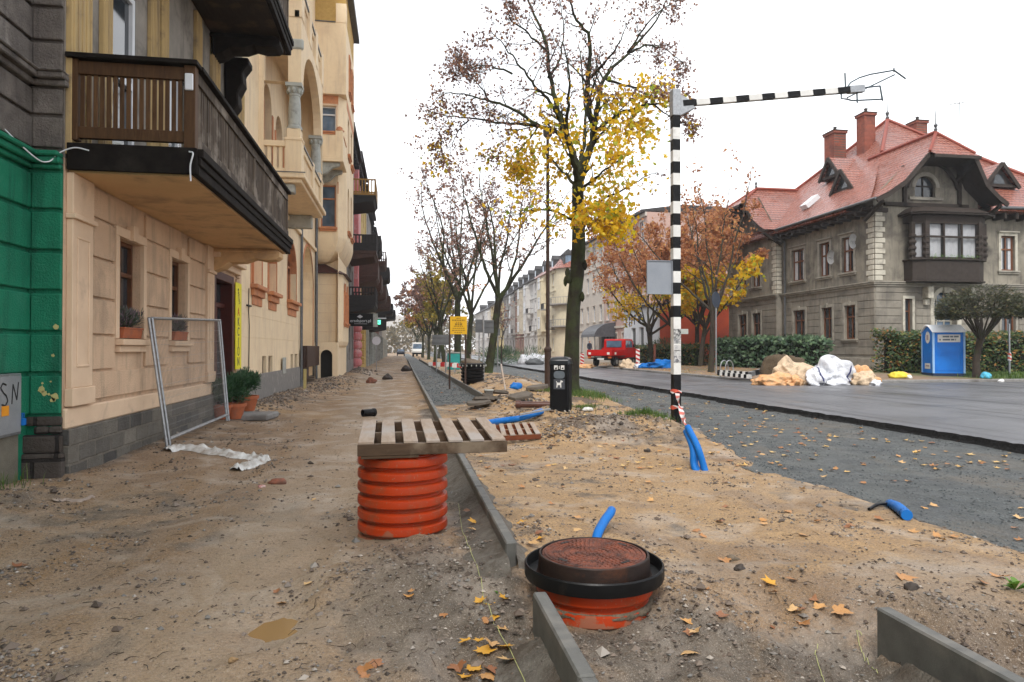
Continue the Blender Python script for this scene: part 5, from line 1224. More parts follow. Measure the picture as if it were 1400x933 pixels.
def row_building(label, y0, y1, h, wm, rooflabel, balcs, floors=4, X=XR, gh=3.9, cols=3, trim=None):
    root = thing('tenement_house', label, 'building', (X,(y0+y1)/2,0), 'tenements further along the left side')
    fh = (h-gh)/(floors-1); ops = []
    for c in range(cols):
        u = y0+(y1-y0)*(c+.5)/cols
        for f_ in range(floors):
            z = gh+(f_-1)*fh+.9 if f_ else .9; ops.append((u-.5,u+.5,z,z+(1.8 if f_ else 2.3)))
    P_ = ASH(X); mb = MB(); wall(mb, P_, y0, y1, -.3, h, ops, .18); mb.box(-13,y0,-.3,X-.19,y1,h); mb.add([(X-.2,y0,-.3),(X,y0,-.3),(X,y0,h),(X-.2,y0,h)],[(0,1,2,3)]); mb.add([(X-.2,y1,-.3),(X,y1,-.3),(X,y1,h),(X-.2,y1,h)],[(0,1,2,3)]); mb.build('wall', wm, root)
    for o_ in ops: window(root, P_, *o_, d=.16, fm=WHITEF, gm=GLASS, mull=1)
    mb = MB(); mb.box(-13,y0,h,X+.55,y1,h+.22); mb.box(-13,y0+.0,h-.28,X+.22,y1,h-.002)
    n = max(4,int((y1-y0)/.8))
    for k in range(n): u = y0+(y1-y0)*(k+.3)/n; mb.box(X+.0,u,h-.55,X+.38,u+.2,h-.282)
    mb.build('cornice', SLATE, root)
    if y0 > 60:
        for k in range(3): u = y0+.2+k*(y1-y0-.9)/2; mb = MB(); mb.box(X+.002,u,0,X+.22,u+.6,gh-.4); mb.build('pale_pilaster', PALE, root)
    mb = MB(); mb.prism([(X+.4,y0,h+.22),(-8,y0,h+3.2),(-13,y0,h+.22)], (0,y1-y0,0)); mb.build('roof', SLATE, root)
    for (b0,b1,z,pr,bm,rm,style) in balcs:
        pr += min(.8,max(0,y0-54)*.02); xo = X+pr; s_ = MB(); s_.box(X,b0,z,xo,b1,z+.16); s_.prism([(X,b0+.05,z-.002),(xo-.05,b0+.05,z-.002),(xo-.15,b0+.05,z-.18),(X,b0+.05,z-.42)], (0,b1-b0-.1,0)) if style != 'plain' else None
        bb = s_.build('balcony', bm, root, bevel=.01, recalc=True)
        r_ = MB(); t_ = z+1.12
        for a_ in (b0,b1-.06): r_.box(X+.02,a_,t_-.08,xo,a_+.06,t_); r_.box(X+.02,a_,z+.16,xo,a_+.05,z+.26); r_.box(xo-.09,a_-.005,z+.16,xo+.0,a_+.065,t_+.02)
        r_.box(xo-.07,b0+.06,t_-.08,xo-.005,b1-.06,t_); r_.box(xo-.06,b0+.06,z+.16,xo-.01,b1-.06,z+.26)
        if style in ('slat','half'):
            n = int(pr/.19)
            for a_ in (b0+.015,b1-.045):
                for k in range(n): x_ = X+.06+(pr-.15)*k/n; r_.box(x_,a_,z+.26,x_+.075,a_+.025,t_-.08)
            m_ = int((b1-b0)/.19)
            for k in range(m_): u = b0+.1+(b1-b0-.2)*k/m_; r_.box(xo-.05,u,z+.26,xo-.025,u+.09,t_-.08)
            if style == 'half': r_.box(X+.02,b0+.003,z+.26,xo-.08,b0+.012,z+.62)
        else: r_.box(X+.02,b0+.01,z+.26,xo-.09,b0+.04,t_-.08); r_.box(xo-.05,b0+.06,z+.26,xo-.02,b1-.06,t_-.08); r_.box(X+.02,b1-.04,z+.26,xo-.09,b1-.01,t_-.08)
        r_.build('railing', rm, bb)
    return root
rA = row_building('sooty grey house with three wooden balconies just beyond the cream tenement', 38.7, 46.5, 14.0, mk('sooty render',(.30,.28,.26),(.20,.185,.17),2,.9,0,.3,30,stain=(.12,.11,.10)), 0,
   [(41.2,44.6,10.55,1.62,BLKB,YWD,'slat'),(41.2,44.6,7.25,1.65,BKW,BLKB,'half'),(41.2,45.0,4.15,1.62,BLKB,BLKB,'half')])
rB = row_building('bright pink ornate house between grey and yellow neighbours', 46.5, 54.5, 14.6, PINKL, 0, [(49,53,6.6,1.5,BKW,BKW,'box')])
mb = MB()
mb.box(XR+.0,46.7,4.2,XR+.28,47.6,14.0)
for k in range(6): mb.lathe((XR+.12,46.9,.4+k*.58), [(.30,0),(.40,.1),(.42,.28),(.40,.44),(.30,.54)], 12)
mb.build('pink_pilaster', PINK, rB, bevel=.02, recalc=True)
rC = row_building('yellow house with a dark carved cornice beyond the pink one', 54.5, 63, 14.3, YELW, 0, [(56,60,6.4,1.55,BKW,BKW,'box'),(56,60,9.6,1.5,BLKB,BLKB,'box')])
mb = MB(); 
for k in range(6): mb.box(XR,54.6,.4+k*.6,XR+.3,55.5,.92+k*.6)
mb.build('rusticated_pier', YELW, rC, bevel=.04, recalc=True)
row_building('pale grey house with brown boarded balconies, fourth beyond the cream tenement', 63, 73, 15, GREYW, 0, [(64.5,69.5,6.3,1.55,BKW,BKW,'box'),(64.5,69.5,9.5,1.55,BKW,BKW,'slat'),(64.5,69.5,3.6,1.5,BLKB,BLKB,'box')])
row_building('dull cream house with black balconies standing before the brick one', 73, 85, 14.2, CREAMW, 0, [(75,81,6.2,1.6,BKW,BKW,'box'),(75,81,9.3,1.5,BLKB,BLKB,'box')])
row_building('dull red brick house far along the left side', 85, 99, 14.8, BRICKW, 0, [(88,95,6.2,1.5,BLKB,BLKB,'box')])
row_building('light grey house with one dark balcony beyond the brick one', 99, 116, 13.6, GREYW, 0, [(102,110,6.2,1.5,BLKB,BLKB,'box')])
row_building('last cream house of the left side before the trees', 116, 150, 13.0, CREAMW, 0, [])
# shop sign under the lowest balcony
root = thing('shop_sign', 'black projecting shop sign with white diamond emblem and pale lettering', 'shop sign', (XR,41.9,2.9))
mb = MB(); mb.box(XR+.02,41.85,2.95,XR+1.45,42.05,3.72); mb.build('sign_board', BLACKM, root, bevel=.01, recalc=True)
mb = MB(); mb.box(XR+1.45,41.85,2.92,XR+1.72,42.06,3.72); mb.build('end_panel', PALE, root)
text_mesh('lettering', 'eradsport.pl', .25, WHITEF, frame_m((XR+.72,41.845,3.27),(1,0,0),(0,0,1)), root, .002)
mb = MB(); mb.add([(XR+.50,41.846,3.52),(XR+.68,41.846,3.42),(XR+.86,41.846,3.52),(XR+.68,41.846,3.64)],[(0,1,2,3)]); mb.box(XR+.35,41.843,3.085,XR+1.1,41.846,3.10); mb.build('emblem', WHITEF, root)
root = thing('pharmacy_sign', 'small lit green cross sign on a dark board beyond the black shop sign', 'sign', (XR,48,3.2))
def emis(name, c, s): t = NT(name); t.out(c, .5); t.b.inputs['Emission Color'].default_value = C(c); t.b.inputs['Emission Strength'].default_value = s; return t.mat
mb = MB(); mb.box(XR+.02,48,2.9,XR+2.1,48.15,3.7); mb.build('board', BLKB, root); mb = MB(); mb.box(XR+1.42,47.96,3.28,XR+1.72,47.995,3.58); mb.build('green_cross', emis('green lamp',(.10,.8,.45),1.3), root)
mb = MB(); mb.box(XR+1.55,47.952,3.38,XR+1.60,47.958,3.48); mb.build('cross_centre', BLACKM, root)
mb = MB(); mb.box(XR+1.40,47.98,3.66,XR+2.1,48.12,3.74); mb.build('light_strip', WHITEF, root)
mb = MB(); mb.tube([(XR+1.3,52,0),(XR+1.3,52,2.3)], .03, 8); mb.m(1); mb.prism([(XR+1.3+.32*math.cos(k*math.pi/12),51.95,2.2+.32*math.sin(k*math.pi/12)) for k in range(24)], (0,.03,0)); o = mb.build('round_sign', [GALV,WHITEF], loc=(XR+1.3,52,0)); tag(o,'round pale sign on a thin pole in front of the yellow house','sign')
# ------------------------------------------------------------------ villa on the right
VG = mk('grey villa render', (.31,.28,.222), (.20,.178,.143), 1.0, .9, 0, .45, 30, .015, stain=(.095,.083,.07), sscale=.8, samt=(.46,.68), streak=(.065,.058,.05))
VGL = mk('grey villa rusticated render', (.30,.272,.222), (.205,.183,.152), 1.2, .9, 0, .35, 30, .012, stain=(.14,.125,.105), sscale=1.2, samt=(.5,.75), streak=(.13,.115,.10))
VTRIM = mk('grey stone trim', (.36,.33,.275), (.27,.245,.205), 3, .85, 0, .3, 30, .01, stain=(.16,.145,.12), sscale=2)
QUOIN = mk('pale quoin stone', (.56,.52,.43), (.44,.41,.34), 3, .85, 0, .3, 30, .01, stain=(.28,.25,.21), sscale=2.2)
DKTIM = mk('dark roof timber', (.028,.020,.016), (.045,.034,.027), 5, .75, 0, .3, 25, .01)
CHIM = blocks('chimney brick', (.36,.10,.06), (.27,.075,.05), (.16,.10,.08), .26, .085, .01, .85, 'yz', .4, stain=(.12,.05,.04))
WINB = mk('brown villa window', (.20,.075,.03), (.13,.05,.024), 6, .5, 0, .1, 30)
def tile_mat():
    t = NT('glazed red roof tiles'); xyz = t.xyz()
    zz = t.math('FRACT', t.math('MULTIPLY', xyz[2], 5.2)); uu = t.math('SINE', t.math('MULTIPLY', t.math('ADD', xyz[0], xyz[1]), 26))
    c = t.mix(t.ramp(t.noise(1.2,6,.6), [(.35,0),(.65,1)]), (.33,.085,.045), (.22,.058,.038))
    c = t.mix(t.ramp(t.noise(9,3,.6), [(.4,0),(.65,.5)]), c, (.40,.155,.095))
    c = t.mix(t.ramp(t.noise(.5,7,.65,dist=.5), [(.45,0),(.65,.6)]), c, (.20,.075,.05)); c = t.mix(t.ramp(zz, [(.0,1),(.10,.9),(.2,.0)]), c, (.06,.018,.014)); c = t.mix(t.ramp(zz, [(.22,0),(.30,.5),(.48,.4),(.58,0)]), c, (.50,.25,.19))  # pale band on each tile row: sky reflection painted into the colour
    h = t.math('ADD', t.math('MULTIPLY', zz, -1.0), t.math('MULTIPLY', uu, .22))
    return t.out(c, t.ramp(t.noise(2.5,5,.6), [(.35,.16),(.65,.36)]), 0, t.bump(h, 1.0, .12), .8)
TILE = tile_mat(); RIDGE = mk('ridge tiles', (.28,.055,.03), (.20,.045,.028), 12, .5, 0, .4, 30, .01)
VX0, VY0 = 25.1, 33.0
root = thing('villa', 'large grey villa with glazed red tile roof, dark timber gable and wooden bay window', 'house', (30,40,.35))
PV, PF = RSH(VX0), FSH(VY0); gz0 = .30
PW = RSH(VX0-.4)
def Yat(px): return onX(px,477,VX0).y
def wspan(a, b, X=VX0): return onX(b,477,X).y, onX(a,477,X).y
GF = []; FF = []
for a, b in ((1085,1101),(1124,1138),(1155,1170)): u0,u1 = wspan(a,b); GF.append((u0,u1,2.15,4.05))
for a, b in ((1083,1100),(1121,1135),(1152,1168)): u0,u1 = wspan(a,b); FF.append((u0,u1,5.95,7.95))
WG = []; WF = []
for a, b in ((1010,1021),(1029,1040)): u0,u1 = wspan(a,b,VX0-.4); WG.append((u0,u1,2.0,4.1)); WF.append((u0,u1,5.95,7.9))
YW = wspan(997,1062,VX0-.4); YW0, YW1 = YW
mb = MB(); wall(mb, PV, VY0, YW0, 1.1, 5.0, GF, .22); wall(mb, PW, YW0, YW1, 1.1, 5.0, WG, .22); mb.add([PV(YW0,1.1,0),PW(YW0,1.1,0),PW(YW0,5,0),PV(YW0,5,0)],[(0,1,2,3)]); mb.box(VX0-.4,YW1-.02,.3,40,YW1,9.6)
FG = [(26.9,27.35,2.0,4.2),(28.6,30.1,1.1,4.55,True,.5)]
FG = []
u0,u1 = onY(1237,477,VY0).x, onY(1247,477,VY0).x; FG.append((u0,u1,2.1,4.3)); a0,a1 = onY(1277,477,VY0).x, onY(1308,477,VY0).x; FG.append((a0,a1,.5,4.75,True,.45))
RXE = onY(1338,477,VY0).x; PR = FSH(VY0+.45); r0,r1 = onY(1369,477,VY0+.45).x, onY(1388,477,VY0+.45).x
RG = [(r0,r1,2.1,4.2),(r0+4,r1+4,2.1,4.2)]; RF = [(r0,r1,6.0,7.95),(r0+4,r1+4,6.0,7.95)]
wall(mb, PF, VX0, RXE, 1.1, 5.0, FG, .3); wall(mb, PR, RXE, 40, 1.1, 5.0, RG, .22); mb.add([PF(RXE,1.1,0),PR(RXE,1.1,0),PR(RXE,5,0),PF(RXE,5,0)],[(0,1,2,3)])
mb.build('ground_floor_wall', VGL, root)
mb = MB(); zsb = [1.25,1.68,2.1,2.52,2.94,3.36,3.78,4.2,4.62,4.98]
pad = lambda L: [(a-.22,b+.22,c-.3,d+.3) for a,b,c,d,*_ in L]
bands(mb, PV, VY0, YW0-.01, zsb, pad(GF), .035, .035); bands(mb, PW, YW0, YW1, zsb, pad(WG), .035, .035); mb.build('rusticated_courses', VGL, root, bevel=.012, recalc=True); mb = MB(); bands(mb, PF, VX0+.036, RXE-.04, zsb, pad(FG), .035, .035); bands(mb, PR, RXE+.01, 40, zsb, pad(RG), .035, .035)
mb.build('rusticated_courses', VGL, root, bevel=.012, recalc=True)
mb = MB(); BWIN = (onY(1262,477,32.05).x, onY(1320,477,32.05).x)
wall(mb, PV, VY0, YW0, 5.0, 9.75, FF, .22); wall(mb, PW, YW0, YW1, 5.0, 9.6, WF, .22); mb.add([PV(YW0,5,0),PW(YW0,5,0),PW(YW0,9.6,0),PV(YW0,9.6,0)],[(0,1,2,3)])
gx0, gx1 = onY(1252,477,VY0).x, onY(1280,477,VY0).x; GA = [(gx0,gx1,9.85,11.0,True,.25)]
wall(mb, PF, VX0, RXE, 5.0, 9.75, [], .2); wall(mb, PR, RXE, 40, 5.0, 9.75, RF, .22); mb.add([PF(RXE,5,0),PR(RXE,5,0),PR(RXE,9.75,0),PF(RXE,9.75,0)],[(0,1,2,3)])
GXC = 28.55
wall(mb, PF, 26.9, 30.2, 9.75, 11.55, GA, .25); mb.add([PF(26.9,9.75,0),PF(26.9,11.55,0),PF(25.0,9.75,0)],[(0,1,2)]); mb.add([PF(30.2,9.75,0),PF(30.2,11.55,0),PF(32.0,9.75,0)],[(0,1,2)]); mb.add([PF(26.9,11.55,0),PF(30.2,11.55,0),PF(29.6,12.2,0),PF(27.5,12.2,0)],[(0,1,2,3)])
mb.add([PW(YW0,9.6,0),PW(YW1,9.6,0),PW((YW0+YW1)/2+1.1,12.2,0),PW((YW0+YW1)/2-1.1,12.2,0)],[(0,1,2,3)]); mb.box(39.9,VY0+.45,.3,40,50,9.7)
mb.build('upper_wall', VG, root)
mb = MB(); 
pbox(mb, PV, VY0+.0, YW0, .2, 1.1, -.10, .0); pbox(mb, PW, YW0-.1, YW1+.1, .2, 1.1, -.10, 0); pbox(mb, PF, VX0-.1, a0-.15, .2, 1.1, -.10, -.001); pbox(mb, PF, a1+.15, RXE+.1, .2, 1.1, -.10, -.001); pbox(mb, PR, RXE+.1, 40, .2, 1.1, -.10, 0); mb.build('plinth', VTRIM, root, bevel=.02, recalc=True)
mb = MB(); 
for z0_, z1_, pr in ((4.95,5.06,.10),(5.063,5.16,.18),(5.163,5.22,.23)):
    pbox(mb, PV, VY0-pr, YW0-.0, z0_, z1_, -pr, 0); pbox(mb, PW, YW0-pr, YW1+pr, z0_, z1_, -pr, 0); pbox(mb, PF, VX0+.001, RXE+pr, z0_, z1_, -pr, -.001); pbox(mb, PR, RXE+pr+.002, 40, z0_, z1_, -pr, 0)
pbox(mb, PV, VY0, YW0, 9.2, 9.6, -.06, 0); pbox(mb, PW, YW0, YW1, 9.2, 9.45, -.06, 0); pbox(mb, PR, RXE+.01, 40, 9.2, 9.6, -.06, 0)
mb.build('string_course', VTRIM, root, bevel=.012, recalc=True)
for q in range(4):
    mb = MB()
    for k in range(13):
        z = 5.26+k*.29; l = .62 if k % 2 else .46
        if q == 0: pbox(mb, PV, VY0, VY0+l, z, z+.265, -.06, .0); pbox(mb, PF, VX0+.001, VX0+l, z, z+.265, -.06, -.001)
        elif q == 1: pbox(mb, PF, RXE-l*.8, RXE-.001, z, z+.265, -.06, -.001)
        elif q == 2: pbox(mb, PW, YW0+.001, YW0+l*.9, z, z+.265, -.05, 0); pbox(mb, FSH(YW0), VX0-.4, VX0-.05, z, z+.265, -.05, 0)
        else: pbox(mb, PW, YW1-l*.9, YW1, z, z+.265, -.05, 0)
    mb.build('quoins', QUOIN, root, bevel=.025, recalc=True)

for L, P_ in ((GF,PV),(WG,PW),(RG,PR)):
    for o_ in L: window(root, P_, *o_[:4], d=.18, fm=WINB, gm=GLASS, mull=1, trans=.66, sill=VTRIM, sur=VTRIM, sw=.16, ext=.22, keystone=True, fw=.075, curtain=0)
for L, P_ in ((FF,PV),(WF,PW),(RF,PR)):
    for o_ in L: window(root, P_, *o_[:4], d=.18, fm=WINB, gm=GLASS, mull=1, trans=.62, sill=VTRIM, sur=QUOIN if P_ is PR else VTRIM, sw=.16, ext=.25, hood=True, fw=.085, curtain=.3)
window(root, PF, *FG[0][:4], d=.22, fm=WINB, mull=0, sur=QUOIN, sw=.14, trans=.7)
dr = window(root, PF, *FG[1][:4], d=.40, fm=QUOIN, gm=GLASSB, arch=True, mull=2, trans=.62, name='arched_window')
mb = MB(); A = arc(a0-.25,a1+.25,5.0-.02); B_ = arc(a0,a1,4.75)
for (p1_,p2_),(q1_,q2_) in zip(zip(A,A[1:]), zip(B_,B_[1:])): mb.add([PF(*p1_,-.06),PF(*p2_,-.06),PF(*q2_,-.06),PF(*q1_,-.06)],[(0,1,2,3)]); mb.add([PF(*p1_,-.06),PF(*p2_,-.06),PF(*p2_,.0),PF(*p1_,.0)],[(0,1,2,3)])
for u in (a0-.25,a1): pbox(mb, PF, u, u+.25, 1.1, A[0][1], -.06, -.001)
c_ = (a0+a1)/2; pbox(mb, PF, c_-.16, c_+.16, 4.65, 4.95, -.14, -.05); mb.build('surround', QUOIN, dr)
mb = MB(); 
for u in (a0-.75, a1+.45): mb = MB(); pbox(mb, PF, u, u+.34, 4.3, 4.95, -.5, -.001); pbox(mb, PF, u+.04, u+.30, 3.95, 4.3, -.25, -.001); mb.build('bay_console', QUOIN, root, bevel=.06, recalc=True, seg=2)
dg = window(root, PF, *GA[0][:4], d=.2, fm=DKTIM, gm=GLASS, arch=True, mull=1, trans=.55, name='gable_window')
mb = MB(); A = arc(gx0-.22,gx1+.22,11.22); B_ = arc(gx0,gx1,11.0)
for (p1_,p2_),(q1_,q2_) in zip(zip(A,A[1:]), zip(B_,B_[1:])): mb.add([PF(*p1_,-.07),PF(*p2_,-.07),PF(*q2_,-.07),PF(*q1_,-.07)],[(0,1,2,3)])
pbox(mb, PF, gx0-.4, gx1+.4, 9.68, 9.83, -.12, -.001); mb.build('surround', VTRIM, dg)
# timber bay window
bx0, bx1 = onY(1236,477,VY0).x, onY(1332,477,VY0).x; bz0, bz1 = 5.25, 9.0; pr = .95; ch = .55
pl = lambda g, z: [(bx0-g,VY0-.002,z),(bx0-g,VY0-pr+ch*.55-g,z),(bx0+ch-g*.6,VY0-pr-g,z),(bx1-ch+g*.6,VY0-pr-g,z),(bx1+g,VY0-pr+ch*.55-g,z),(bx1+g,VY0-.002,z)]
mb = MB(); mb.prism(pl(0,bz0), (0,0,1.05)); mb.prism(pl(.10,bz0+1.052), (0,0,.10)); mb.prism(pl(.06,bz0-.10),(0,0,.098)); bay = mb.build('bay_window', DKTIM, root, bevel=.02, recalc=True)
mb = MB(); mb.prism(pl(.05,8.35), (0,0,.35)); mb.prism(pl(.35,8.703), (0,0,.10))
a_, b_ = pl(.40,8.805), pl(-.1,9.15); mb.add(a_+b_, [(i,i+1,7+i,6+i) for i in range(5)]+[(6,7,8,9,10,11)]); mb.build('bay_roof', DKTIM, bay, bevel=.01, recalc=True)
b_ = pl(0,bz0+1.15)
f = MB()
for i in range(1,5):
    f.bar(Vector(b_[i]), Vector((b_[i][0],b_[i][1],8.35)), .26 if i in (2,3) else .20)
    for k in range(4): z = 6.5+k*.32; f.lathe((b_[i][0],b_[i][1],z), [(.12,0),(.19,.08),(.19,.18),(.12,.26)], 8) if i in (1,2,3,4) else None
for i in range(1,4):
    p0, p1 = Vector(b_[i]), Vector(b_[i+1]); n = 3 if i == 2 else 1
    for z in (6.42,7.55,8.30): f.bar(Vector((p0.x,p0.y,z)), Vector((p1.x,p1.y,z)), .10, .10)
    for k in range(1,n): q = p0.lerp(p1,k/n); f.bar(Vector((q.x,q.y,6.4)), Vector((q.x,q.y,8.35)), .09)
f.build('bay_frame', DKTIM, bay)
g = MB(); cu = MB()
for i in range(1,4):
    p0, p1 = Vector(b_[i]), Vector(b_[i+1]); n = (p1-p0).cross(Vector((0,0,1))).normalized()*-.0
    off = Vector((0,.035,0)); g.add([p0+off, p1+off, Vector((p1.x,p1.y,8.35))+off, Vector((p0.x,p0.y,8.35))+off], [(0,1,2,3)])
GT = NT('clear bay glass'); GT.b.inputs['Roughness'].default_value = .05; GT.b.inputs['Base Color'].default_value = (.03,.035,.04,1); _tr = GT.node('ShaderNodeBsdfTransparent'); _mx = GT.node('ShaderNodeMixShader'); _mx.inputs[0].default_value = .68; GT.link(GT.b.outputs[0], _mx.inputs[1]); GT.link(_tr.outputs[0], _mx.inputs[2]); GT.link(_mx.outputs[0], GT.n['Material Output'].inputs[0]); GT = GT.mat
g.build('bay_panes', GT, bay)
for i in range(1,4):
    p0, p1 = Vector(b_[i]), Vector(b_[i+1]); n = 26 if i == 2 else 9; off = Vector((0,.16,0)); r_ = []
    for k in range(n+1):
        q = p0.lerp(p1,.03+.94*k/n)+off; w_ = .035*math.sin(k*1.9); cu.v += [(q.x,q.y+w_,6.38),(q.x,q.y+w_*.6,8.32)]
    for k in range(n):
        if i == 2 and k % 9 == 8: continue
        s_ = len(cu.v)-2*(n+1)+2*k; cu.f.append([s_,s_+2,s_+3,s_+1]); cu.mi.append(0)
cu.build('net_curtains', mk('white curtain',(.80,.80,.82),(.70,.70,.73),6,.8,0,0), bay)
mb = MB(); rng = random.Random(1); 
for k in range(5): bush(mb, ((bx0+ch)+(bx1-bx0-2*ch)*(k+.5)/5, VY0-pr-.12, 6.5), (.25,.07,.10), 40, .12, .012, rng)
mb.build('flower_trough', PLANT, bay)
# roof: hipped main block
EZ = 9.40; ex0, ex1, ey0, ey1 = 24.15, 41, 32.05, 51.0; apx = Vector((32.2,41,16.9)); c4 = [Vector((ex0,ey0,EZ)),Vector((ex1,ey0+.45,EZ)),Vector((ex1,ey1,EZ)),Vector((ex0,ey1,EZ))]
mb = MB(); kick = lambda p: p
def slope(a, b, ap):
    # concave flare near the eaves
    n = 5
    rows = [(0,0),(.18,.10),(.36,.27),(.6,.53),(1,1)]
    L = [a.lerp(ap, t) for t,_ in rows]; Rr = [b.lerp(ap, t) for t,_ in rows]
    for r_, (t, h) in zip((L,Rr), ((0,0),(0,0))):
        for p, (tt, hh) in zip(r_, rows): p.z = EZ+(ap.z-EZ)*(tt*.55+hh*.45)
    for i in range(4): mb.add([L[i],Rr[i],Rr[i+1],L[i+1]], [(0,1,2,3)]) if i < 3 else mb.add([L[i],Rr[i],L[i+1]], [(0,1,2)])
    return L
rd = MB(); 
for i in range(1,4): L = slope(c4[i], c4[(i+1)%4], apx); rd.tube([p+Vector((0,0,.05)) for p in L], .12, 6)
rd.tube([apx+Vector((0,0,.05)), Vector((28.6,36.9,13.45))], .12, 6)
fa = [Vector((31.75,ey0+.45,EZ)), c4[1], apx, Vector((28.55,36.9,13.3))]; mb.add([fa[0],fa[1],fa[1].lerp(apx,.5)-Vector((0,0,.35)),apx,fa[3]], [(0,1,2),(0,2,4),(2,3,4)])
c4[0] = Vector((ex0,34,EZ)); mb.add([p-Vector((0,0,.25)) for p in (Vector((ex0,34,EZ)),Vector((31.75,34,EZ)),fa[0],c4[1],c4[2],c4[3])], [tuple(range(6))])
for p, q in ((fa[0],c4[1]),(c4[1],c4[2]),(c4[2],c4[3]),(c4[3],c4[0])): mb.add([p,q,q-Vector((0,0,.25)),p-Vector((0,0,.25))], [(0,1,2,3)])
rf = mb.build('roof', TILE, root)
# cross gables with half hips (front one over the bay, side one over the wing)
def gable(o, ax, ay, zr, hwL, hwR, ze, zh, fwd, back, hipw, hipb, name):
    """o ridge point on the facade plane; ax right, ay into the house"""
    o = Vector(o); ax = Vector(ax); ay = Vector(ay); Z = Vector((0,0,1))
    pt = lambda u, v, z: Vector((o.x,o.y,0))+ax*u+ay*v+Z*z
    def side(s, hw):
        prof = [(0,zr),(hipw*s,zh),(hw*.62*s,ze+(zh-ze)*.40),(hw*.85*s,ze+(zh-ze)*.13),(hw*s,ze)]
        A = [pt(u,(hipb if i == 0 else -fwd),z) for i,(u,z) in enumerate(prof)]; B_ = [pt(u,back,z) for u,z in prof]
        for i in range(4): mb.add([A[i],A[i+1],B_[i+1],B_[i]], [(0,1,2,3)])
        for i in range(1,4): tm.bar(A[i]-Z*.16+ay*.04, A[i+1]-Z*.16+ay*.04, .09, .22); tm.add([A[i]-Z*.03,A[i+1]-Z*.03,A[i+1]+ay*(fwd+.1)-Z*.03,A[i]+ay*(fwd+.1)-Z*.03],[(0,1,2,3)])
        return A
    mb = MB(); tm = MB(); A = side(-1,hwL); B_ = side(1,hwR)
    hp = [A[1]-ay*.35-Z*.22, B_[1]-ay*.35-Z*.22]
    mb.add([hp[0],hp[1],B_[1],A[1]], [(0,1,2,3)]); mb.add([A[1],B_[1],A[0]], [(0,1,2)])
    tm.add([hp[0]-Z*.05,hp[1]-Z*.05,pt(hipw,.2,zh-.35),pt(-hipw,.2,zh-.35)], [(0,1,2,3)]); tm.bar(hp[0]-Z*.1, hp[1]-Z*.1, .10, .16)
    for s, hw in ((-1,hwL),(1,hwR)):
        tm.bar(pt(s*hw*.97,-.06,ze-.35), pt(s*hw*.62,-.06,ze-.35), .16, .22); tm.bar(pt(s*hipw*1.25,-.05,ze-.1), pt(s*hipw*1.25,-.05,zh-.4), .18, .18)
        tm.bar(pt(s*hw*.9,-fwd*.9,ze-.15), pt(s*hw*.9,.1,ze-.9), .16, .16); tm.bar(pt(s*hipw*1.1,-fwd,zh-.3), pt(s*hipw*1.1,.1,zh-1.2), .16, .16)
    tm.bar(pt(-hwL*.66,-.07,ze+.0), pt(hwR*.66,-.07,ze+.0), .14, .2)
    # arched brace
    for k in range(10):
        t0, t1 = math.pi*(.12+.76*k/10), math.pi*(.12+.76*(k+1)/10); rr = hipw*1.25
        tm.bar(pt(-rr*math.cos(t0),-.10,ze+.1+(zh-ze-.3)*math.sin(t0)), pt(-rr*math.cos(t1),-.10,ze+.1+(zh-ze-.3)*math.sin(t1)), .12, .16)
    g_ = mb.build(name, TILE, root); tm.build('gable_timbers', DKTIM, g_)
    r_ = MB(); r_.tube([A[0]+Z*.06, pt(0,back,zr+.06)], .12, 6); r_.tube([A[0]+Z*.05, A[1]], .09, 6); r_.tube([A[0]+Z*.05, B_[1]], .09, 6); r_.build('ridge', RIDGE, g_)
    f = MB(); f.lathe(A[0]+Z*.1, [(.06,0),(.10,.12),(.05,.2),(.11,.34),(.03,.45),(.02,1.0),(.004,1.3)], 8); f.build('finial', ZINC, g_, smooth=40)
    return g_
gable((GXC,VY0,0), (1,0,0), (0,1,0), 13.25, 4.4, 3.35, EZ, 11.9, 1.5, 5.0, 1.35, -.35, 'front_gable_roof')
gable((VX0-.4,(YW0+YW1)/2,0), (0,-1,0), (1,0,0), 13.0, 4.3, 4.1, EZ, 11.8, 1.3, 6.0, 1.3, .4, 'wing_gable_roof')
rd.build('ridge', RIDGE, rf)
f = MB(); f.lathe(apx+Vector((0,0,.05)), [(.08,0),(.14,.15),(.06,.25),(.13,.45),(.03,.6),(.02,1.2),(.004,1.7)], 8); f.build('finial', ZINC, rf, smooth=40)
mb = MB(); mb.box(ex0+.3,ey0+.3,EZ-.42,VX0+.02,YW0-.2,EZ-.26); mb.build('eaves_board', DKTIM, rf)
k = VY0+.4
while k < YW0-.3: mb = MB(); mb.box(ex0+.15,k,EZ-.62,VX0+.0,k+.16,EZ-.421); mb.build('rafter_end', DKTIM, rf); k += .75
k = RXE+.6
while k < 40: mb = MB(); mb.box(k,ey0+.6,EZ-.62,k+.16,VY0+.45,EZ-.3); mb.build('rafter_end', DKTIM, rf); k += .75
mb = MB(); mb.tube([(ex0-.06,ey0-.5,EZ-.05),(ex0-.06,YW0-.9,EZ-.05)], .08, 8); mb.tube([(RXE+.9,ey0+.40,EZ-.08),(40.5,ey0+.40,EZ-.08)], .08, 8); mb.tube([(ex0,YW0-.5,EZ-.1),(VX0-.12,YW0-.5,EZ-.8),(VX0-.12,YW0-.5,.4)], .065, 8); mb.build('gutter', ZINC, rf, smooth=40)
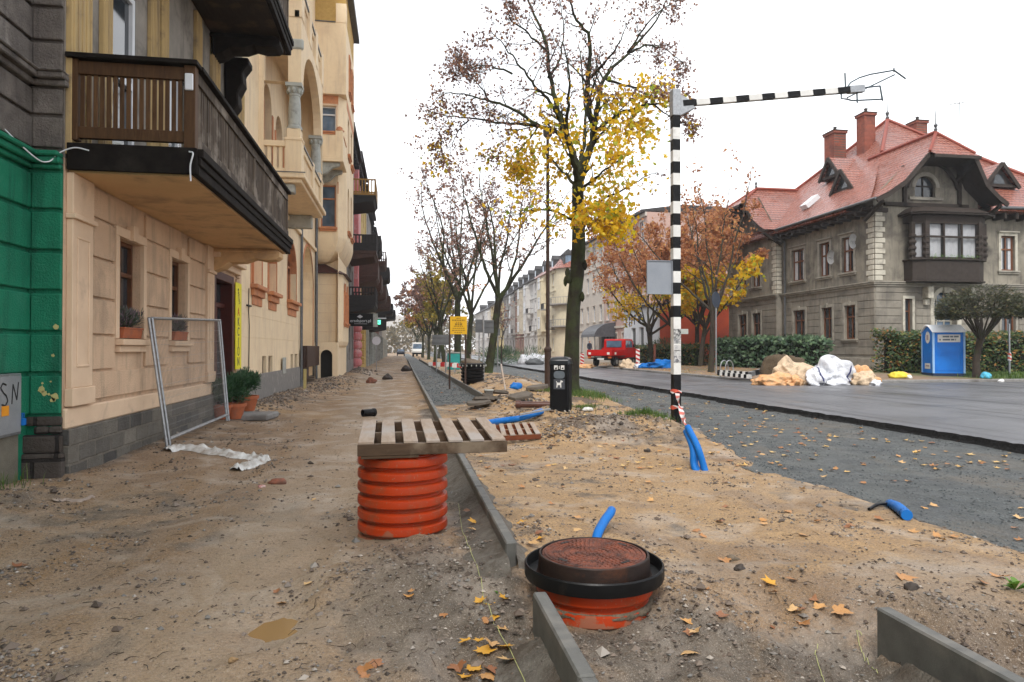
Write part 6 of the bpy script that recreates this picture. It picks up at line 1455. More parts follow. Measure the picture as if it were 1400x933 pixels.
for (x, y, w_, l_, zb, zt) in ((30.0,40.2,.78,.8,14.0,16.9),(29.3,42.4,.9,1.1,13.4,16.35),(36.3,43.2,.85,.9,12.5,17.7)):
    mb = MB(); mb.box(x-w_/2,y-l_/2,zb,x+w_/2,y+l_/2,zt-.16); mb.box(x-w_/2-.07,y-l_/2-.07,zt-.158,x+w_/2+.07,y+l_/2+.07,zt); cm = mb.build('chimney', CHIM, rf)
    mb = MB(); mb.lathe((x,y,zt), [(.12,0),(.10,.35),(.15,.38),(.02,.45)], 8); mb.box(x-w_/2-.1,y-l_/2-.1,zt+.002,x+w_/2+.1,y+l_/2+.1,zt+.05); mb.build('chimney_cap', DKTIM, cm)
def rz(x, y): # roof plane height on the side slope
    t = (x-ex0)/(apx.x-ex0); return EZ+(apx.z-EZ)*t*.97-.1
def dormer(c, ax, ay, w_, h_, L_):
    c = Vector(c); ax = Vector(ax); ay = Vector(ay); Z = Vector((0,0,1)); pt = lambda u,v,z: c+ax*u+ay*v+Z*z
    mb = MB()
    for s in (-1,1): mb.add([pt(0,-.35,h_),pt(s*w_*.62,-.30,-.10),pt(s*w_*.62,L_,-.10),pt(0,L_,h_)], [(0,1,2,3)])
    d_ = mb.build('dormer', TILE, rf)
    mb = MB(); mb.add([pt(-w_*.5,-.05,0),pt(w_*.5,-.05,0),pt(0,-.05,h_*.93)], [(0,1,2)])
    for s in (-1,1): mb.bar(pt(0,-.33,h_-.06), pt(s*w_*.62,-.28,-.16), .10, .20)
    mb.bar(pt(-w_*.55,-.1,-.02), pt(w_*.55,-.1,-.02), .14, .14); mb.build('dormer_front', DKTIM, d_)
    mb = MB(); mb.add([pt(-w_*.2,-.08,.12),pt(w_*.2,-.08,.12),pt(w_*.12,-.08,h_*.5),pt(-w_*.12,-.08,h_*.5)], [(0,1,2,3)]); mb.build('dormer_pane', GLASS, d_)
for px, py, X in ((1138,240,27.7),(1155,258,26.5)):
    p = onX(px,py,X); dormer((X,p.y,p.z-.1), (0,-1,0), (1,0,0), 1.7, 1.25, 2.6)
p = onY(1364,250,34.3); dormer((p.x,34.3,p.z-.2), (1,0,0), (0,1,0), 1.9, 1.3, 2.6)
p = onX(1106,275,25.9); mb = MB(); s_ = Vector((1.3,0,1.05)).normalized(); e = Vector((0,1,0)); n = Vector((-s_.z,0,s_.x)); q = p+n*.05
mb.add([q-e*.35-s_*.55,q+e*.35-s_*.55,q+e*.35+s_*.55,q-e*.35+s_*.55,q-e*.35-s_*.55-n*.3,q+e*.35-s_*.55-n*.3,q+e*.35+s_*.55-n*.3,q-e*.35+s_*.55-n*.3],[(0,1,2,3),(0,1,5,4),(1,2,6,5),(2,3,7,6),(3,0,4,7)]); mb.build('skylight', WHITEF, rf)
# dishes and antenna
DISH = mk('white dish', (.62,.62,.62), (.5,.5,.5), 6, .5, 0, 0)
for px, py, lab in ((1133,352,'round white satellite dish fixed beside the middle window'),(1163,330,'white satellite dish seen edge on by the window nearest the corner quoins')):
    p = onX(px,py,VX0-.35); rt = thing('satellite_dish', lab, 'satellite dish', p); mb = MB()
    prof = [(.02,0),(.18,.02),(.32,.07),(.42,.13)]; mb.lathe((0,0,0), prof, 16, (True,False)); M_ = Matrix.Translation(p) @ Matrix.Rotation(R(95),4,'X') @ Matrix.Rotation(R(25),4,'Y'); mb.v = [tuple(M_ @ Vector(v)) for v in mb.v]; mb.build('dish', DISH, rt, smooth=40)
    mb = MB(); mb.tube([p+Vector((0,.05,0)),(VX0,p.y+.1,p.z-.2)], .025, 6); mb.tube([p,p+Vector((-.1,-.5,-.15))], .015, 5); mb.build('arm', GALV, rt)
p = atd(1312,150,46); mb = MB(); mb.tube([(p.x,p.y,13.8),(p.x,p.y,p.z+.5)], .03, 5); mb.tube([(p.x-.8,p.y,p.z+.3),(p.x+.4,p.y,p.z+.5)], .02, 4)
for k in range(5): mb.tube([(p.x-.8+k*.28,p.y-.25,p.z+.3+k*.045),(p.x-.8+k*.28,p.y+.25,p.z+.3+k*.045)], .012, 4)
mb.build('roof_aerial', GALV, rf)
# ---------------- low white building with orange gable side
ORW = mk('orange red render', (.50,.085,.035), (.42,.07,.032), 1.2, .85, 0, .2, 20, stain=(.36,.07,.04), sscale=.6); WHW = mk('white render', (.62,.64,.67), (.55,.57,.60), 2, .85, 0, .2, 20)
x0 = 22; ya = onX(899,477,x0).y; yb = onX(853,477,x0).y
root = thing('low_shop', 'low white shop with dark lettering and an orange red side wall', 'building', (x0,ya,.2))
P_ = RSH(x0); ops = []
for a, b in ((863,869),(874,880),(886,892)): u0,u1 = onX(b,477,x0).y, onX(a,477,x0).y; ops.append((u0,u1,1.25,3.6))
mb = MB(); wall(mb, P_, ya, yb, 1.0, 5.4, ops, .2); mb.add([(x0,ya,1),(x0+.21,ya,1),(x0+.21,ya,5.4),(x0,ya,5.4)],[(0,1,2,3)]); mb.build('front_wall', WHW, root)
mb = MB(); pbox(mb, P_, ya, yb, .1, 1.0, -.06, 0); mb.build('plinth', GREYW, root)
mb = MB(); mb.box(x0+.2,ya,.1,31.5,yb,5.4); mb.build('side_wall', ORW, root); mb = MB(); mb.box(x0-.2,ya-.15,5.4,31.7,yb+.1,5.6); mb.build('roof', SLATE, root)
for o_ in ops: window(root, P_, *o_, d=.16, fm=WHITEF, gm=GLASS, mull=0, trans=0)
mb = MB(); ym_ = yb-.5
for k, q in enumerate(([(0,.1),(.5,.3),(.45,0),(.3,-.5),(.2,-.45),(.3,.0)],[(.9,.3),(1.3,.35),(1.5,.05),(1.2,-.1)],[(1.1,-.2),(1.35,-.15),(1.4,-.7),(1.2,-.65)],[(1.8,.4),(2.1,.5),(2.0,-.4),(1.85,-.5)],[(2.5,.4),(3.2,.5),(3.1,.25),(2.8,.2),(2.75,-.5),(2.55,-.5)],[(3.7,.4),(4.3,.45),(4.3,-.3),(3.7,-.4)])): mb.prism([(x0-.02,ym_-u,4.4+v) for u,v in q],(.015,0,0))
mb.build('dark_lettering', NAVY, root)
# ---------------- right row of tenements
XT = 25.0
def right_row(label, y0, y1, h, wm, floors, cols, trim=CREAMW, roofm=None, extra=None, z0=.3, X=XT, gab=3.0, ww=1.15):
    root = thing('tenement_house', label, 'building', (X,(y0+y1)/2,z0), 'tenements along the far right side'); fh = (h-4.2)/(floors-1); ops = []
    for c in range(cols):
        u = y0+(y1-y0)*(c+.5)/cols
        for f_ in range(floors): z = 4.2+(f_-1)*fh+.9 if f_ else 1.2; ops.append((u-ww/2,u+ww/2,z,z+(min(2.1,fh-1.3) if f_ else 2.2)))
    P_ = RSH(X); mb = MB(); wall(mb, P_, y0, y1, z0-.3, h, ops, .25); mb.box(X+.26,y0,z0-.3,X+13,y1,h); mb.add([(X,y0,z0-.3),(X+.26,y0,z0-.3),(X+.26,y0,h),(X,y0,h)],[(0,1,2,3)]); mb.build('wall', wm, root)
    for o_ in ops: window(root, P_, *o_, d=.2, fm=WHITEF, gm=GLASS, mull=1, fw=.10, sill=trim, sur=trim, sw=.16)
    mb = MB(); pbox(mb, P_, y0, y1, 4.0, 4.25, -.15, 0); pbox(mb, P_, y0, y1, h-.5, h-.1, -.2, 0); pbox(mb, P_, y0, y1, 4.2+fh*1.0+fh*.98, 4.2+fh*2.05, -.14, 0) if floors > 3 else None; mb.build('cornice', trim, root)
    mb = MB(); mb.box(X-.6,y0,h-.098,X+13,y1,h+.15); mb.prism([(X-.5,y0,h+.15),(X+4,y0,h+gab),(X+13,y0,h+gab*.6),(X+13,y0,h+.15)], (0,y1-y0,0)); mb.build('roof', roofm or SLATE, root)
    if y0 > 100:
        rr = random.Random(int(y0)); bw = (y1-y0)/cols; cb = rr.randrange(cols); u0 = y0+bw*cb+.2; u1 = y0+bw*(cb+1)-.2; Pb = RSH(X-.9)
        mb = MB(); mb.box(X-.88,u0,4.6,X-.002,u1,h-1.2); mb.prism([(X-1.0,u0-.1,h-1.2),(X-.002,u0-.1,h-1.2),(X-.002,u0-.1,h-.3)],(0,u1-u0+.2,0)); by = mb.build('bay', rr.choice([wm,trim]), root)
        for f_ in range(1,floors): z = 4.2+(f_-1)*fh+.9; window(root, Pb, (u0+u1)/2-ww*.7, (u0+u1)/2+ww*.7, z, z+min(2.1,fh-1.4), d=-.03, fm=WHITEF, gm=GLASS, mull=2, fw=.10)
        for f_ in range(1,floors):
            c = (cb+1+f_)%cols
            if c == cb: continue
            u = y0+bw*(c+.5); z = 4.2+(f_-1)*fh+.55; mb = MB(); mb.box(X-1.1,u-1.2,z,X-.002,u+1.2,z+.18); b_ = mb.build('balcony', GREYW, root); mb = MB(); mb.box(X-1.1,u-1.2,z+1.05,X-1.02,u+1.2,z+1.13); mb.box(X-1.02,u-1.2,z+1.05,X-.01,u-1.12,z+1.13)
            for k in range(12): mb.box(X-1.08,u-1.18+k*.21,z+.18,X-1.04,u-1.13+k*.21,z+1.05)
            mb.build('railing', SLATE, b_)
        for k in range(2): u = y0+(y1-y0)*(k+.5)/2; mb = MB(); mb.box(X+.3,u-.7,h+.4,X+2.6,u+.7,h+2.0); mb.prism([(X+.2,u-.9,h+2.0),(X+.2,u+.9,h+2.0),(X+.2,u,h+2.8)],(3.2,0,0)); dm = mb.build('roof_dormer', SLATE, root); mb = MB(); mb.box(X+.27,u-.45,h+.7,X+.298,u+.45,h+1.8); mb.build('dormer_pane', GLASSB, dm)
    return root
PKB = mk('dusty pink render', (.50,.335,.28), (.43,.29,.25), 1.4, .85, 0, .2, 20, stain=(.36,.27,.23), sscale=.7); BGW = mk('pale beige render', (.56,.50,.43), (.47,.42,.37), 1.4, .85, 0, .2, 20)
CRW = mk('cream row render', (.62,.54,.38), (.54,.47,.34), 1.5, .85, 0, .2, 20); WRW = mk('off white row render', (.58,.56,.53), (.48,.46,.44), 1.5, .85, 0, .2, 20)
rp_ = right_row('dusty pink four storey house beside the low white shop', 67, 82, 15.8, PKB, 4, 5, BGW, gab=.8)
right_row('pale beige four storey house left of the pink one, partly behind the big maple', 82, 97, 15.8, BGW, 4, 5, BGW, gab=.8)
# barrel canopy over a shop entrance
mb = MB(); cy_ = 80.5
for k in range(8):
    t0, t1 = math.pi*k/16, math.pi*(k+1)/16
    mb.add([(XT-2.6*math.sin(math.pi/2-t0),cy_-3,3.0+1.7*math.sin(t0)),(XT-2.6*math.sin(math.pi/2-t0),cy_+3,3.0+1.7*math.sin(t0)),(XT-2.6*math.sin(math.pi/2-t1),cy_+3,3.0+1.7*math.sin(t1)),(XT-2.6*math.sin(math.pi/2-t1),cy_-3,3.0+1.7*math.sin(t1))],[(0,1,2,3)])
mb.add([(XT,cy_-3,3)]+[(XT-2.6*math.cos(math.pi*k/16),cy_-3,3.0+1.7*math.sin(math.pi*k/16)) for k in range(9)], [tuple(range(10))]); mb.build('entrance_canopy', mk('dark canopy',(.05,.05,.055),(.09,.09,.10),4,.5,0,0), rp_)
mb = MB(); mb.tube([(XT-2.5,cy_-2.9,.3),(XT-2.5,cy_-2.9,3.0)], .05, 6); mb.tube([(XT-2.5,cy_+2.9,.3),(XT-2.5,cy_+2.9,3.0)], .05, 6); mb.box(XT-.05,cy_-2.6,.4,XT-.02,cy_+2.6,3.1); mb.build('dark_entrance', DARK, rp_)
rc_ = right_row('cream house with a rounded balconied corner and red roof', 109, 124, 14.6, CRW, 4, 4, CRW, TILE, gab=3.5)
# rounded corner with balconies facing the side street
mb = MB(); mb.lathe((XT+3.0,109.2,.3), [(3.0,0),(3.0,14.3)], 24, (False,True)); mb.box(XT+3,106.2,.3,XT+12,109.3,14.6); mb.build('corner_wall', CRW, rc_)
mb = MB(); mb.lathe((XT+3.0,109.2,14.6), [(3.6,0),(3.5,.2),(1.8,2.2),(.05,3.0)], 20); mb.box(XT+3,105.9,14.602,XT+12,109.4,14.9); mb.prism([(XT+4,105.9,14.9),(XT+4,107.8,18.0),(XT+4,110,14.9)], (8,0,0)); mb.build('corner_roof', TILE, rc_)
for z in (5.0, 8.6):
    mb = MB(); mb.lathe((XT+3.0,109.2,z), [(3.0,0),(4.0,.12),(4.0,.3),(3.0,.3)], 24, (False,False)); bb = mb.build('corner_balcony', GREYW, rc_)
    mb = MB(); mb.lathe((XT+3.0,109.2,z+1.25), [(3.92,0),(4.0,0),(4.0,.08),(3.92,.08)], 24, (False,False))
    for k in range(48): t = 2*math.pi*k/48; mb.tube([(XT+3+3.95*math.cos(t),109.2+3.95*math.sin(t),z+.3),(XT+3+3.95*math.cos(t),109.2+3.95*math.sin(t),z+1.3)], .03, 4, False)
    mb.build('railing', GREYW, bb)
for z, gm_ in ((1.2,mk('light blue glazing',(.10,.32,.45),(.25,.45,.55),5,.3,0,0)),(5.5,GLASS),(9.1,GLASS),(12.2,GLASS)):
    t = R(-105); c = Vector((XT+3+3.03*math.cos(t),109.2+3.03*math.sin(t),0)); d_ = Vector((-math.sin(t),math.cos(t),0)); n_ = Vector((math.cos(t),math.sin(t),0))
    PP = lambda u, zz, dd: tuple(c+d_*u-n_*dd+Vector((0,0,zz))); window(rc_, PP, -.65, .65, z, z+2.2, d=-.02, fm=WHITEF, gm=gm_, mull=1, fw=.12)
mb = MB(); c = Vector((XT+1.6,108.0,15.2)); mb.box(c.x-.8,c.y-1.2,c.z,c.x+.8,c.y+1,c.z+1.5); mb.prism([(c.x-1,c.y-1.3,c.z+1.5),(c.x+1,c.y-1.3,c.z+1.5),(c.x,c.y-1.3,c.z+2.5)], (0,2.3,0)); dm = mb.build('roof_dormer', SLATE, rc_); mb = MB(); mb.box(c.x-.5,c.y-1.24,c.z+.2,c.x+.5,c.y-1.21,c.z+1.4); mb.build('dormer_pane', GLASSB, dm)
right_row('off white house with paired windows left of the cream corner house', 124, 138, 14.6, WRW, 4, 4, WRW)
right_row('brick red house among pale ones on the far right side', 138, 149, 14.4, BRICKW, 4, 3, CREAMW)
right_row('greyish house left of the brick red one on the far right side', 149, 166, 14.0, GREYW, 4, 4, GREYW)
right_row('pale yellow house far along the right side', 166, 190, 13.5, mk('pale yellow render',(.58,.46,.22),(.50,.40,.20),1.5,.85), 4, 4, CREAMW)
right_row('farthest grey house of the right side', 190, 230, 13, WRW, 4, 5, WRW)
mb = MB(); mb.box(-30,330,0,16,345,13); mb.prism([(-30,330,13),(16,330,13),(-7,330,19)], (0,15,0)); o = mb.build('distant_building', WRW, loc=(0,335,0)); tag(o,'pale building closing the street far away','building')
# ------------------------------------------------------------------ striped clearance gate
PX, PY = 5.42, 12.93
DP = 13.63
def zpx(py, d=DP): return CAMZ+(477-py)/933*d
root = thing('striped_post', 'tall black and white striped post with a long striped arm reaching over the road', 'post', (PX,PY,0))
cuts = [590,512+25,495,449.5,434,418.5,402.5,387,371.5,355,340,324.5,308.5,292.5,276,253.5,237.5,221.5,206,191,175,158.5]
cuts = [600,512,434,418.5,402.5,387,371.5,355,340,324.5,308.5,292.5,276,253.5,237.5,221.5,206,191,175,158.5]
zz = [-.2]+[zpx(c) for c in cuts[1:]]
hw = .076
mb = MB()
for i, (a, b) in enumerate(zip(zz, zz[1:])):
    mb.m(i % 2); mb.box(PX-hw,PY-hw,a,PX+hw,PY+hw,b)
o = mb.build('post', [BLACKM, WHITEM], root)
mb = MB(); zt = zpx(122); mb.box(PX-hw-.012,PY-hw-.012,zz[-1]-.0,PX+hw+.012,PY+hw+.012,zt); mb.prism([(PX+hw+.01,PY-.05,zpx(128)),(PX+hw+.20,PY-.05,zpx(134)),(PX+hw+.34,PY-.05,zpx(146)),(PX+hw+.01,PY-.05,zpx(158))], (0,.10,0)); mb.build('bracket', GALV, root, bevel=.01, recalc=True)
a = Vector((PX+.15,PY,zpx(140.5))); e = onY(1160,123.5,PY)
mb = MB(); N = 13
for i in range(N):
    mb.m(i % 2); mb.bar(a.lerp(e,i/N), a.lerp(e,(i+1)/N), .115, .115)
mb.build('arm', [BLACKM, WHITEM], root)
mb = MB(); e1 = onY(1180,122,PY); mb.bar(e, e1, .13, .14); mb.build('arm_clamp', GALV, root)
def ap(px, py, dy=0): return onY(px, py, PY+dy)
mb = MB(); s_ = .017
for L in ([ap(1155,100),ap(1156,125)],[ap(1158,120),ap(1163,113),ap(1175,106.5),ap(1190,102),ap(1222,96.5)],[ap(1158,134,.3),ap(1180,123,.3),ap(1223,102.5,.3)],[ap(1222,96.5),ap(1238,108)],[ap(1150,122),ap(1150,135),ap(1158,136)],[ap(1158,136),ap(1165,138),ap(1206,136)],[ap(1178,120.5),ap(1203,118)],[ap(1203,118),ap(1206.5,137.5)],[ap(1171,121),ap(1172,141)],[ap(1222,94,0),ap(1222,98,.3)],[ap(1203,118),ap(1203,118,.5),ap(1206,137,.5),ap(1206.5,137.5)],[ap(1150,124,0),ap(1152,124,.5),ap(1203,118,.5)]): mb.tube(L, s_, 6)
mb.build('bent_frame', mk('bluish steel',(.10,.13,.15),(.07,.09,.10),9,.5,.5,.1,40), root)
mb = MB(); x0_, x1_ = onY(885,380,PY-.02).x, PX-hw-.004; z0_, z1_ = zpx(402), zpx(358)
mb.box(x0_,PY-.03,z0_,x1_,PY-.015,z1_); mb.box(x0_-.015,PY-.05,z0_-.015,x0_,PY+.0,z1_+.015); mb.box(x0_,PY-.05,z1_,x1_,PY,z1_+.015); mb.box(x0_,PY-.05,z0_-.015,x1_,PY,z0_); mb.box(x1_-.02,PY-.045,z0_,x1_+.01,PY-.031,z1_)
mb.build('sign_panel', mk('grey sign back',(.29,.31,.34),(.24,.26,.29),3,.5,.3,.05,30), root)
STK = [mk('torn sticker',c,tuple(k*.45 for k in c),30,.7,0,.2,30,stain=(.55,.54,.52),sscale=18,samt=(.45,.6)) for c in ((.05,.05,.055),(.25,.26,.27),(.5,.5,.5),(.62,.62,.6),(.2,.2,.22))]
for (ya, yb, w_, k) in ((450,463,1,0),(463,470,.9,1),(472,480,.8,2),(479,487,1,3),(487,496,1,4)):
    mb = MB(); mb.box(PX-hw*w_,PY-hw-.004,zpx(yb),PX+hw*w_,PY-hw-.001,zpx(ya)); mb.build('sticker', STK[k], root)
mb = MB(); mb.box(PX+hw,PY-.02,zpx(457),PX+hw+.18,PY+.02,zpx(450)); mb.build('side_plate', PALE, root)
mb = MB(); mb.box(PX-.17,PY-.19,-.15,PX+.25,PY+.17,.10); mb.build('footing', mk('old footing',(.14,.12,.10),(.09,.08,.07),8,.85,0,.5,30), root, bevel=.02, recalc=True)
# warning tape
def tape_mat():
    t = NT('red white tape'); x = t.xyz(); f = t.math('FRACT', t.math('MULTIPLY', t.math('ADD', x[2], t.math('MULTIPLY', x[0], .6)), 5.5))
    return t.out(t.mix(t.ramp(f, [(.45,0),(.5,1)]), (.75,.72,.70), (.62,.10,.06)), .45)
TAPE = tape_mat()
mb = MB()
for z in (zpx(535), zpx(557)): 
    for k in range(12):
        t0, t1 = 6.283*k/12, 6.283*(k+1)/12; r_ = .112
        mb.add([(PX+r_*math.cos(t0),PY+r_*math.sin(t0),z-.025+.02*math.sin(3*t0)),(PX+r_*math.cos(t1),PY+r_*math.sin(t1),z-.025+.02*math.sin(3*t1)),(PX+r_*math.cos(t1),PY+r_*math.sin(t1),z+.03+.02*math.sin(2*t1)),(PX+r_*math.cos(t0),PY+r_*math.sin(t0),z+.03+.02*math.sin(2*t0))],[(0,1,2,3)])
tp = atd(938,582,9.6)
for s0, w0, tw in ((Vector((PX-.04,PY-.16,zpx(537))),.045,0),(Vector((PX+.05,PY-.15,zpx(555))),.04,.05)):
    for k in range(14):
        p, q = s0.lerp(tp,k/14), s0.lerp(tp,(k+1)/14); sg = .05*math.sin(math.pi*k/14); sg2 = .05*math.sin(math.pi*(k+1)/14); u = Vector((w0*math.cos(k*.4+tw),0,w0*math.sin(k*.4))); u2 = Vector((w0*math.cos((k+1)*.4+tw),0,w0*math.sin((k+1)*.4)))
        d = Vector((0,0,-1)); mb.add([p-u+d*sg,p+u+d*sg,q+u2+d*sg2,q-u2+d*sg2],[(0,1,2,3)])
o = mb.build('warning_tape', TAPE, loc=(PX,PY,.6)); tag(o,'red and white warning tape knotted round the striped post and the blue conduits','warning tape')
# ------------------------------------------------------------------ lamp post
p = atd(749,525,23.5); p.z = 0
root = thing('lamp_post', 'slender dark brown lamp post with a thick base behind the dog waste bin', 'lamp post', p)
LPM = mk('dark brown paint', (.040,.022,.016), (.06,.035,.025), 9, .5, 0, .15, 30, stain=(.09,.06,.045), sscale=4, samt=(.6,.8))
mb = MB(); mb.lathe(p, [(.115,-.2),(.115,1.50),(.135,1.52),(.135,1.60),(.07,1.68)], 16); mb.build('base', LPM, root, smooth=35)
mb = MB(); mb.lathe(p, [(.068,1.66),(.064,4.5),(.055,8.4),(.05,8.9)], 12); mb.build('pole', LPM, root, smooth=35)
mb = MB(); mb.lathe(p+Vector((0,0,8.85)), [(.06,0),(.16,.12),(.17,.3),(.05,.42)], 14); mb.build('lamp_head', ZINC, root, smooth=40)
# ------------------------------------------------------------------ dog waste bin
bp = atd(767,563,15.5); BZ = H(bp.x,bp.y)-.02
root = thing('waste_bin', 'black dog waste bin with white dog emblem standing in the dug soil', 'waste bin', (bp.x,bp.y,BZ), local=True)
bw_, bd_, bh_ = .44, .52, CAMZ+(477-488)/933*15.5-BZ
mb = MB(); a0_ = [(-bw_/2+.03,-bd_/2),(bw_/2-.03,-bd_/2),(bw_/2,-bd_/2+.05),(bw_/2,bd_/2-.05),(bw_/2-.05,bd_/2),(-bw_/2+.05,bd_/2),(-bw_/2,bd_/2-.05),(-bw_/2,-bd_/2+.05)]
mb.prism([(x,y,-.05) for x,y in a0_], (0,0,bh_-.12)); BINM = mk('black bin plastic',(.004,.004,.0045),(.008,.008,.009),6,.5,0,.15,50,spec=.12)
mb.build('body', BINM, root, bevel=.008, recalc=True)
mb = MB(); rows = [(1.06,bh_-.169),(1.06,bh_-.10),(1.0,bh_-.05),(.8,bh_-.015),(.45,bh_)]; b = 0
for s_, z in rows:
    for x, y in a0_: mb.v.append((x*s_, y*s_-.01*(s_<1), z))
for i in range(4):
    for j in range(8): mb.f.append([i*8+j,i*8+(j+1)%8,(i+1)*8+(j+1)%8,(i+1)*8+j]); mb.mi.append(0)
mb.f.append([32+j for j in range(8)]); mb.mi.append(0); mb.f.append([j for j in range(8)][::-1]); mb.mi.append(0)
mb.build('lid', mk('bin lid',(.012,.014,.016),(.02,.022,.025),6,.3,0,.05,40), root, smooth=35)
fy = -bd_/2-.004; PLT = mk('grey plate',(.13,.15,.17),(.10,.12,.135),8,.5,.2,0)
mb = MB(); n = 20; mb.add([(.125*(abs(math.cos(6.283*k/n))**.6)*(1 if math.cos(6.283*k/n)>0 else -1), fy, bh_-.40+.085*(abs(math.sin(6.283*k/n))**.7)*(1 if math.sin(6.283*k/n)>0 else -1)) for k in range(n)], [tuple(range(n))]); mb.build('slot_flap', PLT, root)
mb = MB(); mb.box(-.125,fy,bh_-.72,.125,fy+.003,bh_-.50); mb.build('emblem_plate', mk('dark plate',(.05,.055,.065),(.07,.075,.085),12,.5,0,0), root)
mb = MB(); dog = [(-.07,-.07),(-.045,-.07),(-.035,-.015),(.02,-.015),(.028,-.07),(.05,-.07),(.048,.02),(.055,.045),(.09,.055),(.085,.075),(.055,.085),(.04,.1),(.032,.08),(.02,.04),(-.045,.04),(-.065,.075),(-.075,.07),(-.058,.03),(-.06,-.01)]
mb.prism([(x*.95, fy-.001, bh_-.615+z) for x,z in dog], (0,-.002,0)); mb.build('dog_emblem', WHITEM, root)
mb = MB(); mb.box(-.115,fy,bh_-.285,-.035,fy+.003,bh_-.19); mb.box(.035,fy,bh_-.285,.115,fy+.003,bh_-.19); mb.box(-.008,fy,bh_-.27,.008,fy+.003,bh_-.20); mb.build('instruction_stickers', WHITEM, root)
mb = MB(); mb.prism([(-.10,fy-.001,bh_-.28),(-.05,fy-.001,bh_-.28),(-.06,fy-.001,bh_-.22),(-.085,fy-.001,bh_-.24)],(0,-.001,0)); mb.prism([(.05,fy-.001,bh_-.27),(.10,fy-.001,bh_-.27),(.09,fy-.001,bh_-.23),(.06,fy-.001,bh_-.25)],(0,-.001,0)); mb.build('sticker_print', BINM, root)
root.rotation_euler = (0,0,R(-22))
# ------------------------------------------------------------------ signs on the median
p = gph(627,524); d = 27.; c = atd(627,445,d)
root = thing('information_sign', 'square yellow information sign on two brown posts at the path', 'sign', (c.x,c.y,0), local=True)
w_ = 23/933*d; zc = c.z; hh = 24.5/933*d/2
mb = MB(); mb.box(-w_/2,-.02,zc-hh,w_/2,.0,zc+hh); mb.build('panel', mk('yellow sign',(.72,.42,.015),(.66,.38,.015),4,.5,0,0), root)
mb = MB(); SY = mk('sign print',(.28,.16,.01),(.24,.13,.01),9,.5,0,0)
for k, (l, wd) in enumerate(((.25,.035),(.75,.05),(.3,.03),(.42,.085),(.55,.03),(.7,.03),(.78,.03),(.5,.03))):
    z = zc+hh*(.78-.225*k); x = -l*w_/2
    while x < l*w_/2-.02: q = random.uniform(.04,.11); mb.box(x,-.024,z-wd/2,min(x+q,l*w_/2),-.021,z+wd/2); x += q+.025
mb.build('print_lines', SY, root)
for x in (-w_/2-.02, w_/2-.06): mb = MB(); mb.box(x-.035,0.002,-.3,x+.035,.07,zc+hh); mb.build('sign_post', LPM, root)
root.rotation_euler = (0,0,-YAW+R(3))
def back_sign(px0, px1, py0, py1, d, lab, posts=(.5,), X=None, m=None, split=False, pole_top=None):
    c = atd((px0+px1)/2,(py0+py1)/2,d); w_ = (px1-px0)/933*d; h_ = (py1-py0)/933*d
    root = thing('road_sign', lab, 'road sign', (c.x,c.y,0), local=True)
    mb = MB(); mb.box(-w_/2,-.02,c.z-h_/2,w_/2,.0,c.z+h_/2)
    for z in ((-.25,.25) if not split else (-.4,0,.4)): mb.box(-w_/2+.01,-.05,c.z+z*h_-.03,w_/2-.01,-.021,c.z+z*h_+.03)
    mb.build('panel', m or ZINC, root)
    for u in posts: mb = MB(); x = -w_/2+u*w_; mb.tube([(x,.05 if 0<u<1 else 0,-.3),(x,.05 if 0<u<1 else 0,pole_top or c.z+h_/2)], .04, 8); mb.build('pole', GALV, root)
    root.rotation_euler = (0,0,-YAW*.5); return root
GSB = mk('grey sign back far',(.16,.165,.17),(.12,.125,.13),3,.55,.3,0)
back_sign(662,675,438,456,30,'grey back of a two part road sign on a galvanised pole beside the leaning trunk',(-.07,),m=GSB,split=True,pole_top=3.05)
back_sign(591,614,458,472,45,'wide dark grey back of a road sign beyond the yellow sign',(.25,.8),m=GSB)
back_sign(677,684,450,459,48,'small dark square sign between tree and pale yellow house',(.5,),m=GSB)
back_sign(650,660,437,455,52,'grey sign back half hidden behind the two part sign',(.5,),m=GSB)
# black ribbed tub with earth
p = atd(646,508,28); p.z = HG(p.x,p.y)
root = thing('black_tub', 'black ribbed plastic tub filled with earth and branches on the median', 'tub', p)
mb = MB(); pr = [(.36,-.2),(.40,.1)]
for k in range(4): z = .12+.14*k; pr += [(.46,z),(.48,z+.05),(.48,z+.09),(.42,z+.11)]
pr += [(.52,.72),(.55,.74),(.55,.82),(.48,.84),(.46,.70)]; mb.lathe(p, pr, 28, (True,True)); mb.build('tub_wall', BLACKP, root, smooth=35)
mb = MB(); 
for k in range(18): t = 6.283*k/18; mb.lathe((p.x+.56*math.cos(t),p.y+.56*math.sin(t),p.z+.70), [(.018,0),(.024,.04),(.018,.08)], 5)
mb.build('rim_lugs', PALE, root)
lump('earth_fill', p+Vector((0,0,.72)), (.44,.44,.22), 4, MUD, .3, 3, parent=root)
mb = MB(); mb.tube([p+Vector((0,0,.8)),p+Vector((-.1,0,1.2))], .02, 5); mb.tube([p+Vector((.1,.1,.8)),p+Vector((.35,.1,1.05))], .015, 5); mb.build('branches', PALW, root)
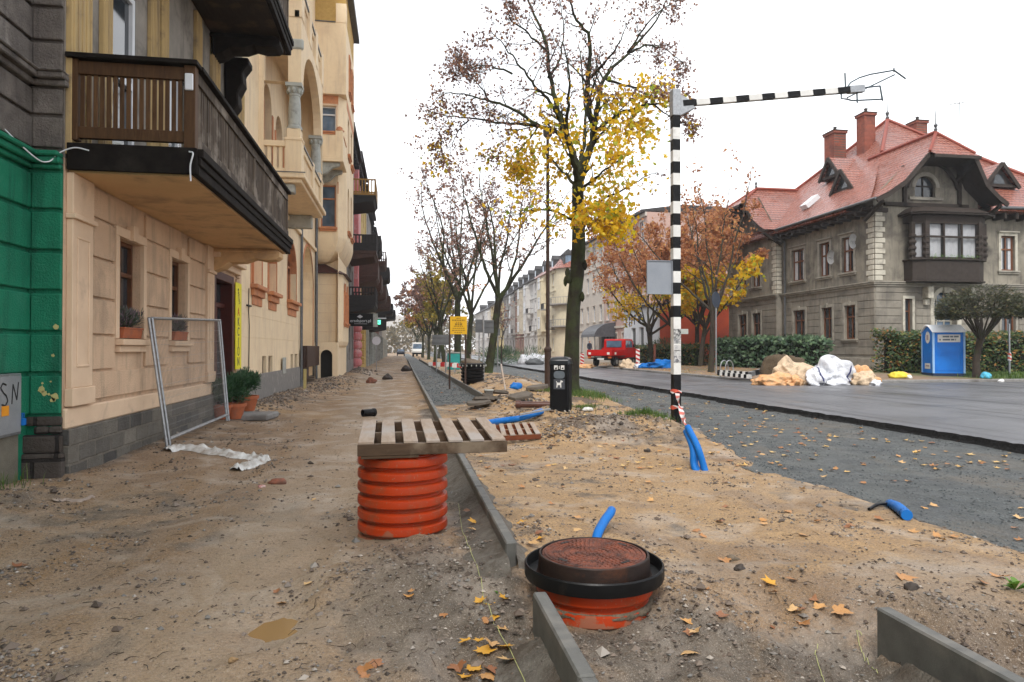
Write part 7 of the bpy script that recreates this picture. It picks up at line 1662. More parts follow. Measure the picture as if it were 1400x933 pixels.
# debris on the median
for (px, py, L, r_, lab) in ((733,536,1.05,.085,'brown clay pipe lying across the dug trench beside the waste bin'),):
    p = atd(px,py,17.5); p.z = H(p.x,p.y)+.22; mb = MB(); mb.lathe((0,0,0), [(r_*.85,-L/2),(r_*1.2,-L/2),(r_*1.2,-L/2+.12),(r_,-L/2+.14),(r_,L/2),(r_*.8,L/2)], 18, (True,True))
    o = mb.build('clay_pipe', mk('glazed clay',(.11,.045,.03),(.07,.03,.022),6,.4,0,.1,30), smooth=35); o.location = p; o.rotation_euler = (R(90),0,R(72)); tag(o,lab,'pipe')
p = gph(668,552); root = thing('stump_post', 'short grey stump of a post standing in the sand left of the trench', 'post', p); mb = MB(); mb.box(p.x-.11,p.y-.1,p.z-.2,p.x+.11,p.y+.1,p.z+.34); mb.build('stump', mk('old grey wood',(.12,.105,.09),(.08,.07,.06),8,.85,0,.4,30), root, bevel=.02, recalc=True)
mb = MB(); mb.box(p.x-.12,p.y-.11,p.z+.342,p.x+.125,p.y+.11,p.z+.37); mb.build('pale_cap', PALE, root)
for a, b, lab in (((680,557),(694,567),'pale thin stick lying on the sand, the nearer to the stump post'),((690,557),(702,570),'pale thin stick lying on the sand, the farther from the stump post')):
    q0, q1 = gph(*a), gph(*b); mb = MB(); mb.bar(q0+Vector((0,0,.03)), q1+Vector((0,0,.03)), .05, .02); o = mb.build('stick', PALW, loc=q0); tag(o,lab,'stick')
rng = random.Random(21)
SLABM = mk('broken slab', (.15,.125,.10), (.09,.075,.06), 6, .8, 0, .4, 30, .01)
for i, (px, py, lab) in enumerate(((662,533,'flat broken slab on the soil heap, lowest and leftmost'),(672,524,'flat broken slab on the soil heap under the leaning stake'),(681,538,'flat broken slab at the foot of the soil heap'),(712,521,'dark broken slab beside the blue rag'),(735,520,'dark broken slab just left of the lamp post'),(655,541,'small broken slab near the end of the right kerb row'))):
    p = atd(px,py,19.5+rng.uniform(-1.5,2.0)); p.z = H(p.x,p.y)+.10
    mb = MB(); n = 6; q = [(rng.uniform(.28,.45)*math.cos(6.283*k/n),rng.uniform(.2,.32)*math.sin(6.283*k/n),0) for k in range(n)]; mb.prism(q,(0,0,.08)); o = mb.build('broken_slab', SLABM, bevel=.01, recalc=True); o.location = p; o.rotation_euler = (rng.uniform(-.3,.3),rng.uniform(-.3,.3),rng.random()*3); tag(o,lab,'slab','broken slabs on the soil heap')
p = atd(706,518,22); p.z = HG(p.x,p.y); o = lump('blue_rag', p, (.2,.14,.16), 8, BLUEP, .35, 3, 1.5, .2); tag(o,'crumpled blue plastic rag on the soil heap','rag')
a, b = atd(692,517,21.5), atd(685,498,22); mb = MB(); mb.bar(Vector((a.x,a.y,.15)), b, .05, .035); o = mb.build('stake', PALW, loc=a); tag(o,'pale wooden stake leaning out of the soil heap','stake')
p = gph(804,571); o = lump('white_scrap', p, (.12,.08,.06), 5, WPLA, .3, 3); tag(o,'small white plastic scrap on the soil right of the waste bin','litter')
for px,py,r_,lab,sd in ((905,560,.12,'dark clod of earth at the edge of the sod by the striped post',11),(885,618,.05,'dark pebble on the sand left of the blue conduits',12)):
    p = gph(px,py); o = lump('soil_clod', p, (r_,r_,r_*.7), sd, DKST, .4, 3); tag(o,lab,'clod')
# debris on the left track
for px,py,lab,sd,s in ((530,519,'dark broken lump lying on the track before the far shops, the nearer one',1,(.25,.3,.22)),(555,508,'dark broken lump lying on the track before the far shops, the farther one',2,(.35,.3,.3)),(508,524,'small brick lump lying on the track left of the others',3,(.25,.2,.2))):
    p = gph(px,py); p.z = HG(p.x,p.y); o = lump('rubble_piece', p, s, sd, DKST if sd < 3 else BRICKM, .35, 3); tag(o,lab,'rubble')
p = gph(362,527); mb = MB(); p = onX(417,517,-3.55); p.z = H(p.x,p.y); mb.box(p.x-.05,p.y-.04,p.z-.1,p.x+.05,p.y+.04,p.z+.75); o = mb.build('stake', mk('yellowish stake',(.55,.45,.18),(.45,.36,.15),8,.7), loc=p); tag(o,'short yellowish stake standing at the plinth of the cream house','stake')
mb = MB(); p = onX(345,547,-3.3); p.z = H(p.x,p.y); mb.prism([(p.x-.45,p.y-.3,p.z+.0),(p.x+.4,p.y-.4,p.z+.0),(p.x+.5,p.y+.5,p.z+.0),(p.x-.4,p.y+.5,p.z+.0)],(0,0,.14)); o = mb.build('stone_step', CONC, bevel=.03, recalc=True, loc=p); tag(o,'grey stone step lying in the rubble by the potted conifers','step')
# ------------------------------------------------------------------ portable toilet
p = atd(1289,511,31.5); tz = VZ(p.x,p.y)
root = thing('portable_toilet', 'blue portable toilet with white roof standing in front of the hedge', 'portable toilet', (p.x,p.y,tz), local=True)
TB = mk('blue toilet panel',(.008,.19,.68),(.006,.15,.56),2,.42,0,.1,12); TW_ = mk('white toilet roof',(.90,.92,.94),(.82,.84,.86),3,.45,0,.05,20); TL = mk('pale blue corner',(.30,.50,.78),(.26,.44,.70),4,.45,0,0)
w_, d_, h_ = 1.12, 1.16, 2.02
mb = MB(); mb.box(-w_/2,-d_/2,.12,w_/2,d_/2,h_); mb.prism([(-w_/2+.001,-d_/2+.02,h_),(-w_/2+.001,-d_/4,h_+.17),(-w_/2+.001,0,h_+.21),(-w_/2+.001,d_/4,h_+.17),(-w_/2+.001,d_/2-.02,h_)],(w_-.002,0,0)); mb.build('cabin', TB, root)
mb = MB(); mb.box(-w_/2-.03,-d_/2-.03,-.02,w_/2+.03,d_/2+.03,.118); mb.build('base', mk('dark base',(.012,.03,.08),(.02,.03,.06),5,.6), root, bevel=.01, recalc=True)
mb = MB(); pf = [(-d_/2-.08,h_-.03),(-d_/3.2,h_+.16),(-.12,h_+.27),(.12,h_+.27),(d_/3.2,h_+.16),(d_/2+.08,h_-.03)]; lo = [(y,z-.07) for y,z in pf][::-1]
mb.prism([(-w_/2-.07,y,z) for y,z in pf+lo],(w_+.14,0,0)); mb.build('roof', TW_, root, bevel=.02, recalc=True)
for x in (-1,1):
    for y in (-1,1): mb = MB(); mb.box(x*w_/2-.035*(1 if x>0 else 1)+0,y*d_/2-.035,.12,x*w_/2+.035,y*d_/2+.035,h_); mb.build('corner_strip', TL, root)
mb = MB(); fy = -d_/2
for a, b, c, e in ((-.47,.47,.25,.95),(-.47,.47,1.02,1.42)): mb.box(a,fy-.02,c,b,fy-.001,c+.035); mb.box(a,fy-.02,e-.035,b,fy-.001,e); mb.box(a,fy-.018,c+.036,a+.03,fy-.001,e-.036); mb.box(b-.03,fy-.018,c+.036,b,fy-.001,e-.036)
mb.build('panel_ribs', TB, root)
mb = MB(); mb.box(-.40,fy-.012,1.50,.42,fy-.002,1.84); mb.build('side_label', WHITEM, root)
LBL = mk('label print',(.10,.12,.16),(.14,.16,.2),9,.6,0,0)
mb = MB()
for z, xs_ in ((1.745,((-.22,.02),(.05,.16),(.19,.36))),(1.61,((-.34,-.29),(-.22,.05),(.08,.20),(.23,.26)))):
    for a, b in xs_: mb.box(a,fy-.016,z-.035,b,fy-.013,z+.035)
mb.build('label_print', LBL, root)
fx = -w_/2; mb = MB(); n = 24; mb.add([(fx-.004,.25*math.cos(6.283*k/n),1.72+.27*math.sin(6.283*k/n)) for k in range(n)],[tuple(range(n))]); mb.box(fx-.01,-.26,.30,fx-.002,.30,.55); mb.build('door_labels', WHITEM, root)
mb = MB(); mb.box(fx-.007,-.08,1.60,fx-.005,.10,1.84); mb.box(fx-.013,-.18,.40,fx-.011,.2,.47); mb.build('door_print', mk('reddish print',(.42,.30,.32),(.36,.3,.36),10,.6,0,0), root)
mb = MB(); mb.box(fx-.015,-d_/2+.06,.2,fx-.001,-d_/2+.09,1.95); mb.box(fx-.015,d_/2-.09,.2,fx-.001,d_/2-.06,1.95); mb.box(fx-.04,-.42,1.05,fx-.001,-.36,1.2); mb.build('door_frame', TB, root)
root.rotation_euler = (0,0,R(-9.25-32+20)); root.scale = (1.12,1.12,1.02)
# ------------------------------------------------------------------ big bags and sheets
def bagm(name, c, c2): return mk(name, c, c2, 5, .62, 0, .8, 7, .09, stain=tuple(k*.42 for k in c2), sscale=3.5, samt=(.52,.72))
BW, BB, BO = bagm('white woven bag',(.74,.75,.78),(.60,.61,.65)), bagm('beige woven bag',(.66,.50,.34),(.56,.42,.28)), bagm('orange woven bag',(.70,.33,.13),(.62,.42,.24))
STRAP = mk('dark blue strap',(.03,.035,.10),(.05,.05,.14),9,.6,0,0)
def bag(px, py, d, size, seed, mat, lab, rot=0, amp=.3, crease=.22, tip=None, name='bulk_bag', straps=0, cat='bag'):
    c = atd(px,py,d); c.z = HR(c.x,c.y)-.02
    root = thing(name, lab, cat, c, 'discarded bulk bags heaped at the kerb', local=True)
    o = lump('bag_cloth', (0,0,0), size, seed, mat, amp, 5, 1.25, crease, tip=tip, parent=root)
    bm = bmesh.new(); bm.from_mesh(o.data)
    for k in range(straps):
        # a strap that follows the cloth: the ring of vertices nearest a tilted plane
        n = Vector((math.cos(k*1.3+.4+seed),math.sin(k*1.3+.4+seed),.15)).normalized(); off = (-.25 if k % 2 else .2)*size[0]
        pts = [v.co.copy() for v in bm.verts if abs(v.co.dot(n)-off) < .03*size[0]+.012 and v.co.z > .03]
        t = n.cross(Vector((0,0,1))).normalized(); pts.sort(key=lambda q: math.atan2(q.z-.1, q.dot(t)))
        if len(pts) > 6: pts = [sum((pts[min(len(pts)-1,max(0,i+j))] for j in (-2,-1,0,1,2)), Vector())/5 for i in range(0,len(pts),2)]; mb = MB(); mb.tube([q*1.02 for q in pts], .03, 5); mb.build('strap', STRAP, root)
    bm.free(); root.rotation_euler = (0,0,rot); return root
bag(1142,519,26.9,(1.1,.8,.55),3,BW,'white woven bulk bag with blue straps, highest of the heap at the kerb',.2,.32,.30,(-.30,0,.62),straps=2)
bag(1118,521,26.2,(.60,.42,.45),5,BW,'white crumpled bag bottom lying below the tall white bag',.5,.3,.3,straps=1)
bag(1096,520,26.7,(.62,.5,.56),9,BB,'beige round bag bulging left of the white bag',.1,.22,.16)
bag(1085,516,27.5,(1.0,.7,.62),7,BB,'beige bag with blue edge tilted over the heap behind the round one',.35,.3,.24,(-.35,0,.3),straps=1)
bag(1060,521,26.3,(.85,.5,.36),13,BO,'pale orange bag lying flat at the left end of the heap',-.1,.3,.26)
bag(1086,521,26.0,(.40,.35,.28),15,BO,'small orange sheet bundle between the flat orange bag and the white bag',.2,.35,.3)
bag(1172,516,26.9,(.75,.6,.58),17,BO,'orange and beige bag slumped right of the white bag',-.3,.3,.28)
bag(1183,520,26.4,(.62,.45,.42),19,BB,'dirty beige sack spilling at the right end of the heap',.4,.35,.3)
bag(1196,522,26.0,(.36,.22,.16),23,BW,'small dirty white sack lying at the far right end of the heap',.7,.3,.3)
c = atd(1072,512,28); c.z = VZ(c.x,c.y); o = lump('soil_heap', c, (1.0,.7,.8), 6, mk('brown heap',(.12,.085,.05),(.07,.05,.032),14,.9,0,.9,20,.05), .25, 4); tag(o,'brown soil heap showing between the bags and the hedge','heap')
# lying striped beams and bike hoops
a, b = atd(982,501,30), atd(1026,512,28.5); a.z = VZ(a.x,a.y)+.22; b.z = VZ(b.x,b.y)+.12
for (q0,q1,lab) in ((a,b,'black and white striped beam lying on the verge, the nearer one'),(a+Vector((.3,.6,.05)),b+Vector((.35,.5,.1)),'black and white striped beam lying on the verge, behind the first one')):
    mb = MB(); 
    for i in range(12): mb.m(i % 2); mb.bar(q0.lerp(q1,i/12), q0.lerp(q1,(i+1)/12), .16, .16)
    o = mb.build('striped_beam', [BLACKM,WHITEM], loc=q0); tag(o,lab,'beam','striped beams lying on the verge')
a, b = atd(1025,511,29), atd(1058,501,29.5); a.z = VZ(a.x,a.y)+.2; b.z = VZ(b.x,b.y)+.45; mb = MB()
for i in range(6): mb.m(i % 2); mb.bar(a.lerp(b,i/6), a.lerp(b,(i+1)/6), .20, .2)
o = mb.build('striped_beam', [GALV,BLACKM], loc=a); tag(o,'grey and black beam end propped up against the soil heap','beam')
for px, lab in ((990,'grey steel hoop behind the lying striped beams, left one'),(997,'grey steel hoop behind the lying striped beams, right one')):
    c = atd(px,503,31); c.z = VZ(c.x,c.y)-.05; mb = MB(); mb.tube([c+Vector((.24*math.cos(t),.1*math.cos(t),.45+.35*math.sin(t))) if True else c for t in [math.pi*k/12 for k in range(13)]], .025, 6); mb.tube([c+Vector((.24,.1,.45)),c+Vector((.24,.1,0))],.025,6); mb.tube([c+Vector((-.24,-.1,.45)),c+Vector((-.24,-.1,0))],.025,6); o = mb.build('bike_hoop', GALV, loc=c); tag(o,lab,'bike rack','steel hoops on the verge')
# blue round sign, bare post, litter
c = atd(979,503,35); c.z = VZ(c.x,c.y); root = thing('road_sign','round dark road sign on a thin grey pole beside the roadside tree','road sign',c); zc = CAMZ+(477-410)/933*35
mb = MB(); mb.tube([c,(c.x,c.y,zc+.4)], .035, 8); mb.build('pole', GALV, root); mb = MB(); mb.lathe((0,0,0),[(.02,-.01),(.42,-.01),(.42,.01),(.02,.01)],24); M_ = Matrix.Translation((c.x-.02,c.y-.06,zc)) @ Matrix.Rotation(R(35),4,'Z') @ Matrix.Rotation(R(90),4,'X'); mb.v = [tuple(M_ @ Vector(v)) for v in mb.v]; mb.build('sign_disc', mk('dark sign back',(.05,.06,.08),(.035,.045,.07),5,.5,.2,0), root)
c = atd(1380,514,31.5); c.z = VZ(c.x,c.y)-.05; root = thing('bare_post','thin grey post with a scrap of red tape before the right hedge','post',c); mb = MB(); mb.tube([c,c+Vector((0,0,2.45))], .04, 8); mb.build('pole', GALV, root); mb = MB(); mb.tube([c+Vector((0,0,.75)),c+Vector((.02,0,.95)),c+Vector((-.02,0,1.1))], .075, 8); mb.build('tape_scrap', TAPE, root)
for px,py,d,s,m_,lab in ((1348,512,29.5,(.22,.2,.2),mk('light blue bag',(.06,.40,.62),(.12,.5,.7),8,.4),'light blue plastic bag on the grass by the round topped tree'),(1228,510,29.5,(.42,.3,.22),mk('yellow bag',(.75,.62,.05),(.65,.52,.06),8,.5),'yellow plastic bag in the litter left of the toilet'),(1243,512,29.3,(.12,.1,.12),WHITEM,'small white cup in the litter left of the toilet'),(1236,507,30,(.25,.2,.2),BO,'small orange rag in the litter left of the toilet'),(1368,520,28.5,(.13,.1,.09),WHITEM,'white scrap on the grass before the right hedge')):
    c = atd(px,py,d); c.z = HR(c.x,c.y); o = lump('plastic_litter', c, s, px*.01, m_, .35, 3, 1.6, .2); tag(o,lab,'litter')
# ------------------------------------------------------------------ hedges
HEDG = leafmat('hedge leaves', [(0,(.010,.028,.008)),(.4,(.022,.058,.014)),(.75,(.05,.10,.022)),(1,(.12,.15,.04))], .25); HEDB = leafmat('bluish hedge leaves', [(0,(.028,.065,.032)),(.5,(.065,.13,.058)),(1,(.15,.22,.11))], .25); HEDA = leafmat('autumn hedge leaves', [(0,(.022,.048,.014)),(.5,(.05,.10,.022)),(.8,(.13,.16,.03)),(.93,(.30,.12,.03)),(1,(.45,.22,.05))], .25)
def hedge(x0,y0,x1,y1,w,h,n,mat,lab,ls=.12):
    c = Vector(((x0+x1)/2,(y0+y1)/2,0)); c.z = VZ(c.x,c.y); root = thing('hedge',lab,'hedge',c); rng = random.Random(int(x0*100+y0)); mb = MB()
    a, b = Vector((x0,y0,0)), Vector((x1,y1,0)); L = (b-a).length; t = (b-a).normalized(); s_ = Vector((-t.y,t.x,0))
    for _ in range(n):
        u = rng.random(); v = rng.uniform(-1,1); k = rng.random()**.6
        face = rng.random()
        if face < .42: v = (1 if rng.random() < .7 else -1)*rng.uniform(.75,1.08); z = rng.uniform(.02,1)
        elif face < .72: z = rng.uniform(.85,1.03)
        else: z = rng.random()
        hh = h*(1+.16*noise.noise(Vector((u*L*.8,3,x0)))); ww = w/2*(1+.25*noise.noise(Vector((u*L*1.1,z*2,x0+5))))
        p = a+t*(u*L)+s_*(v*ww*-1); p.z = VZ(p.x,p.y)+z*hh; d = Vector((rng.gauss(0,1),rng.gauss(0,1),rng.gauss(.4,1))).normalized(); q = d.orthogonal().normalized()*ls*.35; l = ls*rng.uniform(.6,1.4)
        mb.add([p,p+d*l*.5+q,p+d*l,p+d*l*.5-q],[(0,1,2,3)])
    mb.build('foliage', mat, root)
    mb = MB(); n2 = int(L/.35); core = MB()
    for k in range(n2): p = a+t*(L*(k+.5)/n2); z = VZ(p.x,p.y); mb.tube([(p.x,p.y,z-.05),(p.x+rng.uniform(-.1,.1),p.y+rng.uniform(-.1,.1),z+h*.7)], .018, 5)
    mb.build('stems', mk('hedge stems',(.05,.035,.025),(.03,.022,.016),8,.9), root)
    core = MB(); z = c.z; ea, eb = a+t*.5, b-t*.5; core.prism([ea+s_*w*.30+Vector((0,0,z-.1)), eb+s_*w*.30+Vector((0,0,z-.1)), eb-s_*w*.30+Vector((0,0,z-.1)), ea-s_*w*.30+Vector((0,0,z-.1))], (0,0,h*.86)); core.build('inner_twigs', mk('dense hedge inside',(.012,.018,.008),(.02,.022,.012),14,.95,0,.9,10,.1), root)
hedge(22.6,34.2,21.6,44.0,1.5,1.75,9000,HEDB,'bluish green shaggy hedge along the street side of the villa',.26)
hedge(20.6,44.5,20.0,56,1.3,1.45,5000,HEDA,'yellowish green low hedge beyond the shaggy one',.2)
hedge(23.6,30.6,27.3,30.6,1.4,2.0,6500,HEDA,'dark green hedge with brown leaves left of the toilet',.17)
hedge(27.0,31.2,45,31.0,1.5,1.95,17000,HEDA,'long dark green hedge right of the toilet behind the round topped tree',.17)
# ------------------------------------------------------------------ red pickup
RP = mk('red car paint', (.47,.012,.010), (.42,.010,.010), 3, .25, 0, 0, stain=(.28,.02,.015), sscale=2, samt=(.6,.8)); TYRE = mk('tyre rubber',(.015,.015,.015),(.025,.025,.025),8,.8,0,.2,40); CHR = mk('pale metal',(.5,.5,.5),(.4,.4,.4),6,.35,.7,0)
c = atd(843,503,50.5); c.z = HR(c.x,c.y)
root = thing('pickup_truck','old red pickup truck with a dropside bed parked at the roadworks','pickup truck',c,local=True)
# vehicle axes: x right, y forward
def rbox(name, x0,y0,z0,x1,y1,z1,m,par=root,bev=.03): mb = MB(); mb.box(x0,y0,z0,x1,y1,z1); return mb.build(name,m,par,bevel=bev,recalc=True,seg=2)
mb = MB(); side = [(-.0,.62),(1.75,.62),(1.82,.95),(1.75,1.22),(1.35,1.32),(.95,1.93),(.75,1.99),(-.28,1.99),(-.36,1.9),(-.42,1.28),(-.42,.55)]
mb.prism([(-.86,y,z) for y,z in side],(1.72,0,0)); body = mb.build('cab', RP, root, bevel=.05, recalc=True, seg=2)
mb = MB(); mb.box(-.60,-.45,1.38,.60,-.40,1.86); mb.add([(-.866,.0,1.36),(-.866,.72,1.36),(-.866,.60,1.84),(-.866,.0,1.86)],[(0,1,2,3)]); mb.add([(.866,-.25,1.36),(.866,.12,1.36),(.866,.12,1.86),(.866,-.25,1.86)],[(0,1,2,3)]); mb.add([(.866,.18,1.36),(.866,.92,1.36),(.866,.70,1.84),(.866,.18,1.86)],[(0,1,2,3)]); mb.build('cab_windows', GLASSB, body)
mb = MB(); mb.add([(.872,.15,.75),(.872,.165,.75),(.872,.165,1.9),(.872,.15,1.9)],[(0,1,2,3)]); mb.box(.866,.25,1.20,.89,.40,1.24); mb.build('door_handle', BLACKM, body)
mb = MB(); mb.box(.87,.95,1.38,1.02,1.0,1.58); mb.box(-1.02,.95,1.38,-.87,1.0,1.58); mb.build('wing_mirrors', BLACKM, root)
mb = MB(); mb.box(-.95,-2.75,.72,.95,-.46,.80); mb.build('bed_floor', BLACKM, root)
for nm,a_ in (('dropside',(-.97,-2.74,.78,-.93,-.5,1.20)),('dropside',(.93,-2.74,.78,.97,-.5,1.20)),('tailgate',(-.97,-2.79,.78,.97,-2.745,1.20)),('headboard',(-.95,-.53,.80,.95,-.49,1.34))): rbox(nm,*a_,RP,bev=.012)
mb = MB()
for x in (-.85,.62): mb.box(x,-2.80,.86,x+.2,-2.792,1.02)
for y in (-2.3,): mb.box(.971,y,.86,.98,y+.25,1.02)
mb.build('reflectors', WHITEM, root)
mb = MB(); mb.box(-.93,-2.74,.60,-.68,-2.70,.74); mb.box(.68,-2.74,.60,.93,-2.70,.74); mb.build('tail_light', mk('tail light',(.5,.04,.02),(.5,.15,.02),5,.3,0,0), root)
mb = MB(); mb.box(-.18,-2.72,.50,.34,-2.70,.61); mb.build('licence_plate', WHITEM, root)
mb = MB(); mb.box(-.90,-2.70,.55,.9,-2.6,.66); mb.box(-.35,-2.6,.5,-.25,1.5,.62); mb.box(.25,-2.6,.5,.35,1.5,.62); mb.box(-.85,-.4,.42,.85,1.7,.60); mb.build('chassis', BLACKM, root)
mb = MB(); mb.box(-.8,1.76,.70,.8,1.81,.90); mb.build('front_bumper', BLACKM, root)
for x in (-.72,.72):
    for y in (-1.75,1.05):
        mb = MB(); mb.lathe((0,0,0),[(.20,-.11),(.30,-.11),(.335,-.08),(.335,.08),(.30,.11),(.20,.11)],24,(True,True)); M_ = Matrix.Translation((x+(.05 if x>0 else -.05),y,.335)) @ Matrix.Rotation(R(90),4,'Y'); mb.v = [tuple(M_ @ Vector(v)) for v in mb.v]; wl_ = mb.build('wheel', TYRE, root, smooth=35)
        mb = MB(); mb.lathe((0,0,0),[(.02,.115),(.10,.13),(.185,.10),(.195,.112)] if True else [],18,(True,False)); M_ = Matrix.Translation((x+(.05 if x>0 else -.05),y,.335)) @ Matrix.Rotation(R(90 if x>0 else -90),4,'Y'); mb.v = [tuple(M_ @ Vector(v)) for v in mb.v]; mb.build('rim', CHR, wl_, smooth=35)
root.rotation_euler = (0,0,-R(9.25+8.7+26))
# barrier boards and cones at the works
def barrier(px, py, d, lab, hh=1.05):
    c = atd(px,py,d); c.z = HR(c.x,c.y); root = thing('barrier_board',lab,'barrier board',c,'barrier boards at the roadworks',local=True)
    mb = MB(); n = 5; mb.box(-.13,-.012,.12,.13,.012,.12+hh); mb.build('panel', WHITEM, root)
    mb = MB()
    for k in range(4): z = .16+k*hh/4; mb.add([(-.128,-.016,z+.13),(.128,-.016,z),(.128,-.016,z+.13),(-.128,-.016,z+.26 if z+.26 < .12+hh else .12+hh)],[(0,1,2,3)])
    mb.build('red_stripes', RED, root); mb = MB(); mb.box(-.22,-.25,0,.22,.25,.11); mb.build('foot', BLACKP, root, bevel=.02, recalc=True); root.rotation_euler = (0,0,-YAW-R(8)); return root
barrier(872,506,46,'red and white barrier board standing by the front of the red pickup',1.15)
barrier(796,506,50,'red and white barrier board standing left of the red pickup',.95)
for px,py,d,s,m_,lab,nm in ((858,505,45.5,(.50,.4,.42),BB,'beige sack heaped beside the barrier board','sack'),(873,504,45,(.32,.3,.25),BW,'white sack beside the foot of the barrier board','sack'),(906,500,44,(.85,.6,.42),BLUEP,'heap of blue plastic sheeting beside the rusty post','plastic_sheet'),(885,503,44.5,(.60,.3,.25),BLUEP,'flat blue plastic sheet lying left of the rusty post','plastic_sheet'),(800,508,49,(.7,.4,.22),BO,'orange netting heap left of the red pickup','netting')):
    c = atd(px,py,d); c.z = HR(c.x,c.y); o = lump(nm, c, s, px*.013, m_, .35, 4, 1.6, .3); tag(o,lab,'sack' if nm == 'sack' else 'sheet')
c = atd(895,504,44.2); c.z = HR(c.x,c.y); mb = MB(); mb.tube([c-Vector((0,0,.1)),c+Vector((0,0,1.55))], .09, 8); o = mb.build('rusty_post', RUST, loc=c); tag(o,'short rusty post standing by the blue sheeting','post')
# ------------------------------------------------------------------ white sacks far on the right verge
for i, px in enumerate((716,723,730,737,743)):
    c = atd(px,501,63+i*.3); c.z = HR(c.x,c.y) if c.x > 9.2 else HG(c.x,c.y); o = lump('white_sack', c, (.60,.6,.70), 31+i, BW, .22, 3, 1.2, .2); tag(o,('leftmost','second from left','middle','fourth from left','rightmost')[i]+' white sack in the row before the off white house','sack','white sacks in a row far on the verge')
c = atd(731,503,60.5); c.z = HR(c.x,c.y); o = lump('gravel_heap', c, (.8,.6,.42), 37, mk('grey gravel heap',(.12,.125,.13),(.08,.085,.09),14,.9,0,.9,20), .2, 4); tag(o,'grey gravel heap in front of the white sacks','heap')
rng = random.Random(17); mb = MB()
c0 = atd(692,493,64)
for _ in range(5): 
    bush(mb, (c0.x+rng.uniform(-3,3),c0.y+rng.uniform(-2,2),.9), (1.6,1.2,.9), 450, .3, .03, rng, .8)
o = mb.build('shrub', HEDB, loc=(c0.x,c0.y,.2)); tag(o,'green shrubs growing in front of the pale yellow house','shrub')
# far vehicle, person, far shed pieces
c = atd(571,490,135); c.z = .05; root = thing('white_van','white delivery van far down the street','van',c,local=True)
mb = MB(); mb.prism([(-1.0,-2.6,.45),(-1.0,-2.6,1.2),(-1.0,-1.9,1.5),(-1.0,-1.5,2.75),(-1.0,3,2.75),(-1.0,3,.45)],(2.0,0,0)); mb.build('body', WHITEM, root, bevel=.08, recalc=True); mb = MB(); mb.add([(-.85,-1.93,1.55),(.85,-1.93,1.55),(.8,-1.58,2.5),(-.8,-1.58,2.5)],[(0,1,2,3)]); mb.v = [(x,y-.03,z) for x,y,z in mb.v]; mb.build('windscreen', GLASSB, root)
mb = MB(); mb.box(-.95,-2.66,.45,.95,-2.61,.8); mb.build('bumper', BLACKM, root)
for x in (-.85,.85):
    for y in (-1.6,1.9): mb = MB(); mb.tube([(x-.12,y,.38),(x+.12,y,.38)], .38, 16); mb.build('wheel', TYRE, root)
root.rotation_euler = (0,0,R(-3))
c = atd(553,490,150); root = thing('parked_car','dark parked car far down the street in front of the left houses','car',(c.x-.8,c.y,.05),local=True)
mb = MB(); mb.prism([(-.85,-2,.3),(-.85,-2.1,.8),(-.85,-1.2,.95),(-.85,-.6,1.45),(-.85,1.2,1.45),(-.85,2.1,.95),(-.85,2.1,.3)],(1.7,0,0)); mb.build('body', mk('dark car paint',(.03,.035,.05),(.03,.03,.04),4,.3), root, bevel=.06, recalc=True); mb = MB(); mb.add([(-.7,-1.2,.98),(.7,-1.2,.98),(.62,-.66,1.4),(-.62,-.66,1.4)],[(0,1,2,3)]); mb.v = [(x,y-.03,z+.02) for x,y,z in mb.v]; mb.build('windscreen', GLASSB, root)
for x in (-.75,.75):
    for y in (-1.4,1.4): mb = MB(); mb.tube([(x-.1,y,.32),(x+.1,y,.32)], .32, 14); mb.build('wheel', TYRE, root)
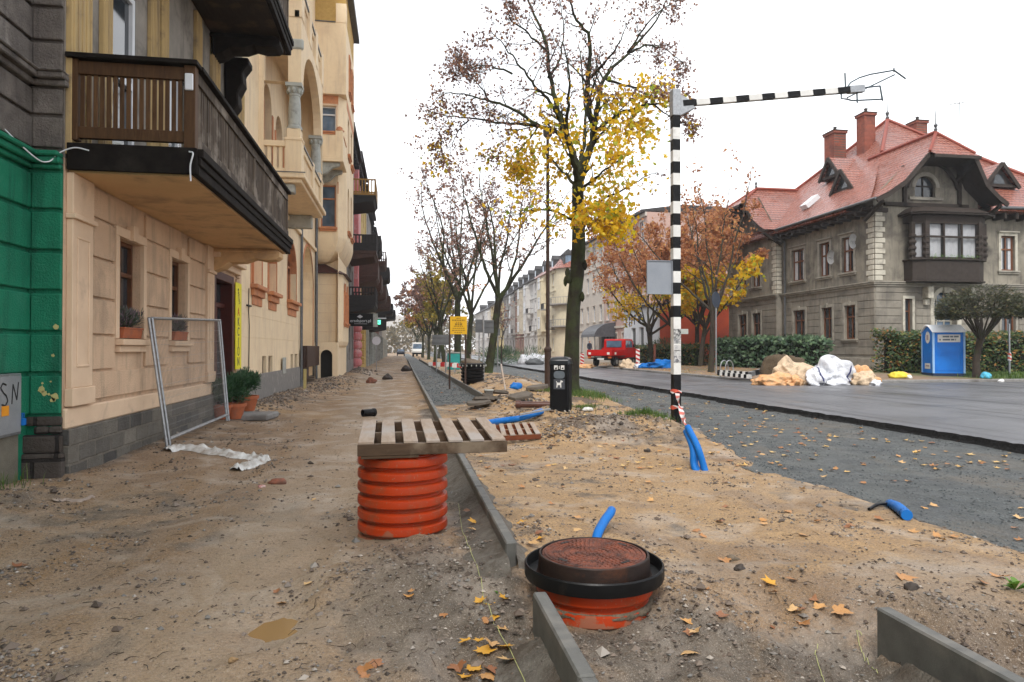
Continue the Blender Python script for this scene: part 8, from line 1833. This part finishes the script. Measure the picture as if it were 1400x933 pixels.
# person in dark clothes at the shop entrance
def person(c, rot, lab):
    J = {'pel':(0,0,.95),'wai':(0,0,1.10),'che':(0,.02,1.35),'nec':(0,.02,1.50),'hea':(0,-.02,1.62),'top':(0,-.02,1.74),
      'shL':(-.19,.01,1.42),'elL':(-.26,.03,1.14),'haL':(-.24,-.10,.90),'shR':(.19,.01,1.42),'elR':(.26,.03,1.14),'haR':(.24,-.10,.90),
      'hiL':(-.09,0,.90),'knL':(-.11,-.08,.50),'anL':(-.11,.03,.09),'toL':(-.12,-.14,.05),'hiR':(.09,0,.90),'knR':(.11,.03,.50),'anR':(.12,.12,.09),'toR':(.13,-.04,.05)}
    E = [('pel','wai'),('wai','che'),('che','nec'),('nec','hea'),('hea','top'),('che','shL'),('shL','elL'),('elL','haL'),('che','shR'),('shR','elR'),('elR','haR'),('pel','hiL'),('hiL','knL'),('knL','anL'),('anL','toL'),('pel','hiR'),('hiR','knR'),('knR','anR'),('anR','toR')]
    rad = {'pel':.15,'wai':.14,'che':.16,'nec':.06,'hea':.10,'top':.09,'shL':.08,'shR':.08,'elL':.055,'elR':.055,'haL':.045,'haR':.045,'hiL':.10,'hiR':.10,'knL':.07,'knR':.07,'anL':.05,'anR':.05,'toL':.045,'toR':.045}
    ks = list(J); me = bpy.data.meshes.new('person'); me.from_pydata([J[k] for k in ks],[(ks.index(a),ks.index(b)) for a,b in E],[]); o = bpy.data.objects.new('person_tmp',me); COL.objects.link(o)
    md = o.modifiers.new('s','SKIN'); o.modifiers.new('u','SUBSURF').levels = 1
    for i,k in enumerate(ks): me.skin_vertices[0].data[i].radius = (rad[k],rad[k]*(.75 if k in ('che','wai','pel') else 1))
    me.skin_vertices[0].data[0].use_root = True
    m2 = bpy.data.meshes.new_from_object(o.evaluated_get(bpy.context.evaluated_depsgraph_get())); bpy.data.objects.remove(o)
    m2.materials.clear()
    for m_ in (mk('navy jacket',(.02,.025,.05),(.015,.02,.035),6,.8),mk('dark trousers',(.03,.03,.045),(.02,.02,.03),6,.85),mk('skin',(.45,.25,.17),(.40,.22,.15),8,.6),mk('dark hair',(.02,.014,.01),(.03,.02,.014),8,.7)): m2.materials.append(m_)
    for p in m2.polygons:
        q = p.center; p.material_index = 1 if q.z < .93 and abs(q.x) < .2 else 0
        if q.z > 1.52: p.material_index = 2 if (q.y < -.03 and q.z < 1.70) else 3
        if q.z < .94 and abs(q.x) > .2: p.material_index = 2
    m2.polygons.foreach_set('use_smooth',[True]*len(m2.polygons))
    o = bpy.data.objects.new('person',m2); COL.objects.link(o); o.location = c; o.rotation_euler = (0,0,rot); return tag(o,lab,'person')
c = atd(806,489,78); c.z = VZ(c.x,c.y)+.1; person(c, R(20), 'person in dark clothes standing by the canopied entrance of the pink house').scale = (1.15,)*3

# things by the median trees further off
c = atd(620,503,52); c.z = HG(c.x,c.y); root = thing('site_cabin','small teal cabin box behind the thick tree by the yellow sign','cabin',c); mb = MB(); mb.box(c.x-.45,c.y-.45,c.z,c.x+.45,c.y+.45,c.z+1.25); mb.build('cabin_wall', mk('teal panel',(.03,.38,.34),(.02,.30,.28),4,.5), root, bevel=.03, recalc=True); mb = MB(); mb.box(c.x-.5,c.y-.5,c.z+1.252,c.x+.5,c.y+.5,c.z+1.34); mb.build('cabin_roof', PALE, root)
for px, d, lab in ((600,50,'red and white barrier lying by the far median trees, leftmost'),(611,47,'red and white barrier below the teal cabin'),(634,44,'red and white barrier between yellow sign and black tub')):
    c = atd(px,505,d); c.z = HG(c.x,c.y); root = thing('site_barrier',lab,'barrier',c,'barriers by the median trees'); w_ = 1.5
    for k in range(5): x = c.x-w_/2+k*w_/5; mb = MB(); mb.box(x,c.y-.02,c.z+.35,x+w_/5,c.y+.02,c.z+.62); mb.build('band', RED if k % 2 else WHITEM, root)
    for x in (c.x-w_*.4,c.x+w_*.4): mb = MB(); mb.box(x-.03,c.y+.021,c.z-.05,x+.03,c.y+.08,c.z+.6); mb.build('leg', GALV, root)
# ------------------------------------------------------------------ trees
BARK = mk('dark mossy bark', (.030,.026,.016), (.018,.014,.010), 5, .95, 0, 1.0, 22, .04, stain=(.045,.060,.018), sscale=1.6, samt=(.42,.68))
BARKG = mk('grey brown bark', (.060,.046,.034), (.035,.027,.021), 6, .95, 0, .8, 22, .03, stain=(.05,.06,.025), sscale=1.4)
YEL = leafmat('yellow maple leaves', [(0,(.62,.34,.010)),(.35,(.80,.52,.015)),(.7,(.85,.62,.03)),(.85,(.58,.54,.04)),(1,(.28,.38,.03))], .55)
MAUVE = leafmat('withered brown leaves', [(0,(.12,.065,.055)),(.5,(.26,.145,.12)),(.85,(.36,.20,.15)),(1,(.46,.22,.07))], .4)
RUSTL = leafmat('rust brown leaves', [(0,(.28,.10,.04)),(.5,(.48,.20,.085)),(.85,(.58,.28,.12)),(1,(.60,.34,.10))], .5)
OLIVE = leafmat('olive yellow leaves', [(0,(.13,.13,.02)),(.5,(.34,.27,.03)),(1,(.50,.36,.05))], .35)
def leaf_at(mb, p, s, rng):
    n = Vector((rng.gauss(0,1),rng.gauss(0,1),rng.gauss(.3,1))).normalized(); a = n.orthogonal().normalized(); t = rng.random()*6.28; a = (a*math.cos(t)+n.cross(a)*math.sin(t)); b = n.cross(a)
    c_ = n*s*.18
    mb.add([p, p+(a*.18+b*.34)*s+c_, p+(a*.42+b*.52)*s-c_*.4, p+(a*.55+b*.26)*s, p+(a*1.0)*s-c_, p+(a*.55-b*.26)*s, p+(a*.42-b*.52)*s-c_*.4, p+(a*.18-b*.34)*s+c_], [(0,1,2,3),(0,3,4,5),(0,5,6,7)])
def branch(tm, p, d, L, r, lvl, rng, tips, grav=.0, spread=.7, n=7, wig=.16):
    pts = [p.copy()]; rad = [r]; k = max(4, int(L/.35)); q = p.copy(); dd = d.normalized()
    for i in range(k):
        dd = (dd+Vector((rng.gauss(0,wig),rng.gauss(0,wig),rng.gauss(0,wig)+grav))).normalized(); q = q+dd*(L/k); pts.append(q.copy()); rad.append(max(.004,r*(1-.82*(i+1)/k)))
    tm.tube(pts, rad, 6 if r > .03 else (4 if r > .012 else 3), False)
    for i in range(1,k+1):
        if lvl <= 1 or i > k*.5: tips.append((pts[i], lvl, (pts[i]-pts[i-1]).normalized()))
    if lvl > 0:
        m_ = max(2,int(n*(.6+.4*rng.random())))
        for j in range(m_):
            t = .25+.75*(j+rng.random())/m_; i = min(k-1,int(t*k)); q = pts[i].lerp(pts[i+1], t*k-i if t*k-i < 1 else 1)
            dl = (pts[i+1]-pts[i]).normalized(); s_ = dl.orthogonal().normalized(); a = rng.random()*6.28; s_ = s_*math.cos(a)+dl.cross(s_)*math.sin(a)
            branch(tm, q, dl*(1-spread*.45)+s_*spread+Vector((0,0,.12)), L*rng.uniform(.32,.55)*(1.15-.45*t), rad[i]*rng.uniform(.42,.6), lvl-1, rng, tips, grav, spread, n, wig*1.1)
def limb(tm, pts, r0, r1, rng, tips, sub=2, n=9, spread=.75, Ls=None, grav=.02):
    P = [Vector(p) for p in pts]; Q = []
    P2 = [P[0]*2-P[1]]+P+[P[-1]*2-P[-2]]
    for i in range(1,len(P2)-2):
        for k in range(5):
            t = k/5; a,b,c,d = P2[i-1],P2[i],P2[i+1],P2[i+2]; q = .5*((2*b)+(c-a)*t+(2*a-5*b+4*c-d)*t*t+(3*b-a-3*c+d)*t**3)
            Q.append(q+Vector((rng.gauss(0,.02),rng.gauss(0,.02),rng.gauss(0,.02))))
    Q.append(P[-1]); m = len(Q); rad = [r0+(r1-r0)*(i/(m-1))**.8 for i in range(m)]
    tm.tube(Q, rad, 9 if r0 > .08 else 6, False)
    tot = sum((b-a).length for a,b in zip(Q,Q[1:])); L0 = Ls or tot*.45
    for j in range(n):
        t = .22+.78*(j+rng.random())/n; f = t*(m-1); i = min(m-2,int(f)); q = Q[i].lerp(Q[i+1],min(1,f-i)); dl = (Q[i+1]-Q[i]).normalized(); s_ = dl.orthogonal().normalized(); a = rng.random()*6.28; s_ = s_*math.cos(a)+dl.cross(s_)*math.sin(a)
        branch(tm, q, dl*.6+s_*spread+Vector((0,0,.15)), L0*rng.uniform(.45,.9)*(1.15-.5*t), max(.010,rad[i]*.5), sub-1, rng, tips, grav, .75, 6)
    return Q
def big_maple():
    D = 21.4; rng = random.Random(42); base = atd(779,531,D); base.z = H(base.x,base.y)-.1
    root = thing('maple_tree', 'large maple with yellow lower leaves, bare withered top and dark mossy trunk', 'tree', base)
    F = Vector((math.sin(YAW),math.cos(YAW),0))
    def P(px,py,dep=0): return atd(px,py,D+dep)
    tm = MB(); tips = []
    tr = [base-Vector((0,0,.2)), base+Vector((.03,0,.35)), P(782,470), P(784,420), P(789,375), P(791,340), P(791,311), P(790,270), P(790,250)]
    tm.tube(tr, [.40,.27,.23,.215,.222,.22,.205,.19,.18], 16, False)
    for (px,py,dp,r_) in ((777,380,-.2,.09),(776,372,-.2,.08),(796,405,-.2,.07),(800,362,-.15,.06),(773,384,-.1,.06)): q = P(px,py,dp); tm.lathe(q-Vector((0,0,.1)), [(.02,-.08),(r_,0),(r_*1.1,.1),(r_*.6,.2),(.02,.24)], 8)
    L = [
     ([(790,252,0),(789,230,.1),(778,195,.3),(765,160,.4),(752,106,.6),(745,53,.7),(726,11,1.0),(712,-40,1.2)],.15,.02),
     ([(790,252,0),(800,225,-.2),(811,184,-.3),(804,140,-.4),(804,106,-.5),(806,53,-.8),(784,20,-1.1),(775,-40,-1.3)],.16,.02),
     ([(811,184,-.3),(834,166,-.6),(855,152,-.9),(894,143,-1.2),(918,147,-1.5)],.085,.015),
     ([(811,178,-.3),(818,140,-.1),(826,106,.2),(858,74,.6),(897,28,1.1),(915,-10,1.4)],.10,.015),
     ([(776,192,.3),(760,182,.5),(738,173,.8),(710,170,1.2),(681,168,1.5),(645,163,1.8),(608,158,2.0),(582,152,2.2)],.085,.010),
     ([(738,173,.8),(715,158,.9),(692,145,.9),(668,138,.8),(640,131,.7),(610,128,.6),(590,140,.4)],.065,.008),
     ([(640,165,1.8),(628,178,2.0),(618,200,2.2),(612,222,2.3)],.03,.006),
     ([(700,100,-1),(672,92,-.8),(648,92,-.6),(620,98,-.3)],.035,.006),
     ([(668,138,.8),(652,112,.6),(635,98,.4)],.03,.006),
     ([(894,143,-1.2),(915,160,-1.4),(935,168,-1.4)],.03,.006),
     ([(858,74,.6),(880,40,.4),(910,10,.3),(930,-10,.2)],.04,.008),
     ([(738,173,.8),(720,195,1.1),(700,215,1.3),(688,240,1.4)],.035,.006),
     ([(765,162,.4),(752,140,-.1),(731,117,-.6),(712,92,-1.1),(692,66,-1.6),(672,45,-2)],.07,.012),
     ([(791,306,0),(775,297,-.3),(752,288,-.6),(724,288,-1.0),(700,296,-1.3)],.06,.01),
     ([(792,295,0),(812,280,.4),(840,265,.8),(873,246,1.3),(900,235,1.6)],.065,.01),
     ([(791,270,0),(800,255,-.6),(818,240,-1.3),(842,222,-2.0),(866,205,-2.6)],.065,.01),
     ([(790,262,0),(778,244,.6),(760,225,1.3),(745,208,2.0),(722,200,2.7)],.07,.01),
     ([(790,255,0),(795,215,1.0),(800,175,1.9),(798,120,2.6),(790,60,3.1)],.11,.015),
     ([(790,250,0),(782,215,-1.0),(775,165,-1.9),(778,115,-2.5),(770,60,-3.0)],.10,.015),
     ([(804,110,-.5),(822,92,-1.2),(845,62,-2),(860,30,-2.4)],.06,.01),
     ([(752,106,.6),(765,80,1.2),(770,40,1.9),(765,0,2.3)],.055,.01),
     ([(746,70,.7),(728,50,.2),(700,28,-.4),(690,0,-.8)],.05,.01),
     ([(860,72,.6),(885,62,.9),(915,72,1.2),(940,95,1.4)],.045,.008),
     ([(826,108,.2),(860,120,.5),(900,118,.9),(935,118,1.2)],.05,.008),
     ([(791,300,0),(802,306,-.5),(822,312,-1.0),(845,315,-1.3)],.045,.008),
    ]
    for i, (pts, r0, r1) in enumerate(L): limb(tm, [P(*q) for q in pts], r0, r1, rng, tips, 3 if i < 13 or i > 20 else 2, 12 if i < 7 else 9, Ls=1.7 if i in (0,1,3,11,12) else 1.3)
    tm.build('trunk', BARK, root, smooth=60)
    ym, mm = MB(), MB()
    for p, lvl, d in tips:
        # picture-free rule: low crown and inner right side keep yellow leaves
        z = p.z; lat = (p-base).dot(Vector((math.cos(YAW),-math.sin(YAW),0)))
        yl = sm(9.5,7.4,z+.5*noise.noise(p*.6)-.22*lat)
        yl *= sm(3.1,1.9,lat)*(.13+.87*sm(-2.3,-.7,lat)); yl *= .45+.55*sm(5.2,6.4,z)
        if rng.random() < yl*.88:
            for _ in range(rng.choice([1,2,2,3])): leaf_at(ym, p+Vector((rng.gauss(0,.27),rng.gauss(0,.27),rng.gauss(-.06,.22))), rng.uniform(.11,.19), rng)
        elif rng.random() < .36-.22*yl:
            for _ in range(rng.choice([1,1,1,2])): leaf_at(mm, p+Vector((rng.gauss(0,.12),rng.gauss(0,.12),rng.gauss(-.05,.12))), rng.uniform(.06,.115), rng)
            if z < 9.5 and rng.random() < .12: leaf_at(ym, p, rng.uniform(.10,.16), rng)
    ym.build('yellow_foliage', YEL, root); mm.build('withered_foliage', MAUVE, root)
    return len(tips)
big_maple()
def tree(name, label, x, y, h, r0, seed, mats, fork=.35, lean=(0,0), dens=1.0, lsize=.13, bark=None, nl=6, spread=.75, group=None, up=.9, low=None, z=None, sub=2, crown_frac=1.0, per=(1,2,3)):
    rng = random.Random(seed); base = Vector((x,y,HG(x,y)-.08 if z is None else z)); root = thing(name,label,'tree',base,group); tm = MB(); tips = []
    top = base+Vector((lean[0],lean[1],h*fork)); mid = base.lerp(top,.5)+Vector((rng.gauss(0,.06),rng.gauss(0,.06),0))
    tm.tube([base-Vector((0,0,.2)),base+Vector((0,0,.25)),mid,top], [r0*1.45,r0*1.08,r0*.92,r0*.8], 12, False)
    for i in range(nl):
        a = 6.283*(i+rng.random()*.7)/nl; out = rng.uniform(.35,1)*spread; L = h*(1-fork)*rng.uniform(.75,1.08)*(1 if i else 1.05); hd = Vector((math.cos(a)*out,math.sin(a)*out,up+.5*rng.random())).normalized()
        s0 = top if i < nl*.6 else base.lerp(top,rng.uniform(.72,.98)); pts = [s0]; d = hd.copy()
        for k in range(4): d = (d+Vector((rng.gauss(0,.14),rng.gauss(0,.14),.16))).normalized(); pts.append(pts[-1]+d*L/4)
        limb(tm, pts, r0*rng.uniform(.40,.62), .012, rng, tips, sub, 9, Ls=L*.36)
    tm.build('trunk', bark or BARK, root, smooth=60)
    mbs = [MB() for _ in mats]
    for p, lvl, d in tips:
        if rng.random() > dens: continue
        f = (p.z-base.z)/h; k = 0
        if len(mats) > 1: k = 1 if f < (low or .55)+.12*noise.noise(p*.5) else 0
        for _ in range(rng.choice(per)): leaf_at(mbs[k], p+Vector((rng.gauss(0,.1),rng.gauss(0,.1),rng.gauss(0,.1))), lsize*rng.uniform(.7,1.3), rng)
    for k, m_ in enumerate(mats):
        if mbs[k].f: mbs[k].build('crown', m_, root)
    return root
G1 = 'street trees along the median'
def onmed(px, d, X=None): p = atd(px,505,d); return p.x, p.y
x_, y_ = onmed(668,36.5); tree('street_tree','forked maple with withered leaves leaning behind the grey two part sign',x_,y_,12.2,.22,3,[MAUVE],.34,(.55,0),.75,.13,nl=6,spread=.75,group=G1)
x_, y_ = onmed(640,46); tree('street_tree','twin stemmed tree behind the black tub',x_,y_,13.5,.19,5,[MAUVE,RUSTL],.30,(.25,.2),.7,.15,nl=6,spread=.75,group=G1,low=.42)
x_, y_ = onmed(625.5,54); tree('street_tree','thick straight trunked tree right behind the yellow sign',x_,y_,16.5,.28,8,[MAUVE,RUSTL],.33,(0,0),.7,.17,nl=7,spread=.8,group=G1,low=.42)
x_, y_ = onmed(608,66); tree('street_tree','thin bare tree left of the yellow sign with few orange leaves',x_,y_,13,.22,9,[MAUVE,RUSTL],.36,(-.5,0),.45,.17,nl=6,spread=.7,group=G1,low=.5)
for i,(px,d,h,mt,lab) in enumerate(((595,82,12,[OLIVE],'yellowish tree far on the median beside the wide grey sign'),(586,100,12,[MAUVE,OLIVE],'far median tree with yellow lower crown, left of the yellowish one'),(578,122,13,[RUSTL],'rust coloured far tree near the white van'),(600,112,14,[MAUVE],'bare brownish tree far behind the wide grey sign'),(570,150,14,[MAUVE,OLIVE],'hazy farthest tree above the white van'))):
    x_, y_ = onmed(px,d); tree('street_tree',lab,x_,y_,h,.22,20+i,mt,.28,(0,0),.8,.34,nl=6,spread=.8,group=G1,z=0,sub=2,low=.6,per=(2,3))
G2 = 'roadside trees on the right'
c = atd(972,505,36.5); tree('roadside_tree','slender nearly bare tree with few rust leaves in front of the villa',c.x,c.y,11.0,.15,31,[RUSTL],.30,(.1,0),.34,.15,BARKG,nl=7,spread=.95,group=G2)
c = atd(958,494,46); tree('roadside_tree','golden yellow tree behind the slender bare one',c.x,c.y,9.5,.17,33,[RUSTL,YEL],.28,(.3,0),1,.24,BARKG,nl=7,spread=1.0,group=G2,low=.68,up=.65,per=(3,4,5))
c = atd(925,492,49); tree('roadside_tree','broad rust brown tree with yellow lower branches before the orange wall',c.x,c.y,11.8,.19,37,[RUSTL,YEL],.24,(-.3,0),.9,.17,BARKG,nl=10,spread=1.1,group=G2,low=.50,up=.55,per=(3,4,5))
c = atd(893,490,54); tree('roadside_tree','rust brown spreading tree in front of the low white shop',c.x,c.y,12.2,.19,41,[RUSTL,YEL],.24,(-.4,0),.9,.17,BARKG,nl=10,spread=1.2,group=G2,low=.42,up=.5,per=(3,4,5))
c = atd(950,492,54); tree('roadside_tree','dense rust brown tree behind the striped post',c.x,c.y,12.4,.19,43,[RUSTL],.25,(.2,0),1,.18,BARKG,nl=9,spread=1.1,group=G2,up=.6,per=(3,3,4))
c = atd(686,495,62); tree('young_tree','small thin bare young tree before the pale yellow house',c.x,c.y,6,.07,47,[MAUVE],.4,(0,0),.15,.15,BARKG,nl=4,spread=.5)
# topiary tree
def topiary():
    c = atd(1335,514,30.0); c.z = VZ(c.x,c.y)-.05; rng = random.Random(51); root = thing('topiary_tree','round topped clipped tree with a thin brown green crown right of the toilet','tree',c); tm = MB(); tips = []
    top = c+Vector((.22,0,1.75)); tm.tube([c,c+Vector((-.02,0,.7)),c+Vector((.08,0,1.3)),top],[.19,.14,.13,.15],10,False)
    cr = c+Vector((.35,0,2.95)); rx, rzz = 1.78, 1.12; fm = MB(); tw = MB()
    for i in range(22):
        a = 6.283*i/22+rng.uniform(-.2,.2); el = rng.uniform(.15,1.2); e = cr+Vector((math.cos(a)*rx*.85*math.cos(el),math.sin(a)*rx*.85*math.cos(el),rzz*.85*math.sin(el)-.1)); m_ = top.lerp(e,.5)+Vector((rng.gauss(0,.1),rng.gauss(0,.1),-.12)); tm.tube([top-Vector((0,0,.1)),m_,e],[.055,.035,.012],6,False)
    for _ in range(15000):
        u = Vector((rng.gauss(0,1),rng.gauss(0,1),rng.gauss(0,1))).normalized()
        if u.z < -.45: continue
        k = 1-.45*rng.random()**1.6; f = 1+.09*noise.noise(u*3); p = cr+Vector((u.x*rx,u.y*rx,u.z*rzz*(1 if u.z>0 else .62)))*k*f
        d = (u+Vector((rng.gauss(0,.5),rng.gauss(0,.5),rng.gauss(.2,.5)))).normalized(); l = rng.uniform(.08,.20)
        if rng.random() < .6: q = d.orthogonal().normalized()*l*.28; fm.add([p,p+d*l*.5+q,p+d*l,p+d*l*.5-q],[(0,1,2,3)])
        else: q = d.orthogonal().normalized()*.009; tw.add([p-q,p+q,p+d*l*1.4+q*.4,p+d*l*1.4-q*.4],[(0,1,2,3)])
    tm.build('trunk', BARKG, root, smooth=60); tw.build('twigs', BARK, root); fm.build('crown', leafmat('topiary leaves',[(0,(.022,.026,.010)),(.5,(.05,.06,.02)),(.85,(.10,.095,.035)),(1,(.13,.08,.03))],.25), root)
topiary()
# climbing shrub / bush at the orange wall
rng = random.Random(61); c = atd(912,492,57); mb = MB(); bush(mb,(c.x,c.y,1.2),(1.6,1.0,1.2),1600,.35,.04,rng,.6); o = mb.build('shrub',HEDG,loc=(c.x,c.y,.3)); tag(o,'green shrub at the foot of the orange red wall','shrub')
# distant trees closing the street
FARL = leafmat('distant brown green foliage',[(0,(.09,.08,.05)),(.5,(.16,.13,.07)),(1,(.26,.19,.09))],.3)
def far_wood():
    rng = random.Random(71); mb = MB()
    for _ in range(6000):
        x, y = rng.uniform(-40,70), rng.uniform(240,300); z = 12*rng.random()**.7*(1+.35*noise.noise(Vector((x*.12,0,0)))); leaf_at(mb, Vector((x,y,z)), rng.uniform(.9,1.6), rng)
    o = mb.build('distant_wood', FARL); tag(o,'hazy mass of trees closing the street in the distance','trees',kind='stuff')
far_wood()

# thin autumn air
hz = NT('thin haze'); hz.n.remove(hz.b); _v = hz.node('ShaderNodeVolumePrincipled'); _v.inputs['Color'].default_value = (.93,.95,.98,1); _v.inputs['Density'].default_value = .0006; _v.inputs['Anisotropy'].default_value = .2
hz.link(_v.outputs[0], hz.n['Material Output'].inputs['Volume'])
mb = MB(); mb.box(-160,-40,-2,170,400,32); o = mb.build('haze', hz.mat); o['kind'] = 'stuff'; o['label'] = 'thin pale autumn haze hanging in the street air'
